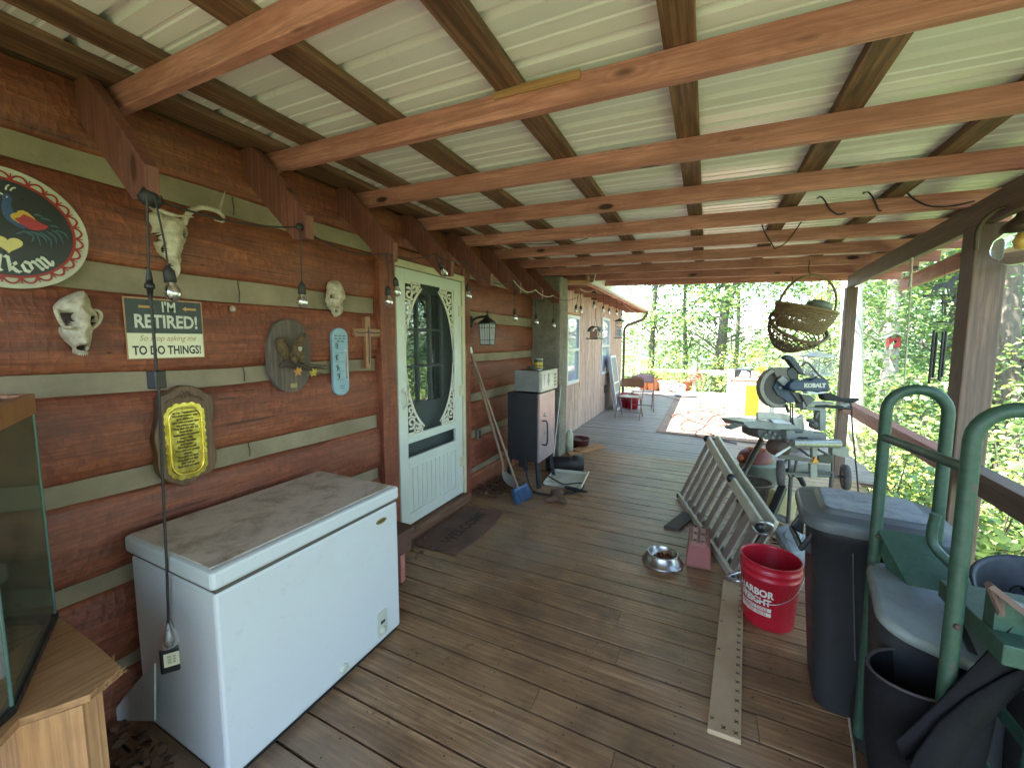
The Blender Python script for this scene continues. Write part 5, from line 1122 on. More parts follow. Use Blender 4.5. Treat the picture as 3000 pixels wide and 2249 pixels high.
C=rs_.uniform([-2.1,1.0,.004],[1.3,7.5,.006],(420,3))
scatter('deck_litter','scattered crumbs, twigs and bits of leaf across the deck boards','litter',C,.014,M_dry,3)
# ================================================================ broom and shovel
fl=onz(1535,1478); br=thing('push_broom','broom with blue bristles leaning against the wall by the smoker','broom',(fl.x,fl.y,0))
B1=onz(1517,1428,.13); Tt=onx(1385,1045,FX+.02)
mb=MB(); mb.tube([B1,B1.lerp(Tt,.35),Tt],.0125,10); part('handle',mb,wood('broom_handle',(0.36,0.22,0.13),(0.2,0.12,0.07),rough=.5,scale=3),br)
dH=(Tt-B1).normalized(); bot=[onz(1512,1480),onz(1560,1453)]; top=[onz(1504,1436,.115),onz(1540,1418,.115)]
M_bl=wood('blue_bristle',(0.06,0.16,0.33),(0.03,0.08,0.18),rough=.6,scale=3,band=60,vary=.5)
mb=MB(); random.seed(4)
for i in range(46):
    for j in range(3):
        q=i/45; a=top[0].lerp(top[1],q)+V3((j*.012-.012,0,0)); b=bot[0].lerp(bot[1],q+random.uniform(-.03,.03))+V3((j*.016-.016,random.uniform(-.006,.006),random.uniform(0,.012))); mb.tube([a,a.lerp(b,.6),b],[.004,.0034,.002],4,caps=False)
part('bristles',mb,M_bl,br)
mb=MB(); mb.beam(top[0],top[1],.045,.025,up=dH); part('broom_head',mb,plain('blue_plastic',(0.04,0.12,0.30),rough=.4),br,bevel=.004)
sh=thing('garden_shovel','long-handled garden shovel with bent neck leaning beside the broom','shovel',(-1.95,3.75,0))
mb=MB(); tp=onx(1381,1034,FX+.02); kn=onz(1474,1384,.20); mb.tube(bez([tp,tp.lerp(kn,.5)+V3((0,.02,0)),kn.lerp(tp,.12)+V3((.02,.01,0)),kn],6),.016,10); part('handle',mb,MATS['broom_handle'],sh)
mb=MB(); mb.tube([tp+(tp-kn).normalized()*.06,tp],.018,10); part('grip',mb,M_white,sh)
e=onz(1512,1432,.01)
mb=MB(); w=.065
def bl(u,v):
    c=kn.lerp(e,v); ww=w*(.35+.65*min(1,v*2.2))*(1 if v<.75 else 1-.6*(v-.75)/.25)
    s_=(u-.5)*2; return c+V3((ww*s_*.6,ww*s_*.8,.012*s_*s_+.004))
mb.grid(bl,10,12); part('blade',mb,plain('rusty_shovel_steel',(0.16,0.13,0.10),rough=.6,metal=.3),sh)
# ================================================================ smoker cabinet, microwave, can
ys=3.95; ye=4.44
a=ony(1487,1145,ys);b=ony(1581,1154,ys); zt2=b.z; lo=ony(1573,1356,ys).z; xs0,xs1=a.x,b.x
sm=thing('smoker_cabinet','black cabinet smoker on splayed legs with faded pinkish door by the mortar column','smoker',((xs0+xs1)/2,4.2,0))
M_sm=plain('black_enamel_steel',(0.022,0.022,0.026),rough=.45,scale=3,bump=.05); 
mb=MB(); mb.mm((xs0,ys,lo),(xs1-.028,ye,zt2)); part('body',mb,M_sm,sm,bevel=.004)
t=NT('faded_pink_enamel'); v=t.coords((3,3,3)); a_=t.noise(v,2.5,7,.75); b_=t.noise(v,1,4,.6); cc=t.mix(t.ramp(a_,[(.56,0),(.66,.8)]),t.ramp(b_,[(.3,(0.26,0.22,0.25)),(.7,(0.44,0.31,0.31))]),(0.09,0.05,0.05)); t.set(cc,.35,.2); 
mb=MB(); mb.mm((xs1-.025,ys+.004,lo+.004),(xs1,ye-.004,zt2-.004)); dr_=part('door',mb,t.m,sm,bevel=.003)
mb=MB(); zc=(lo+zt2)/2-.06; mb.tube(bez([(xs1,ys+.09,zc+.13),(xs1+.05,ys+.09,zc+.125),(xs1+.06,ys+.09,zc),(xs1+.05,ys+.09,zc-.125),(xs1,ys+.09,zc-.13)],5),.009,8); part('door_handle',mb,M_black,dr_)
mb=MB(); mb.lathe([(.022,0),(.022,.01),(0,.012)],(xs1,ys+.16,zc+.19),16,rot=(0,PI/2,0)); part('latch',mb,M_steel,dr_)
for X,Y,dx_,dy_ in ((xs1-.03,ys+.03,.03,-.02),(xs1-.03,ye-.03,.04,.02),(xs0+.03,ys+.03,-.02,-.02),(xs0+.03,ye-.03,-.02,.02)):
    mb=MB(); mb.beam((X,Y,lo+.002),(X+dx_,Y+dy_,0),.045,.012); mb.beam((X-.018,Y+.006,lo+.002),(X+dx_-.018,Y+dy_+.006,0),.012,.04); part('leg',mb,M_sm,sm)
mb=MB(); mb.mm((xs0+.15,ys-.03,lo-.06),(xs0+.24,ys+.02,lo+.04)); part('gas_valve',mb,M_black,sm,bevel=.005)
mb=MB(); q=onz(1545,1435,.01); mb.tube(bez([(xs0+.2,ys-.02,lo-.02),(xs0+.26,ys-.05,lo-.12),(xs0+.28,ys-.10,.15),(xs0+.36,ys-.12,.015),(xs0+.52,ys-.15,.012),(xs0+.7,ys-.16,.012)],6),.007,7); part('gas_hose',mb,M_rub,sm)
mw=thing('old_microwave','old grey microwave with white front standing on the smoker cabinet','microwave',(xs1-.2,4.2,zt2))
m0=ony(1507,1081,ys+.02);m1=ony(1580,1087,ys+.02); mz=m1.z; mx0,mx1=m0.x,m1.x+.02; my1=ye+.06
mb=MB(); mb.mm((mx0,ys+.02,zt2+.016),(mx1-.03,my1,mz)); part('case',mb,plain('grey_case',(0.23,0.23,0.22),rough=.45,scale=3),mw,bevel=.005)
mb=MB(); mb.mm((mx1-.028,ys+.018,zt2+.012),(mx1,my1,mz)); fr=part('front_panel',mb,plain('dirty_ivory',(0.56,0.54,0.46),rough=.4,scale=4),mw,bevel=.004)
mb=MB(); mb.mm((mx1+.001,ys+.04,zt2+.045),(mx1+.005,my1-.15,mz-.03)); wn=part('door_window',mb,plain('milky_window',(0.50,0.50,0.55),rough=.12,amt=.1),fr)
mb=MB()
for y,w in ((ys+.10,.022),(ys+.24,.035)): mb.prism([(y-w*.7,mz-.04),(y+w,mz-.045),(y+w*.2,zt2+.09)],(mx1+.0052,0,0),(0,1,0),(0,0,1),.0006)
mb.prism([(ys+.20,(zt2+mz)/2),(ys+.235,mz-.05),(ys+.27,(zt2+mz)/2),(ys+.235,zt2+.06)],(mx1+.006,0,0),(0,1,0),(0,0,1),.0006); part('peeling_film',mb,plain('film_grey',(0.16,0.16,0.16),rough=.4),wn)
mb=MB()
for r_ in range(4):
    for c2_ in range(2): mb.mm((mx1+.001,my1-.11+c2_*.04,zt2+.05+r_*.04),(mx1+.004,my1-.085+c2_*.04,zt2+.07+r_*.04))
part('keypad',mb,MATS['film_grey'],fr)
mb=MB()
for X in (mx0+.03,mx1-.07):
    for Y in (ys+.05,my1-.05): mb.lathe([(.012,0),(.014,.016)],(X,Y,zt2),8)
part('feet',mb,M_black,mw)
cn=thing('coffee_can','yellow and black food can standing on the microwave','can',(mx1-.10,ys+.20,mz)); cX,cY=mx1-.09,ys+.17
cb=ony(1594,1083,cY)
mb=MB(); mb.lathe([(0,0),(.046,0),(.049,.003),(.048,.006),(.048,.124),(.049,.127)],(cX,cY,mz),24); part('tin_body',mb,M_steel,cn)
mb=MB(); mb.lathe([(.0486,.012),(.0486,.09)],(cX,cY,mz),24); part('paper_label',mb,plain('yellow_label',(0.60,0.42,0.03),rough=.4,scale=8),cn)
mb=MB(); mb.lathe([(.0488,.09),(.0488,.118)],(cX,cY,mz),24); mb.lathe([(.0489,.045),(.0489,.056)],(cX,cY,mz),24); part('label_band',mb,plain('black_label',(0.02,0.03,0.02),rough=.4),cn)
mb=MB()
random.seed(21)
for k in range(7):
    X,Y=mx0+.05+random.random()*.3,ys+.08+random.random()*.3; mb.box((X,Y,mz+.012+k*.004),(random.uniform(.08,.2),random.uniform(.05,.12),.006),(0,random.uniform(-.1,.1),random.uniform(0,3)))
single('paper_scraps',mb,plain('dull_paper',(0.20,0.19,0.16),rough=.8),'loose flat scraps lying on top of the microwave','scraps',kind='stuff')
mb=MB(); a=onx(1626,1176,-1.72); g_=onz(1618,1372); mb.tube([g_,V3((-1.74,5.10,1.0))],.008,8); mb.tube([V3((-1.74,5.10,1.0)),V3((-1.77,5.11,1.03)),V3((-1.80,5.10,1.0))],.007,8); single('metal_rod',mb,M_steel,'thin shiny metal rod leaning on the mortar column behind the smoker','rod')
# ================================================================ things on the floor near the column
p0_=onz(1612,1388,0);p1_=onz(1705,1385,0); r_=.085
mb=MB(); A=p0_+V3((-.1,.12,r_));B=p1_+V3((-.03,.12,r_)); d_=(B-A).normalized(); M=d_.to_track_quat('Z','Y').to_matrix(); L=(B-A).length
pp=thing('stove_pipe','black stove pipe section with flared collar lying beside the smoker','pipe',(A.x,A.y,0))
mb.lathe([(r_-.006,.0),(r_,0),(r_,L*.62),(r_+.004,L*.63),(r_+.004,L*.66),(r_,L*.67),(r_+.018,L*.74),(r_+.02,L),(r_+.012,L),(r_+.008,L*.75),(r_-.006,L*.66),(r_-.006,0)],A,28,M); part('pipe_body',mb,plain('sooty_black',(0.028,0.024,0.024),rough=.55,scale=9),pp)
c4=[onz(*p) for p in ((1593,1419),(1625,1381),(1720,1391),(1697,1437))]
tr=thing('roller_tray','dirty white paint tray lying on the deck in front of the stove pipe','tray',tuple(sum(c4,V3((0,0,0)))/4))
mb=MB(); mb.add([p+V3((0,0,.006)) for p in c4],[(3,2,1,0)]); 
for a,b in zip(c4,c4[1:]+c4[:1]): mb.beam(a+V3((0,0,.02)),b+V3((0,0,.02)),.006,.035)
part('tray_body',mb,plain('stained_tray',(0.40,0.36,0.24),c2=(0.62,0.62,0.56),rough=.5,scale=5),tr)
mb=MB(); mb.tube([c4[2]+V3((.02,0,.04)),c4[3]+V3((.02,0,.04))],.009,8); part('tray_handle',mb,M_cream,tr)
def C2(a,b,z=.01): return onz(1400+a/3.315,1000+b/3.315,z)
mb=MB(); mb.tube(bez([C2(690,1310,.05),C2(760,1350,.05),C2(830,1385,.05),C2(930,1378,.05),C2(1010,1375,.04),C2(1028,1405),C2(990,1450),C2(900,1470),C2(700,1490),C2(600,1480),C2(520,1462)],5),.008,7); single('black_hose',mb,M_rub,'black hose curling across the paint tray toward the smoker','hose')
mb=MB(); mb.tube([C2(850,1415,.03),C2(960,1440,.03),C2(1065,1462,.03)],[.02,.022,.010],8); single('black_stick',mb,M_black,'short black bar lying in front of the paint tray','bar')
F_br=fur('brown_plush',(0.17,0.09,0.055),(0.08,0.045,0.03))
toy=thing('plush_dog_toy','flattened brown plush dog toy on the deck near the blue broom','toy',tuple(C2(760,1500,0)))
skin('toy_body',[C2(690,1465,.04),C2(770,1450,.05),C2(850,1470,.04),C2(770,1510,.03),C2(700,1540,.025),C2(650,1535,.02),C2(820,1540,.03),C2(870,1560,.02)],[(0,1),(1,2),(1,3),(3,4),(4,5),(3,6),(6,7)],[.045,.05,.042,.035,.03,.025,.035,.02],F_br,toy)
jg=thing('cream_jug','cream plastic jug standing at the foot of the mortar column','jug',(0,0,0)); 
b0=onz(1668,1322); jg.location=b0; ORG[jg.name]=b0.copy(); rj=.045
mb=MB(); mb.lathe([(0,0),(.05,0),(.055,.01),(.055,.24),(.045,.285),(.02,.31),(0,.31)],b0,20); part('jug_body',mb,plain('cream_plastic',(0.55,0.55,0.40),rough=.4),jg)
mb=MB(); mb.lathe([(.022,.308),(.022,.335),(0,.336)],b0,14); part('cap',mb,M_white,jg)
b0=onz(1697,1309); bw_=thing('maroon_planter','low maroon plastic planter behind the wood offcuts','planter',tuple(b0))
mb=MB(); mb.lathe([(.09,0),(.13,.01),(.155,.12),(.165,.125),(.165,.14),(.150,.14),(.125,.03),(0,.03)],b0,28); part('planter_bowl',mb,plain('maroon_plastic',(0.10,0.025,0.025),rough=.4),bw_)
mb=MB(); mb.sph(b0+V3((-.03,.02,.07)),(.08,.07,.05),12,8); part('pot_soil',mb,plain('pinkish_lump',(0.25,0.13,0.12),rough=.8),bw_)
for i,(pp_,lab) in enumerate(((((900,1062),(1170,1008),(1238,1038),(985,1090)),'pale sawn board offcut lying by the maroon planter'),(((865,1085),(985,1080),(1010,1110),(900,1120)),'smaller darker wood offcut in front of the pale board'))):
    Q=[C2(*q,0) for q in pp_]; mb=MB(); mb.prism([(q.x,q.y) for q in Q],(0,0,.001+.0*i),(1,0,0),(0,1,0),.035 if i==0 else .02); single('wood_offcut',mb,M_ply,lab,'board','wood offcuts by the column',bevel=.002)
# ================================================================ far deck
def K1(a,b): return (1700+a/4.144,1000+b/4.144)
pw=MB(); pw.prism([(-.745,7.40),(1.5,7.18),(1.6,9.6),(-.74,9.75)],(0,0,.001),(1,0,0),(0,1,0),.012,rnd=.1); pw.prism([(-.74,9.76),(1.6,9.61),(1.6,12.1),(-.74,12.25)],(0,0,.001),(1,0,0),(0,1,0),.012,rnd=.7)
single('plywood_sheet',pw,wood('sunny_plywood',(0.34,0.225,0.16),(0.24,0.15,0.10),rough=.7,vary=.05,scale=.6),'weathered plywood sheets laid over the sunny far deck','plywood')
def foldchair(name,label,loc,rz,mseat,mframe):
    root=thing(name,label,'chair',(0,0,0),'folding chairs by the siding wall'); w=.22
    for s in (-1,1):
        mb=MB(); mb.tube(bez([(s*w,.26,.0),(s*w,.02,.44),(s*w,-.13,.70),(s*w*.96,-.19,.80)],5)+[],.011,8); part('front_leg',mb,mframe,root)
        mb=MB(); mb.tube([(s*(w-.025),-.20,0),(s*(w-.025),.12,.46)],.011,8); part('rear_leg',mb,mframe,root)
    mb=MB(); mb.tube([(-w,.18,.14),(w,.18,.14)],.008,6); mb.tube([(-w+.02,-.14,.08),(w-.02,-.14,.08)],.008,6); part('crossbar',mb,mframe,root)
    mb=MB(); mb.prism(rrect(.41,.40,.06,5,0,.05),(0,0,.435),(1,0,0),(0,1,0),.02); part('seat',mb,mseat,root,bevel=.005)
    def bk(u,v): 
        x=(u-.5)*2*w*(1-.10*max(0,v-.5)); cv=.03*(1-((u-.5)*2)**2); return V3((x,-.155-cv-v*.045,.62+v*.20-(.0 if v<.5 else .05*((u-.5)*2)**4)))
    mb=MB(); mb.grid(bk,16,6); mb.tube(bez([(-w*.96,-.19,.79),(-w*.7,-.215,.83),(0,-.235,.835),(w*.7,-.215,.83),(w*.96,-.19,.79)],5),.011,8); o=part('backrest',mb,mseat,root)
    m=o.modifiers.new('s','SOLIDIFY'); m.thickness=.004
    root.location=loc; root.rotation_euler=(0,0,rz); root.scale=(1.12,1.05,1.0); return root
M_ch1=plain('copper_brown_enamel',(0.26,0.125,0.06),rough=.35,metal=.2); M_ch2=plain('pinkish_chair_enamel',(0.36,0.22,0.20),rough=.4,metal=.1); M_chf=plain('chair_frame_brown',(0.25,0.16,0.11),rough=.4,metal=.3)
foldchair('folding_chair','brown metal folding chair with copper back, nearest of the two',(-1.40,8.66,0),PI-.05,M_ch1,M_chf)
foldchair('folding_chair','pinkish metal folding chair standing behind the copper-backed one',(-1.30,9.75,0),PI+.15,M_ch2,M_chf)
def pail(name,label,b0,r0,r1,h,mat,group=None,cat='bucket'):
    root=thing(name,label,cat,tuple(b0),group); mb=MB(); mb.lathe([(0,0),(r0,0),(r1,h),(r1+.006,h),(r1+.006,h-.015),(r1+.002,h-.02)],b0,28); mb.lathe([(r1,h),(r1-.004,h),(r0-.003,.006),(0,.006)],b0,28); part('pail_body',mb,mat,root); return root
M_redp=plain('red_plastic',(0.50,0.012,0.03),rough=.35,amt=.15,bump=.03)
for (px,py,lab) in ((1833,1192,'red bucket seen through the legs of the folding chair, left one'),(1853,1196,'red bucket seen through the legs of the folding chair, right one')):
    b0=onz(px,py); r_=pail('red_bucket',lab,b0,.12,.145,.34,M_redp,'red buckets behind the folding chairs')
    mb=MB(); mb.tube(bez([b0+V3((-.15,0,.31)),b0+V3((-.1,-.13,.22)),b0+V3((.1,-.13,.22)),b0+V3((.15,0,.31))],5),.003,5); part('bail_handle',mb,M_steel,r_)
# leaning screen frames and board
for i in range(3):
    f0=onz(1797,1203)+V3((-.04*i,.03*i,0)); yA=f0.y; yB=yA+.62; foot=f0.x+.07; zt3=1.27-.01*i; topx=-1.995-.03*i
    dv=(V3((topx,0,zt3))-V3((foot,0,0))).normalized(); L=(V3((topx,0,zt3))-V3((foot,0,0))).length; nrm=V3((dv.z,0,-dv.x))
    root=thing('screen_frame','white storm window frame leaning on the siding, %s of the three'%('front','middle','rear')[i] if False else ('front white storm window frame leaning on the board siding','middle white storm window frame of the leaning stack','rear white storm window frame of the leaning stack')[i],'window frame',(foot,yA,0),'storm window frames leaning on the siding')
    mb=MB(); O=V3((foot,yA,.0))
    def pb_(y0,y1,s0,s1,th=.022,off=0): 
        V=[O+V3((0,y,0))+dv*s+nrm*(o+off) for o in (0,th) for y,s in ((y0,s0),(y1,s0),(y1,s1),(y0,s1))]; mb.add(V,[(3,2,1,0),(4,5,6,7),(0,1,5,4),(1,2,6,5),(2,3,7,6),(3,0,4,7)])
    pb_(0,.05,0,L);pb_(.57,.62,0,L);pb_(.05,.57,0,.05);pb_(.05,.57,L-.05,L);pb_(.05,.57,.38,.43);pb_(.05,.57,.62,.66)
    part('frame',mb,M_wwhite,root,bevel=.002)
    mb=MB(); pb_(.05,.57,.05,.38,.004,.008);pb_(.05,.57,.43,.62,.004,.008);pb_(.05,.57,.66,L-.05,.004,.008); part('screen_pane',mb,plain('grey_screen',(0.22,0.22,0.23),rough=.4),root)
mb=MB(); mb.beam((-1.98,10.3,.0),(-2.06,10.35,1.02),.30,.018,up=(1,0,0)); single('grey_board',mb,wood('grey_plank',(0.30,0.29,0.24),(0.19,0.18,0.15),rough=.8),'weathered grey board leaning behind the white storm window frames','board')
p=onx(1774,1137,-2.08); mb=MB(); mb.mm((-2.097,p.y-.09,p.z-.10),(-2.05,p.y+.09,p.z+.08)); mb.tube([(-2.07,p.y,p.z-.1),(-2.07,p.y,.05)],.012,8); single('outdoor_outlet_box',mb,plain('brown_box',(0.07,0.05,0.045),rough=.5),'small dark outlet box low on the board siding','outlet',bevel=.004)
# bird feeders
def feeder():
    c=onx(1744,992,-1.66); root=thing('birdhouse_feeder','hanging bird feeder with arched dark roof and wide tray under the house eave','bird feeder',tuple(c))
    mb=MB(); mb.prism(rrect(.40,.24,.03,4,c.y,c.x),(0,0,c.z-.012),(0,1,0),(1,0,0),-.016) if False else mb.box((c.x,c.y,c.z),(.20,.44,.018)); part('tray',mb,plain('feeder_dark',(0.05,0.05,0.055),rough=.5),root,bevel=.003)
    mb=MB(); mb.box((c.x,c.y-.04,c.z+.065),(.13,.16,.10)); part('house_body',mb,plain('feeder_pink',(0.50,0.33,0.27),rough=.5),root,bevel=.004)
    mb=MB(); mb.lathe([(.02,0),(.02,.004)],(c.x+.066,c.y-.04,c.z+.08),14,rot=(0,PI/2,0)); mb.box((c.x+.068,c.y-.04,c.z+.065),(.006,.03,.035)); part('red_heart',mb,M_redp,root)
    mb=MB(); mb.lathe([(.055,0),(.06,.06),(.05,.13),(.035,.15)],(c.x,c.y+.13,c.z+.01),16); part('seed_jar',mb,M_bulb,root)
    mb=MB(); 
    def rf(u,v): a=PI*u; return V3((c.x+.09*math.cos(a),c.y-.15+.30*v,c.z+.115+.085*math.sin(a)))
    mb.grid(rf,12,2); o=part('arched_roof',mb,MATS['feeder_dark'],root); m=o.modifiers.new('s','SOLIDIFY'); m.thickness=.006
    mb=MB(); mb.tube([(c.x,c.y-.15,c.z+.15),(c.x,c.y,c.z+.36),(c.x,c.y+.15,c.z+.15)],.003,5); mb.tube([(c.x,c.y,c.z+.36),(c.x,c.y,2.40)],.003,5); part('hanger',mb,M_wire,root)
feeder()
c=onx(1814,990,-1.70); root=thing('tube_feeder','small square caged bird feeder hanging by the corner of the house','bird feeder',tuple(c))
mb=MB(); mb.box((c.x,c.y,c.z),(.2,.2,.014)); mb.lathe([(0,.06),(.15,.0)],(c.x,c.y,c.z+.36),4,rot=(0,0,PI/4),smooth=False); part('tray_and_roof',mb,MATS['feeder_dark'],root)
mb=MB(); 
for sx in (-1,1):
    for sy in (-1,1): mb.tube([(c.x+sx*.07,c.y+sy*.07,c.z),(c.x+sx*.07,c.y+sy*.07,c.z+.37)],.004,5)
for z in (.08,.16,.24,.32): mb.tube([(c.x-.07,c.y-.07,c.z+z),(c.x+.07,c.y-.07,c.z+z),(c.x+.07,c.y+.07,c.z+z),(c.x-.07,c.y+.07,c.z+z)],.003,5,closed=True)
mb.tube([(c.x,c.y,c.z+.42),(c.x,c.y,2.38)],.003,5); part('cage',mb,M_wire,root)
mb=MB(); mb.box((c.x,c.y,c.z+.12),(.09,.09,.2)); part('seed_block',mb,plain('seed_white',(0.6,0.6,0.55),rough=.6),root)
# pots along the far edge
M_terra=plain('terracotta',(0.58,0.20,0.09),rough=.75,scale=6); M_tub=plain('pale_tub',(0.62,0.66,0.66),rough=.5)
def plantpot(name,label,px,py,r1,h,mat,group,leaf=None,n=260,cat='plant pot',seed=1,hh=.3):
    b0=onz(px,py); root=thing(name,label,cat,tuple(b0),group); mb=MB(); r0=r1*.78
    mb.lathe([(0,0),(r0,0),(r1*.96,h*.8),(r1*1.06,h*.81),(r1*1.08,h),(r1*.98,h),(r1*.93,h*.85),(0,h*.85)],b0,28); part('pot',mb,mat,root)
    if leaf:
        rs=np.random.RandomState(seed); leafcloud('plant',sprays(rs,rs.normal(size=(n//18,3))*[r1*.6,r1*.5,hh*.3]+[b0.x,b0.y,b0.z+h+hh*.4],18,.10,.5),.08,leaf,root,ORG[root.name],seed,.4,partname='plant_leaves')
    return root
GP='plant pots along the far edge of the deck'
plantpot('terracotta_pot','large terracotta pot with leafy plant directly behind the folding chairs',1915,1143,.23,.42,M_terra,GP,ML1,seed=3)
plantpot('pale_plant_tub','pale grey-white plant tub between two terracotta pots',1950,1146,.24,.36,M_tub,GP,ML2,seed=4)
plantpot('terracotta_pot','terracotta pot behind the tipped white box',2006,1143,.22,.34,M_terra,GP,ML1,seed=5)
plantpot('terracotta_pot','terracotta pot at the left end of the row, half behind the pinkish chair',1885,1141,.2,.40,M_terra,GP,ML1,seed=6)
b0=onz(1984,1149); mb=MB(); root=thing('white_box','tipped white storage box with slots in front of the terracotta pot','box',tuple(b0))
mb.box(b0+V3((0,.1,.15)),(.42,.26,.24),(.25,.25,.3)); part('box_body',mb,M_white,root,bevel=.01)
mb=MB()
for s in (-1,1): mb.box(b0+V3((s*.10-.02,-.045,.19+s*.03)),(.07,.012,.035),(.25,.25,.3))
part('slot',mb,M_ink,root)
lp=onz(2008,1158,.02); mb=MB(); mb.sph(lp+V3((0,0,.03)),(.34,.30,.06),24,8); single('dome_cover',mb,plain('lid_white',(0.75,0.74,0.68),rough=.5),'domed white plastic lid lying on the far plywood','lid')
# far railing with hose post, sign and pole
fr_=thing('far_railing','low weathered railing along the far edge of the deck','railing',(0,14.0,0))
YF=14.02
def fz_(px,py): return ony(px,py,YF)
mb=MB(); mb.beam(fz_(1868,1083),fz_(2225,1092),.04,.09); part('top_rail',mb,M_siding,fr_)
for px,p1 in ((1868,1068),(2036,1058),(2150,1080)):
    a=fz_(px,p1); mb=MB(); mb.beam((a.x,YF-.03,-.3),(a.x,YF-.03,a.z),.10,.10); part('rail_post',mb,M_siding if px!=1868 else M_white,fr_)
a=fz_(2036,1100); hs=thing('orange_garden_hose','orange garden hose wrapped round the post of the far railing','hose',(a.x,YF-.05,0)); mb=MB()
for k in range(9):
    z=a.z+.16-k*.035; r_=.17+random.uniform(-.03,.05)
    mb.tube([(a.x+r_*math.cos(t_)*(1+.1*math.sin(k)),YF-.03+r_*.6*math.sin(t_),z+.05*math.sin(t_+k)-.06*abs(math.cos(t_))) for t_ in np.linspace(0,2*PI,18)[:-1]],.016,6,closed=True)
mb.tube(bez([(a.x+.16,YF-.1,a.z+.1),(a.x+.26,YF-.15,a.z-.1),(a.x+.22,YF-.15,a.z-.4),(a.x+.1,YF-.12,a.z-.35)],6),.014,6); part('hose_coil',mb,plain('faded_orange_hose',(0.50,0.18,0.10),rough=.6),hs)
a=fz_(2080,1085);b=fz_(2120,1099); sg=thing('rail_sign','small white sign with faded red writing fixed to the far railing','sign',(a.x,YF-.06,b.z))
mb=MB(); mb.mm((a.x,YF-.075,b.z),(b.x,YF-.06,a.z)); part('sign_board',mb,M_wwhite,sg,bevel=.004)
mb=MB(); 
for k in range(4): 
    x=a.x+.06+k*.10; mb.tube(bez([(x,YF-.077,b.z+.06),(x+.03,YF-.077,b.z+.11),(x+.05,YF-.077,b.z+.05),(x+.08,YF-.077,b.z+.10)],4),.006,5)
part('sign_marks',mb,plain('faded_red',(0.5,0.16,0.16),rough=.6),sg)
a=ony(1873,1090,13.4); tpz=ony(1873,845,13.4).z; pol=thing('white_pole','tall thin white pole with a small hanging lantern at the far edge of the deck','pole',(a.x,13.4,0))
mb=MB(); mb.tube([(a.x,13.4,-.2),(a.x,13.4,tpz)],.03,10); mb.tube([(a.x+.0,13.4,tpz-.05),(a.x+.15,13.4,tpz+.05),(a.x+.22,13.4,tpz-.05)],.012,6); part('pole_shaft',mb,M_wwhite,pol)
mb=MB(); z=ony(1878,1045,13.4).z; mb.tube([(a.x+.12,13.4,z+.5),(a.x+.12,13.4,z+.2)],.006,5); mb.lathe([(0,.24),(.05,.2),(.13,.14),(.13,.12),(.07,.12),(.08,-.02),(.11,-.04),(0,-.06)],(a.x+.12,13.4,z),8,smooth=False); part('lantern',mb,M_wwhite,pol)
# coiled air hose and chain on the plywood
def K(a,b,z=.022): return onz(*K1(a,b),z)
L1=[(780,640),(950,650),(1080,675),(1180,705),(1320,745),(1420,795),(1500,840),(1570,848),(1580,830),(1500,800),(1440,770),(1480,752),(1600,750),(1740,775),(1770,800),(1640,815),(1500,800),(1440,800),(1480,830),(1600,860),(1730,880),(1800,870),(1740,850),(1500,845),(1340,850),(1290,860),(1320,870)]
L2=[(1720,885),(1620,900),(1560,950),(1500,1030),(1420,1080),(1400,1110),(1430,1150),(1500,1170)]
L3=[(1120,900),(1180,875),(1300,880),(1440,895),(1480,920),(1440,945),(1300,935),(1160,920),(1110,905),(1130,890),(1210,885),(1320,945),(1450,990),(1620,1020),(1760,1010),(1770,985),(1640,950),(1480,915)]
L4=[(1320,945),(1240,980),(1215,1020),(1240,1060),(1320,1080),(1420,1085),(1520,1100),(1630,1140)]
hsr=thing('red_air_hose','red air hose lying in loose loops on the sunny plywood','hose',tuple(K(1450,900,0)))
mb=MB()
for i,L_ in enumerate((L1,L2,L3,L4)): mb.tube(bez([K(a,b,.026+.004*i) for a,b in L_],5),.012,6)
part('hose_loops',mb,plain('red_rubber',(0.28,0.07,0.06),rough=.5),hsr)
mb=MB(); mb.tube(bez([K(1430,1150),K(1560,1180,.01),K(1750,1210,.008),K(1900,1240,.008)],6),.010,6); single('black_power_cord',mb,M_rub,'black cord running from the red hose toward the shop vacuum','cord')
mb=MB(); random.seed(31); cc=K(1700,1085,.03)
for k in range(70):
    a=k*.42; r_=.16+.04*math.sin(k*1.7); x=cc.x+r_*1.5*math.cos(a)+random.uniform(-.02,.02); y=cc.y+r_*1.6*math.sin(a); mb.tube([V3((x+.022*math.cos(t_)*math.cos(a+1.57)-.010*math.sin(t_)*math.sin(a),y+.022*math.cos(t_)*math.sin(a+1.57)+.01*math.sin(t_),.03+random.uniform(0,.01)+(.01*math.sin(t_) if k%2 else 0))) for t_ in np.linspace(0,2*PI,9)[:-1]],.004,5,closed=True)
single('silver_chain',mb,plain('blue_grey_chain',(0.32,0.36,0.48),rough=.35,metal=.6),'blue-grey coil of chain on the near edge of the plywood','chain')
# potting bench with leaning panels
yb=8.75
def kb_(px,py,y=yb): return ony(px,py,y)
pb=thing('potting_bench','rough white-washed bench on the far deck with white louvred front','bench',(kb_(2165,1200).x,yb,0))
z_t=kb_(2150,1106).z
xL,xR=kb_(2143,1150).x,kb_(2245,1150).x+.25
mb=MB(); mb.mm((xL-.04,yb-.05,z_t-.04),(xR,yb+.75,z_t)); part('bench_top',mb,M_siding,pb,bevel=.003)
mb=MB(); mb.mm((xL,yb-.04,z_t-.15),(xR-.02,yb-.01,z_t-.045)); part('apron_board',mb,M_siding,pb)
for X,Y in ((xL-.01,yb+.02),(xR-.06,yb+.02),(xL-.01,yb+.68),(xR-.06,yb+.68)): mb=MB(); mb.mm((X-.04,Y-.04,0),(X+.04,Y+.04,z_t-.04 if X>xL+.2 else z_t+.12)); part('leg',mb,M_white,pb)
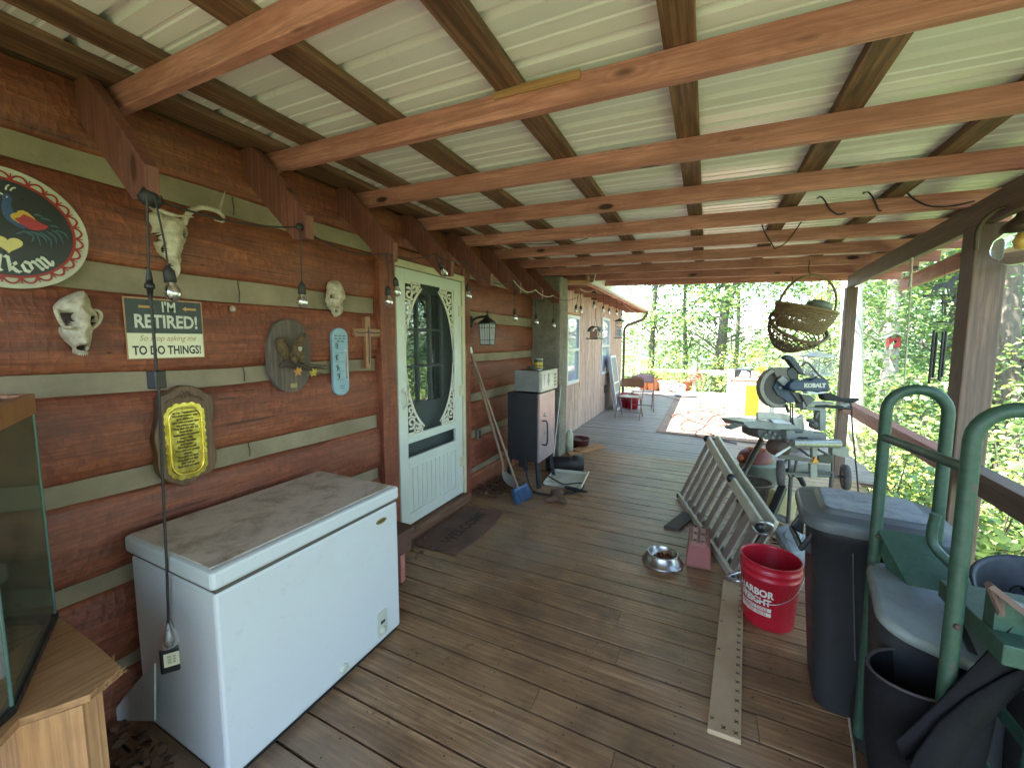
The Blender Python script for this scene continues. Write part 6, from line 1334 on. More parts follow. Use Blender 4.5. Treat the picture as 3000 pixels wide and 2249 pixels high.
mb=MB(); x0_,x1_=kb_(2146,1200,yb-.1).x,kb_(2182,1200,yb-.1).x; zt4=kb_(2160,1127,yb-.1).z
for u in (0,1): mb.mm((x0_+u*(x1_-x0_-.03),yb-.11,.01),(x0_+.03+u*(x1_-x0_-.03),yb-.07,zt4))
for z in (.01,.28,.52,zt4-.05): mb.mm((x0_+.03,yb-.11,z),(x1_-.03,yb-.075,z+.05))
mb.mm(((x0_+x1_)/2-.012,yb-.11,.06),((x0_+x1_)/2+.012,yb-.078,zt4-.05)); mb.mm((x0_+.03,yb-.09,.06),(x1_-.03,yb-.085,zt4-.05))
single('white_shutter',mb,M_wwhite,'white panelled shutter standing against the front of the potting bench','shutter',bevel=.003)
mb=MB(); a=kb_(2183,1128,yb-.08);b=kb_(2219,1203,yb-.08); mb.mm((a.x,yb-.10,.04),(b.x,yb-.085,a.z)); single('yellow_sheet',mb,plain('bright_yellow',(0.55,0.50,0.01),rough=.5,amt=.1),'bright yellow sheet leaning on the bench beside the white shutter','panel')
mb=MB(); a=kb_(2221,1130,yb-.06);b=kb_(2246,1207,yb-.06); mb.mm((a.x,yb-.09,.02),(b.x,yb-.06,a.z)); single('grey_wood_panel',mb,MATS['grey_plank'],'grey wooden panel leaning right of the yellow sheet','panel',bevel=.003)
mb=MB(); a=kb_(2184,1186,yb-.3); mb.mm((a.x,yb-.36,.0),(a.x+.21,yb-.18,.22)); 
root=thing('small_heater','small boxy grey heater on the deck in front of the yellow sheet','heater',(a.x+.1,yb-.27,0)); part('case',mb,plain('heater_case',(0.28,0.24,0.22),rough=.5),root,bevel=.006)
mb=MB(); mb.mm((a.x+.05,yb-.366,.05),(a.x+.17,yb-.359,.18)); part('grille',mb,M_black,root)
tv=thing('small_black_box','black box with pale curved front standing on the potting bench','box',(0,0,0)); a=kb_(2153,1081,yb+.1);b=kb_(2200,1104,yb+.1); tv.location=(a.x+.17,yb+.2,z_t); ORG[tv.name]=V3(tv.location)
mb=MB(); mb.mm((a.x,yb+.08,z_t+.001),(b.x,yb+.42,a.z)); part('case',mb,M_black,tv,bevel=.012)
mb=MB(); mb.prism([(a.x+.07,z_t+.02),(b.x-.03,z_t+.02),(b.x-.03,a.z-.06),(b.x-.10,a.z-.025),(a.x+.12,a.z-.02)],(0,yb+.078,0),(1,0,0),(0,0,1),.004); part('pale_front',mb,plain('lavender_panel',(0.42,0.44,0.60),rough=.3),tv)
fl_=thing('orange_flowers','small orange and yellow flowers in a pot on the potting bench','flowers',(kb_(2232,1100).x,yb+.15,z_t)); fx0=kb_(2232,1100).x
mb=MB(); mb.lathe([(0,0),(.05,0),(.065,.09),(.06,.09),(.05,.08),(0,.08)],(fx0,yb+.15,z_t),14); part('pot',mb,M_terra,fl_)
mb=MB(); random.seed(6)
for k in range(14):
    c=V3((fx0+random.uniform(-.09,.09),yb+.15+random.uniform(-.06,.06),z_t+.13+random.uniform(0,.08)))
    mb.tube([V3((fx0,yb+.15,z_t+.08)),c],.002,4)
    for j in range(6): a_=j*PI/3; mb.sph(c+V3((.016*math.cos(a_),-.004,.016*math.sin(a_))),(.011,.005,.011),6,4)
part('blooms',mb,plain('marigold',(0.75,0.33,0.02),rough=.6),fl_)
pk=thing('pink_planter','faded pink oval planter on the far deck behind the mitre saw','planter',(0,0,0)); b0=ony(2306,1232,7.2); b0.z=0; pk.location=b0; ORG[pk.name]=b0.copy()
mb=MB(); mb.lathe([(0,0),(.19,0),(.25,.24),(.265,.25),(.25,.27),(.235,.25),(.2,.05),(0,.05)],b0,28,sx=1.1); part('planter_bowl',mb,plain('faded_pink',(0.48,0.30,0.36),rough=.6),pk)
# ================================================================ right-hand cluster
def pg(pts,ox,oy,sc): return [(ox+a/sc,oy+b/sc) for a,b in pts]
Nf=V3((_F.x,_F.y,_F.z))
def plate(mb,pts,D,th,ox=0,oy=0,sc=1,rnd=None):
    """solid plate: its outline lies at true distance D, with real thickness th"""
    P=[dep(ox+a/sc,oy+b/sc,D) for a,b in pts]; k=len(P)
    Q=[p+Nf*th for p in P]
    F=[tuple(range(k)),tuple(range(2*k-1,k-1,-1))]+[(i,k+i,k+(i+1)%k,(i+1)%k) for i in range(k)]
    A=sum(pts[i][0]*pts[(i+1)%k][1]-pts[(i+1)%k][0]*pts[i][1] for i in range(k))
    if A>0: F=[f[::-1] for f in F]
    mb.add(P+Q,F,[((p-P[0]).dot(_R),(p-P[0]).dot(_U),0) for p in P+Q],rnd=rnd); return mb
# ---- dog bowl
b0=onz(1938,1660); bo=thing('dog_bowl','stainless steel dog bowl with a little reddish kibble on the deck','bowl',tuple(b0)); b0=b0+V3((0,.07,0))
t=NT('brushed_steel'); t.set((0.42,0.40,0.37),.30,1.0); M_ss=t.m
mb=MB(); mb.lathe([(.130,0),(.140,.003),(.141,.010),(.130,.014),(.108,.070),(.106,.076),(.100,.077),(.096,.070),(.088,.022),(0,.018)],b0,40); part('steel_bowl',mb,M_ss,bo)
mb=MB(); random.seed(5)
for k in range(60):
    a=random.uniform(0,2*PI); r_=.075*math.sqrt(random.random()); mb.sph(b0+V3((r_*math.cos(a)+.008,r_*math.sin(a),.026+random.uniform(0,.008))),.008,6,4)
part('kibble',mb,plain('red_kibble',(0.16,0.035,0.02),rough=.8),bo,kind='stuff')
# ---- upside-down red box (planter-like case with runners and bolts)
q=[onz(2008,1655),onz(2084,1672),onz(1992,1560)]
rb_=thing('red_metal_box','dull red tapered metal box with two bolted runners on top, beside the dog bowl','box',tuple(q[0]))
u_=(q[1]-q[0]).normalized(); u_.z=0; v_=V3((-u_.y,u_.x,0)); Wd=(q[1]-q[0]).length; Ld=.36; Hh=.155; O=q[0]
tp=[O+u_*(.012)+v_*.02+V3((0,0,Hh)),O+u_*(Wd-.015)+v_*.02+V3((0,0,Hh)),O+u_*(Wd-.015)+v_*(Ld-.02)+V3((0,0,Hh)),O+u_*.012+v_*(Ld-.02)+V3((0,0,Hh))]
bt_=[O,O+u_*Wd,O+u_*Wd+v_*Ld,O+v_*Ld]
M_rbx=plain('dull_red_metal',(0.30,0.075,0.065),rough=.5,scale=5,amt=.3)
mb=MB(); mb.add(bt_+tp,[(3,2,1,0),(4,5,6,7),(0,1,5,4),(1,2,6,5),(2,3,7,6),(3,0,4,7)]); part('box_shell',mb,M_rbx,rb_,bevel=.008)
for s in (.055,Wd-.060):
    mb=MB(); a=O+u_*s+v_*.04+V3((0,0,Hh+.008)); b=O+u_*s+v_*(Ld-.04)+V3((0,0,Hh+.008)); mb.beam(a,b,.034,.015); rn_=part('runner',mb,plain('pinkish_red',(0.46,0.17,0.15),rough=.4),rb_,bevel=.003)
    for k in range(3):
        c=a.lerp(b,.06+k*.44); mb=MB(); mb.lathe([(.011,0),(.011,.008),(.005,.012),(0,.012)],c+V3((0,0,.007)),8); part('bolt',mb,plain('rusty_bolt',(0.12,0.05,0.04),rough=.6),rn_)
mb=MB(); mb.beam(O+u_*.03+v_*.035+V3((0,0,Hh+.004)),O+u_*(Wd-.035)+v_*.035+V3((0,0,Hh+.004)),.03,.012); part('end_strap',mb,MATS['pinkish_red'],rb_)
# ---- grated mat
G_=[onz(*p) for p in pg([(405,820),(560,700),(640,740),(520,840)],1800,1250,2.763)]
mb=MB()
for k in range(9): q_=k/8; mb.beam(G_[0].lerp(G_[3],q_)+V3((0,0,.012)),G_[1].lerp(G_[2],q_)+V3((0,0,.012)),.012,.018)
mb.beam(G_[0]+V3((0,0,.008)),G_[3]+V3((0,0,.008)),.012,.014); mb.beam(G_[1]+V3((0,0,.008)),G_[2]+V3((0,0,.008)),.012,.014)
single('metal_grate',mb,plain('rusty_grate',(0.10,0.075,0.06),rough=.7),'rusty slatted metal grate on the deck left of the ladder','grate')
# ---- red bucket with lettering
b0=onz(2250,1822)+V3((.0,.04,0)); rb0,rb1,hb_=.125,.148,.375
bk_=pail('lettered_bucket','red plastic bucket lettered HARBOR FREIGHT standing beside the plank','',rb0,rb1,hb_,M_redp) if False else thing('lettered_bucket','bright red five-gallon bucket with white lettering standing beside the plank','bucket',tuple(b0))
mb=MB(); mb.lathe([(0,0),(rb0,0),(rb0+.003,.006),(rb1-.002,hb_-.09),(rb1+.002,hb_-.088),(rb1+.002,hb_-.08),(rb1-.001,hb_-.078),(rb1,hb_-.05),(rb1+.004,hb_-.048),(rb1+.004,hb_-.040),(rb1,hb_-.038),(rb1+.001,hb_-.006),(rb1+.005,hb_-.003),(rb1+.003,hb_),(rb1-.003,hb_),(rb1-.004,hb_-.01),(rb0-.003,.006),(0,.006)],b0,56); part('bucket_body',mb,M_redp,bk_)
def curved(mb,th0,sgn=1):
    """wrap flat (x along arc, y=z) geometry in mb.v round the bucket"""
    nv=[]
    for (x,y,z) in mb.v:
        rr_=rb0+.003+(rb1-rb0-.005)*((z-.006)/(hb_-.096))+.0012+y; a=th0+x/rb1; nv.append((b0.x+rr_*math.cos(a),b0.y+rr_*math.sin(a),b0.z+z))
    mb.v=nv; return mb
thv=math.atan2(-b0.y,-b0.x)   # towards the viewer
tha=thv-.50
def wtext(t,size,x,z,sx=1,bold=.002,d=.0004):
    m=MB(); m.text(t,size,(0,0,0),(1,0,0),(0,0,1),0,bold=bold,sx=sx); m.v=[(a+x,d,c+z) for a,b,c in m.v]; return m
def merge(*ms):
    o=MB()
    for m in ms: o.add(m.v,m.f,m.g)
    return o
m1=wtext("HARBOR",.055,0,.215,.9,.0022); m2=wtext("FREIGHT",.053,0,.166,.86,.0022); 
part('lettering',curved(merge(m1,m2),tha),E_cream,bk_)
def barq(w,z,h): 
    m=MB(); n=16
    for i in range(n): x0_=-w/2+w*i/n; x1_=x0_+w/n; m.add([(x0_,0,z-h/2),(x1_,0,z-h/2),(x1_,0,z+h/2),(x0_,0,z+h/2)],[(0,1,2,3)])
    return m
part('lettering_strip',curved(merge(barq(.185,.126,.022),barq(.185,.098,.022)),tha),E_cream,bk_)
part('lettering',curved(merge(wtext("QUALITY TOOLS",.022,0,.126,.86,.0004,.0012),wtext("LOWEST PRICES",.022,0,.098,.86,.0004,.0012)),tha),M_redp,bk_,label='red words on white strips')
mb=MB(); a=b0+V3(((rb1+.004)*math.cos(thv+1.45),(rb1+.004)*math.sin(thv+1.45),hb_-.05)); b=b0+V3(((rb1+.004)*math.cos(thv-1.7),(rb1+.004)*math.sin(thv-1.7),hb_-.05))
mid=b0+V3(((rb1+.012)*math.cos(thv+.1),(rb1+.012)*math.sin(thv+.1),hb_-.19))
pts=[]
for i in range(21):
    q_=i/20; an=thv+1.45-3.15*q_*.985; dz=.15*math.sin(PI*q_); rr_=rb1+.012; pts.append(b0+V3((rr_*math.cos(an),rr_*math.sin(an),hb_-.05-dz)))
mb.tube(pts,.0022,6); part('bail_handle',mb,M_steel,bk_)
# ---- plank with ink crosses
P4=[onz(*p) for p in ((2118,1706),(2178,1716),(2170,2182),(2071,2146))]
pk_=thing('marked_plank','pale raw plank with inked crosses along its edges lying on the deck','plank',tuple(P4[3]))
mb=MB(); mb.prism([(p.x,p.y) for p in P4],(0,0,.0),(1,0,0),(0,1,0),.022); part('board',mb,plain('pale_board',(0.50,0.36,0.22),c2=(0.40,0.27,0.15),rough=.6,scale=3,bump=.05),pk_,bevel=.003)
mb=MB()
def cross(c,s=.010): mb.beam(c+V3((-s,-s,0)),c+V3((s,s,0)),.0025,.001); mb.beam(c+V3((-s,s,.0003)),c+V3((s,-s,.0003)),.0025,.001)
L_,R_=P4[3].lerp(P4[0],0),P4[2]
for k in range(21): cross(P4[2].lerp(P4[1],.02+k*.047)+V3((-.018,0,.0228)),.008)
for q_ in (.05,.42,.62,.8): cross(P4[3].lerp(P4[0],q_)+V3((.014,0,.0228)),.007)
cross((P4[3].lerp(P4[2],.5)+V3((0,.03,.0228))),.008)
part('inked_crosses',mb,M_ink,pk_,kind='stuff')
# ---- folded aluminium ladder leaning on its side
A0=onz(1990,1452,.03);Bo=onz(2146,1688,.03); A1=ony(2072,1284,A0.y+.10);B1_=ony(2228,1540,Bo.y+.10)
ld=thing('folded_ladder','folded aluminium ladder lying on its side rail, rungs facing the camera','ladder',tuple(A0))
M_al=plain('dull_aluminium',(0.66,0.64,0.52),rough=.4,metal=.25,scale=6,amt=.3); M_al2=plain('brown_grey_rung',(0.36,0.30,0.26),rough=.5,metal=.3,scale=8)
off=V3((.085,.03,.0))
for o_ in (V3((0,0,0)),off):
    kk=A1.lerp(B1_,.55)+V3((0,0,-.015))
    mb=MB(); mb.beam(A1+o_,kk+o_,.03,.075,up=(.3,0,1)); mb.beam(kk+o_,B1_+o_,.03,.075,up=(.3,0,1)); part('side_rail',mb,M_al,ld,bevel=.004)
    mb=MB(); mb.beam(A0+o_*.8,Bo+o_*.8,.03,.06); part('side_rail',mb,M_al,ld,bevel=.004)
n=10
for k in range(n):
    q_=.03+k*.94/(n-1); a=A1.lerp(B1_,q_)+V3((0,0,-.03)); b=A0.lerp(Bo,q_)
    for o_,w in ((V3((0,0,0)),.078),(off*.9,.06)):
        mb=MB(); mb.beam(a+o_,b+o_,w,.014,up=(B1_-A1).cross(a-b)) ; part('rung',mb,M_al2,ld,bevel=.002)
for q_ in (0.0,.55,1.0):
    c=A1.lerp(B1_,q_); mb=MB(); mb.sph(c+V3((0,-.02,0)),(.035,.03,.04),12,8); part('hinge_cap',mb,M_black,ld)
for c in (A0,Bo): mb=MB(); mb.sph(c,(.03,.03,.03),10,6); part('rubber_foot',mb,M_black,ld)
mb=MB(); mb.tube(bez([B1_+V3((-.05,-.02,.02)),B1_+V3((0,-.05,.05)),B1_+V3((.06,-.04,.03)),B1_+V3((.04,-.02,-.04)),B1_+V3((-.03,-.02,-.03))],5,True),.012,8,closed=True); part('lock_lever',mb,M_steel,ld)
mb=MB(); mb.tube(bez([Bo+V3((-.03,-.02,.0)),Bo+V3((.02,-.08,.02)),Bo+V3((.10,-.05,.03)),Bo+V3((.06,.0,.05))],5,True),.014,8,closed=True); part('lock_lever',mb,M_steel,ld)
# ---- black square post, vacuum and wand
mb=MB(); a=dep(2294,1425,3.25);b=onz(2214,1612,.02); mb.beam(b,a,.055,.055); mb.beam(b-V3((.0,0,.018)),b+V3((.0,.1,-.018)),.05,.004) if False else None; single('black_square_tube',mb,M_black,'black square steel tube leaning from the deck up toward the saw wheel','tube',bevel=.004)
vc=onz(2218,1408); vc=V3((.36,4.25,0)); vc=dep(2218,1395,4.4); vc.z=0
va=thing('shop_vacuum','orange-topped shop vacuum with grey drum behind the ladder','vacuum',tuple(vc))
mb=MB(); mb.lathe([(0,.03),(.15,.03),(.175,.06),(.18,.26),(.19,.27),(.19,.285),(.15,.31),(0,.31)],vc,28); part('drum',mb,plain('grey_green_drum',(0.20,0.23,0.19),rough=.5),va)
mb=MB(); mb.lathe([(.17,.285),(.175,.31),(.15,.38),(.09,.43),(0,.44)],vc+V3((-.03,0,0)),24); part('motor_cover',mb,plain('faded_orange_red',(0.20,0.045,0.03),rough=.5,scale=7),va)
mb=MB(); mb.sph(vc+V3((-.16,-.08,.33)),(.04,.04,.035),10,6); mb.box(vc+V3((-.02,-.03,.44)),(.16,.05,.03)); part('orange_latch',mb,plain('orange_plastic',(0.65,0.17,0.05),rough=.4),va)
for k in range(4): a=k*PI/2+.4; mb=MB(); mb.sph(vc+V3((.15*math.cos(a),.15*math.sin(a),.025)),.025,8,6); part('caster',mb,M_black,va)
mb=MB(); mb.tube(bez([vc+V3((.17,-.05,.2)),vc+V3((.26,-.12,.26)),vc+V3((.36,-.10,.2)),vc+V3((.42,0,.1))],6),.026,10); part('vacuum_hose',mb,M_rub,va)
mb=MB(); mb.tube([dep(2232,1288,4.0),dep(2186,1372,3.95)],.028,10); mb.tube([dep(2186,1372,3.95),dep(2160,1412,3.9)],[.028,.045],10); single('vacuum_wand',mb,plain('brown_black_wand',(0.05,0.035,0.03),rough=.4),'dark vacuum wand leaning in front of the shop vacuum','wand')
# ---- round wicker laundry basket, jug, boots, scraps, clear tub
def wicker(name,label,c,rx,ry,h,mat,rings=12,ribs=30,rot=(0,0,0),taper=.7,rimr=.012,strand=.006,handle=None,gap=False,group=None,bottom=True):
    root=thing(name,label,'basket',tuple(c),group); M=Matrix.Translation(c)@Euler(rot).to_matrix().to_4x4()
    def rad(q): return taper+(1-taper)*math.sin(q*PI/2)
    mb=MB(); random.seed(len(label))
    for i in range(rings):
        if gap and i%5==3: continue
        q=(i+.5)/rings; z=-h+h*q; f=rad(q); pts=[]
        for k in range(ribs*2):
            a=2*PI*k/(ribs*2); w=1+ .018*(1 if (k+i)%2 else -1); pts.append(M@V3((rx*f*w*math.cos(a),ry*f*w*math.sin(a),z+random.uniform(-.002,.002))))
        mb.tube(pts,strand,5,closed=True)
    part('woven_side',mb,mat,root)
    mb=MB()
    for k in range(ribs):
        a=2*PI*k/ribs; mb.tube([M@V3((rx*rad(q)*math.cos(a),ry*rad(q)*math.sin(a),-h+h*q)) for q in (0,.25,.5,.75,1)],strand*.8,5,caps=False)
    if bottom:
        for k in range(-5,6): y=ry*taper*k/5.5; x=rx*taper*math.sqrt(max(0,1-(k/5.5)**2)); mb.tube([M@V3((-x,y,-h)),M@V3((x,y,-h))],strand*.8,5)
        for k in range(-5,6): x=rx*taper*k/5.5; y=ry*taper*math.sqrt(max(0,1-(k/5.5)**2)); mb.tube([M@V3((x,-y,-h)),M@V3((x,y,-h))],strand*.8,5)
    part('ribs',mb,mat,root)
    mb=MB(); mb.tube([M@V3((rx*1.01*math.cos(a),ry*1.01*math.sin(a),0)) for a in np.linspace(0,2*PI,41)[:-1]],rimr,8,closed=True); part('rim',mb,mat,root)
    if handle:
        mb=MB(); mb.tube([M@V3((rx*math.cos(a),0,handle*math.sin(a))) for a in np.linspace(0,PI,21)],rimr*.95,8,flat=.7); part('handle',mb,mat,root)
    return root
M_wk1=wood('golden_wicker',(0.40,0.26,0.125),(0.2,0.115,0.055),rough=.6,scale=4,vary=.35); M_wk2=wood('brown_wicker',(0.24,0.135,0.075),(0.12,0.065,0.035),rough=.6,scale=4,vary=.3); M_wk3=plain('dusty_wicker',(0.20,0.16,0.12),rough=.8,scale=20)
c=dep(2204,1405,3.9); wicker('round_basket','dusty grey-brown round basket on the deck between ladder and saw',V3((c.x,c.y,.24)),.165,.165,.22,M_wk3,rings=12,ribs=26,taper=.75,strand=.007)
c=onz(2300,1535); c=dep(2290,1470,3.6); jz=V3((c.x,c.y,0)); jg2=thing('yellow_jug','translucent yellow plastic jug lying under the mitre saw','jug',tuple(jz))
mb=MB(); mb.box(jz+V3((0,0,.14)),(.20,.15,.26),(.0,.12,.5)); part('jug_body',mb,plain('yellow_hdpe',(0.62,0.55,0.27),rough=.4,scale=4),jg2,bevel=.035)
mb=MB(); mb.lathe([(.03,0),(.03,.03),(0,.03)],jz+V3((.0,0,.27)),14); part('cap',mb,M_white,jg2)
for i,(px,py,lab) in enumerate(((2236,1500,'dark grey rubber boot lying beside the ladder, upper of the pair'),(2248,1525,'dusty grey rubber boot lying beside the ladder, lower of the pair'))):
    c=onz(px,py,.0); bt2=thing('rubber_boot',lab,'boot',tuple(c),'boots lying by the ladder'); M_bt=plain('boot_grey_%d'%i,((0.10,0.11,0.12),(0.22,0.22,0.20))[i],rough=.6)
    skin('boot_body',[c+V3((-.12,.05,.05)),c+V3((-.02,.02,.05)),c+V3((.06,0,.05)),c+V3((.09,-.01,.045)),c+V3((.15,-.03,.04))],[(0,1),(1,2),(2,3),(3,4)],[.05,.045,.045,.042,.035],M_bt,bt2)
Mc=wood('fresh_scrap',(0.58,0.38,0.22),(0.42,0.25,0.13),rough=.6,scale=2)
random.seed(8)
for i,(p,q_) in enumerate((((2262,1575),(2316,1600)),((2290,1530),(2345,1580)),((2255,1600),(2330,1612)),((2240,1620),(2300,1632)),((2270,1545),(2325,1570)),((2262,1640),(2325,1655)))):
    a=onz(*p)+V3((0,0,.01+.012*i));b=onz(*q_)+V3((0,0,.012+.012*i)); mb=MB(); mb.beam(a,b,random.uniform(.02,.05),.012)
    single('wood_scrap',mb,(Mc,M_redwood)[i in (2,3)],('pale sawn strip, uppermost in the scrap heap behind the red bucket','long thin pale strip pointing at the trash can','reddish splintered scrap behind the red bucket','dark reddish scrap nearest the ladder foot','short pale strip crossing the scrap heap','pale scrap strip closest to the red bucket rim')[i],'wood scrap','wood scraps behind the red bucket')
c=onz(2315,1640)+V3((.03,.05,0)); cb_=thing('clear_plastic_tub','dusty clear plastic tub tipped between the red bucket and the trash can','tub',tuple(c))
M_cl=plain('cloudy_plastic',(0.42,0.48,0.50),rough=.25,scale=6)
mb=MB(); mb.box(c+V3((0,0,.10)),(.17,.26,.17),(.35,-.35,.2)); part('tub_body',mb,M_cl,cb_,bevel=.03)
Mq=Euler((.35,-.35,.2)).to_matrix(); mb=MB(); mb.lathe([(.05,0),(.055,.006),(.05,.012),(.035,.010)],c+V3((0,0,.10))+Mq@V3((0,0,.086)),24,Mq); part('moulded_ring',mb,M_cl,cb_)
# ---- mitre saw
SO=(2100,1000,4.144)
def sp_(a,b,D=3.5): return dep(2100+a/4.144,1000+b/4.144,D)
M_sg=plain('saw_grey',(0.28,0.29,0.26),rough=.45,scale=8,amt=.25); M_sg2=plain('saw_dark_grey',(0.11,0.105,0.095),rough=.5,scale=8); M_blue=plain('saw_blue',(0.018,0.042,0.095),rough=.4,scale=8); M_grd=plain('smoky_guard',(0.30,0.27,0.22),rough=.3,scale=15); M_grd2=plain('brown_guard',(0.16,0.13,0.10),rough=.4)  # saw greys kept dark: the backlit shade is put into their colour
sw=thing('mitre_saw','blue and grey sliding mitre saw lettered KOBALT with its toothed blade exposed','mitre saw',tuple(sp_(900,1150)))
cB=sp_(745,560); rB=.153
def fr(D=0): return cB+Nf*D
def rad2(a,r_,D): return cB+_R*(r_*math.cos(a))+_U*(r_*math.sin(a))+Nf*D
mb=MB(); P=[]
for k in range(120):
    a=2*PI*k/120; P.append(((2245-2100)*0+0,0))
V=[];n=96
for k in range(n): a=2*PI*k/n; V.append(rad2(a,rB*(1.0 if k%2 else .955),0))
V2=[p+Nf*.003 for p in V]
mb.add(V+V2,[tuple(range(n))[::-1],tuple(range(n,2*n))]+[(i,(i+1)%n,n+(i+1)%n,n+i) for i in range(n)]); part('blade',mb,plain('blade_brown_steel',(0.075,0.06,0.05),rough=.5,metal=.1),sw)
def arcplate(mb,a0,a1,r0,r1,D,th,n=26):
    P=[rad2(R(a0+(a1-a0)*k/n),r1,D) for k in range(n+1)]+[rad2(R(a1-(a1-a0)*k/n),r0,D) for k in range(n+1)]
    Q=[p+Nf*th for p in P]; m=len(P)
    for k in range(n):
        a,b,c,d=k,k+1,2*n+1-k-1,2*n+1-k
        mb.add([P[a],P[b],P[c],P[d],Q[a],Q[b],Q[c],Q[d]],[(0,1,2,3),(7,6,5,4),(0,4,5,1),(3,2,6,7)]+([(0,3,7,4)] if k==0 else [])+([(1,5,6,2)] if k==n-1 else []))
mb=MB(); arcplate(mb,110,292,.145,.175,-.03,.062,30)
for k in range(30): a=112+k*6; arcplate(mb,a,a+1.6,.150,.179,-.033,.068,1)
part('lower_guard',mb,M_grd,sw,label='ribbed translucent guard')
mb=MB(); arcplate(mb,40,112,.10,.178,-.035,.075,16); part('upper_guard',mb,M_grd2,sw)
mb=MB(); mb.lathe([(0,-.02),(.06,-.02),(.066,-.012),(.066,.0)],cB+_R*.006,28,(-Nf).to_track_quat('Z','Y').to_matrix()); mb2=MB()
plate(mb,[(690,560),(720,500),(790,490),(850,540),(960,690),(940,740),(880,750),(800,680),(740,650)],3.485,.03,*SO); part('blade_hub',mb,M_blue,sw)
mb=MB(); mb.lathe([(0,.034),(.012,.034),(.014,.02),(.014,.0)],cB,12,(-Nf).to_track_quat('Z','Y').to_matrix()); plate(mb,[(740,470),(800,415),(880,480),(820,540)],3.45,.03,*SO); part('arbor_bracket',mb,M_sg,sw)
mb=MB(); plate(mb,[(880,560),(893,500),(930,478),(1130,472),(1180,440),(1230,432),(1300,452),(1350,490),(1378,540),(1388,585),(1360,615),(1300,600),(1240,625),(1170,608),(1080,602),(960,604),(905,590)],3.40,.11,*SO); mo=part('motor_housing',mb,M_blue,sw,bevel=.012)
mb=MB(); o=sp_(1190,536,3.397); mb.text("KOBALT",.046,o,_R,_U,.001,bold=.0035,sx=1.05); part('lettering',mb,E_cream,mo)
mb=MB(); plate(mb,[(1090,604),(1150,598),(1260,612),(1340,604),(1330,625),(1200,640),(1110,632)],3.41,.06,*SO); part('white_trim',mb,M_wwhite,sw)
mb=MB(); plate(mb,[(826,185),(868,160),(925,178),(1000,268),(1045,340),(1065,385),(1055,405),(1010,395),(960,345),(915,280),(870,225),(835,212)],3.45,.06,*SO); part('trigger_handle',mb,plain('slate_handle',(0.03,0.038,0.045),rough=.4),sw,bevel=.012)
mb=MB(); plate(mb,[(850,345),(900,310),(970,315),(1000,390),(1000,470),(900,470),(855,410)],3.46,.09,*SO); part('gear_housing',mb,M_black,sw,bevel=.01)
mb=MB(); mb.tube(bez([sp_(1030,300),sp_(1060,268),sp_(1105,258),sp_(1150,300),sp_(1200,360),sp_(1240,410),sp_(1300,450),sp_(1350,500)],4),.009,8); part('carry_handle',mb,M_sg2,sw)
mb=MB(); mb.tube(bez([sp_(1050,390,3.44),sp_(1080,415,3.44),sp_(1150,425,3.44),sp_(1240,425,3.44)],4),.004,6); part('switch_cable',mb,M_black,sw)
mb=MB(); plate(mb,[(900,610),(1000,620),(1110,700),(1090,800),(1000,740)],3.47,.07,*SO); plate(mb,[(1020,640),(1130,650),(1200,700),(1100,790)],3.44,.03,*SO); part('swing_arm',mb,M_sg2,sw,bevel=.004)
mb=MB(); plate(mb,[(1045,730),(1420,735),(1420,762),(1350,770),(1080,780),(1075,820),(1050,815)],3.45,.10,*SO); plate(mb,[(1075,785),(1290,790),(1330,815),(1330,1080),(1255,1085),(1250,840),(1090,832)],3.48,.08,*SO); part('slide_carriage',mb,M_sg,sw,bevel=.004)
mb=MB(); mb.tube([sp_(1200,785,3.47),sp_(1620,815,3.47)],.011,10); mb.tube([sp_(1200,775,3.55),sp_(1620,800,3.55)],.011,10); part('slide_rail',mb,M_black,sw)
mb=MB(); plate(mb,[(1480,770),(1620,735),(1640,760),(1560,800)],3.46,.05,*SO); part('rail_end',mb,M_sg,sw)
mb=MB()
pp5=[(1290,640),(1400,628),(1480,665),(1530,690),(1735,690),(1738,718),(1660,748),(1500,728),(1380,722),(1310,705)]; plate(mb,pp5,3.42,.07,*SO); part('dust_bag',mb,plain('black_fabric',(0.03,0.03,0.03),rough=.9),sw,bevel=.015)
mb=MB(); plate(mb,[(497,865),(640,860),(860,880),(905,905),(915,960),(700,948),(500,948)],3.52,.03,*SO); plate(mb,[(925,930),(1000,925),(1050,890),(1070,1075),(1040,1080),(960,1060)],3.50,.04,*SO); part('fence',mb,MATS['dull_aluminium'],sw,bevel=.003)
mb=MB(); plate(mb,[(315,975),(560,965),(900,1005),(1010,1030),(1010,1062),(700,1075),(390,1050),(330,1000)],3.35,.36,*SO); part('saw_table',mb,plain('table_grey',(0.30,0.31,0.30),rough=.35,metal=.3,scale=10),sw,bevel=.004)
mb=MB(); plate(mb,[(660,950),(760,945),(900,985),(905,1005),(700,990)],3.33,.05,*SO); part('sliding_insert',mb,plain('bright_insert',(0.66,0.70,0.76),rough=.3),sw)
mb=MB(); plate(mb,[(165,1048),(300,1002),(330,1020),(180,1072)],3.30,.10,*SO); part('table_extension',mb,M_sg2,sw)
mb=MB(); plate(mb,[(500,1065),(850,1062),(860,1200),(600,1195),(505,1150)],3.42,.25,*SO); part('turntable',mb,M_sg2,sw,bevel=.006)
mb=MB(); plate(mb,[(845,1080),(1160,1090),(1170,1115),(1335,1110),(1338,1195),(1180,1200),(900,1205),(850,1180)],3.36,.32,*SO); ba=part('saw_base',mb,M_sg,sw,bevel=.006)
mb=MB(); plate(mb,[(950,1090),(1045,1092),(1045,1112),(955,1112)],3.357,.004,*SO); plate(mb,[(985,1160),(1100,1160),(1115,1180),(970,1180)],3.357,.004,*SO); part('base_slot',mb,M_black,ba)
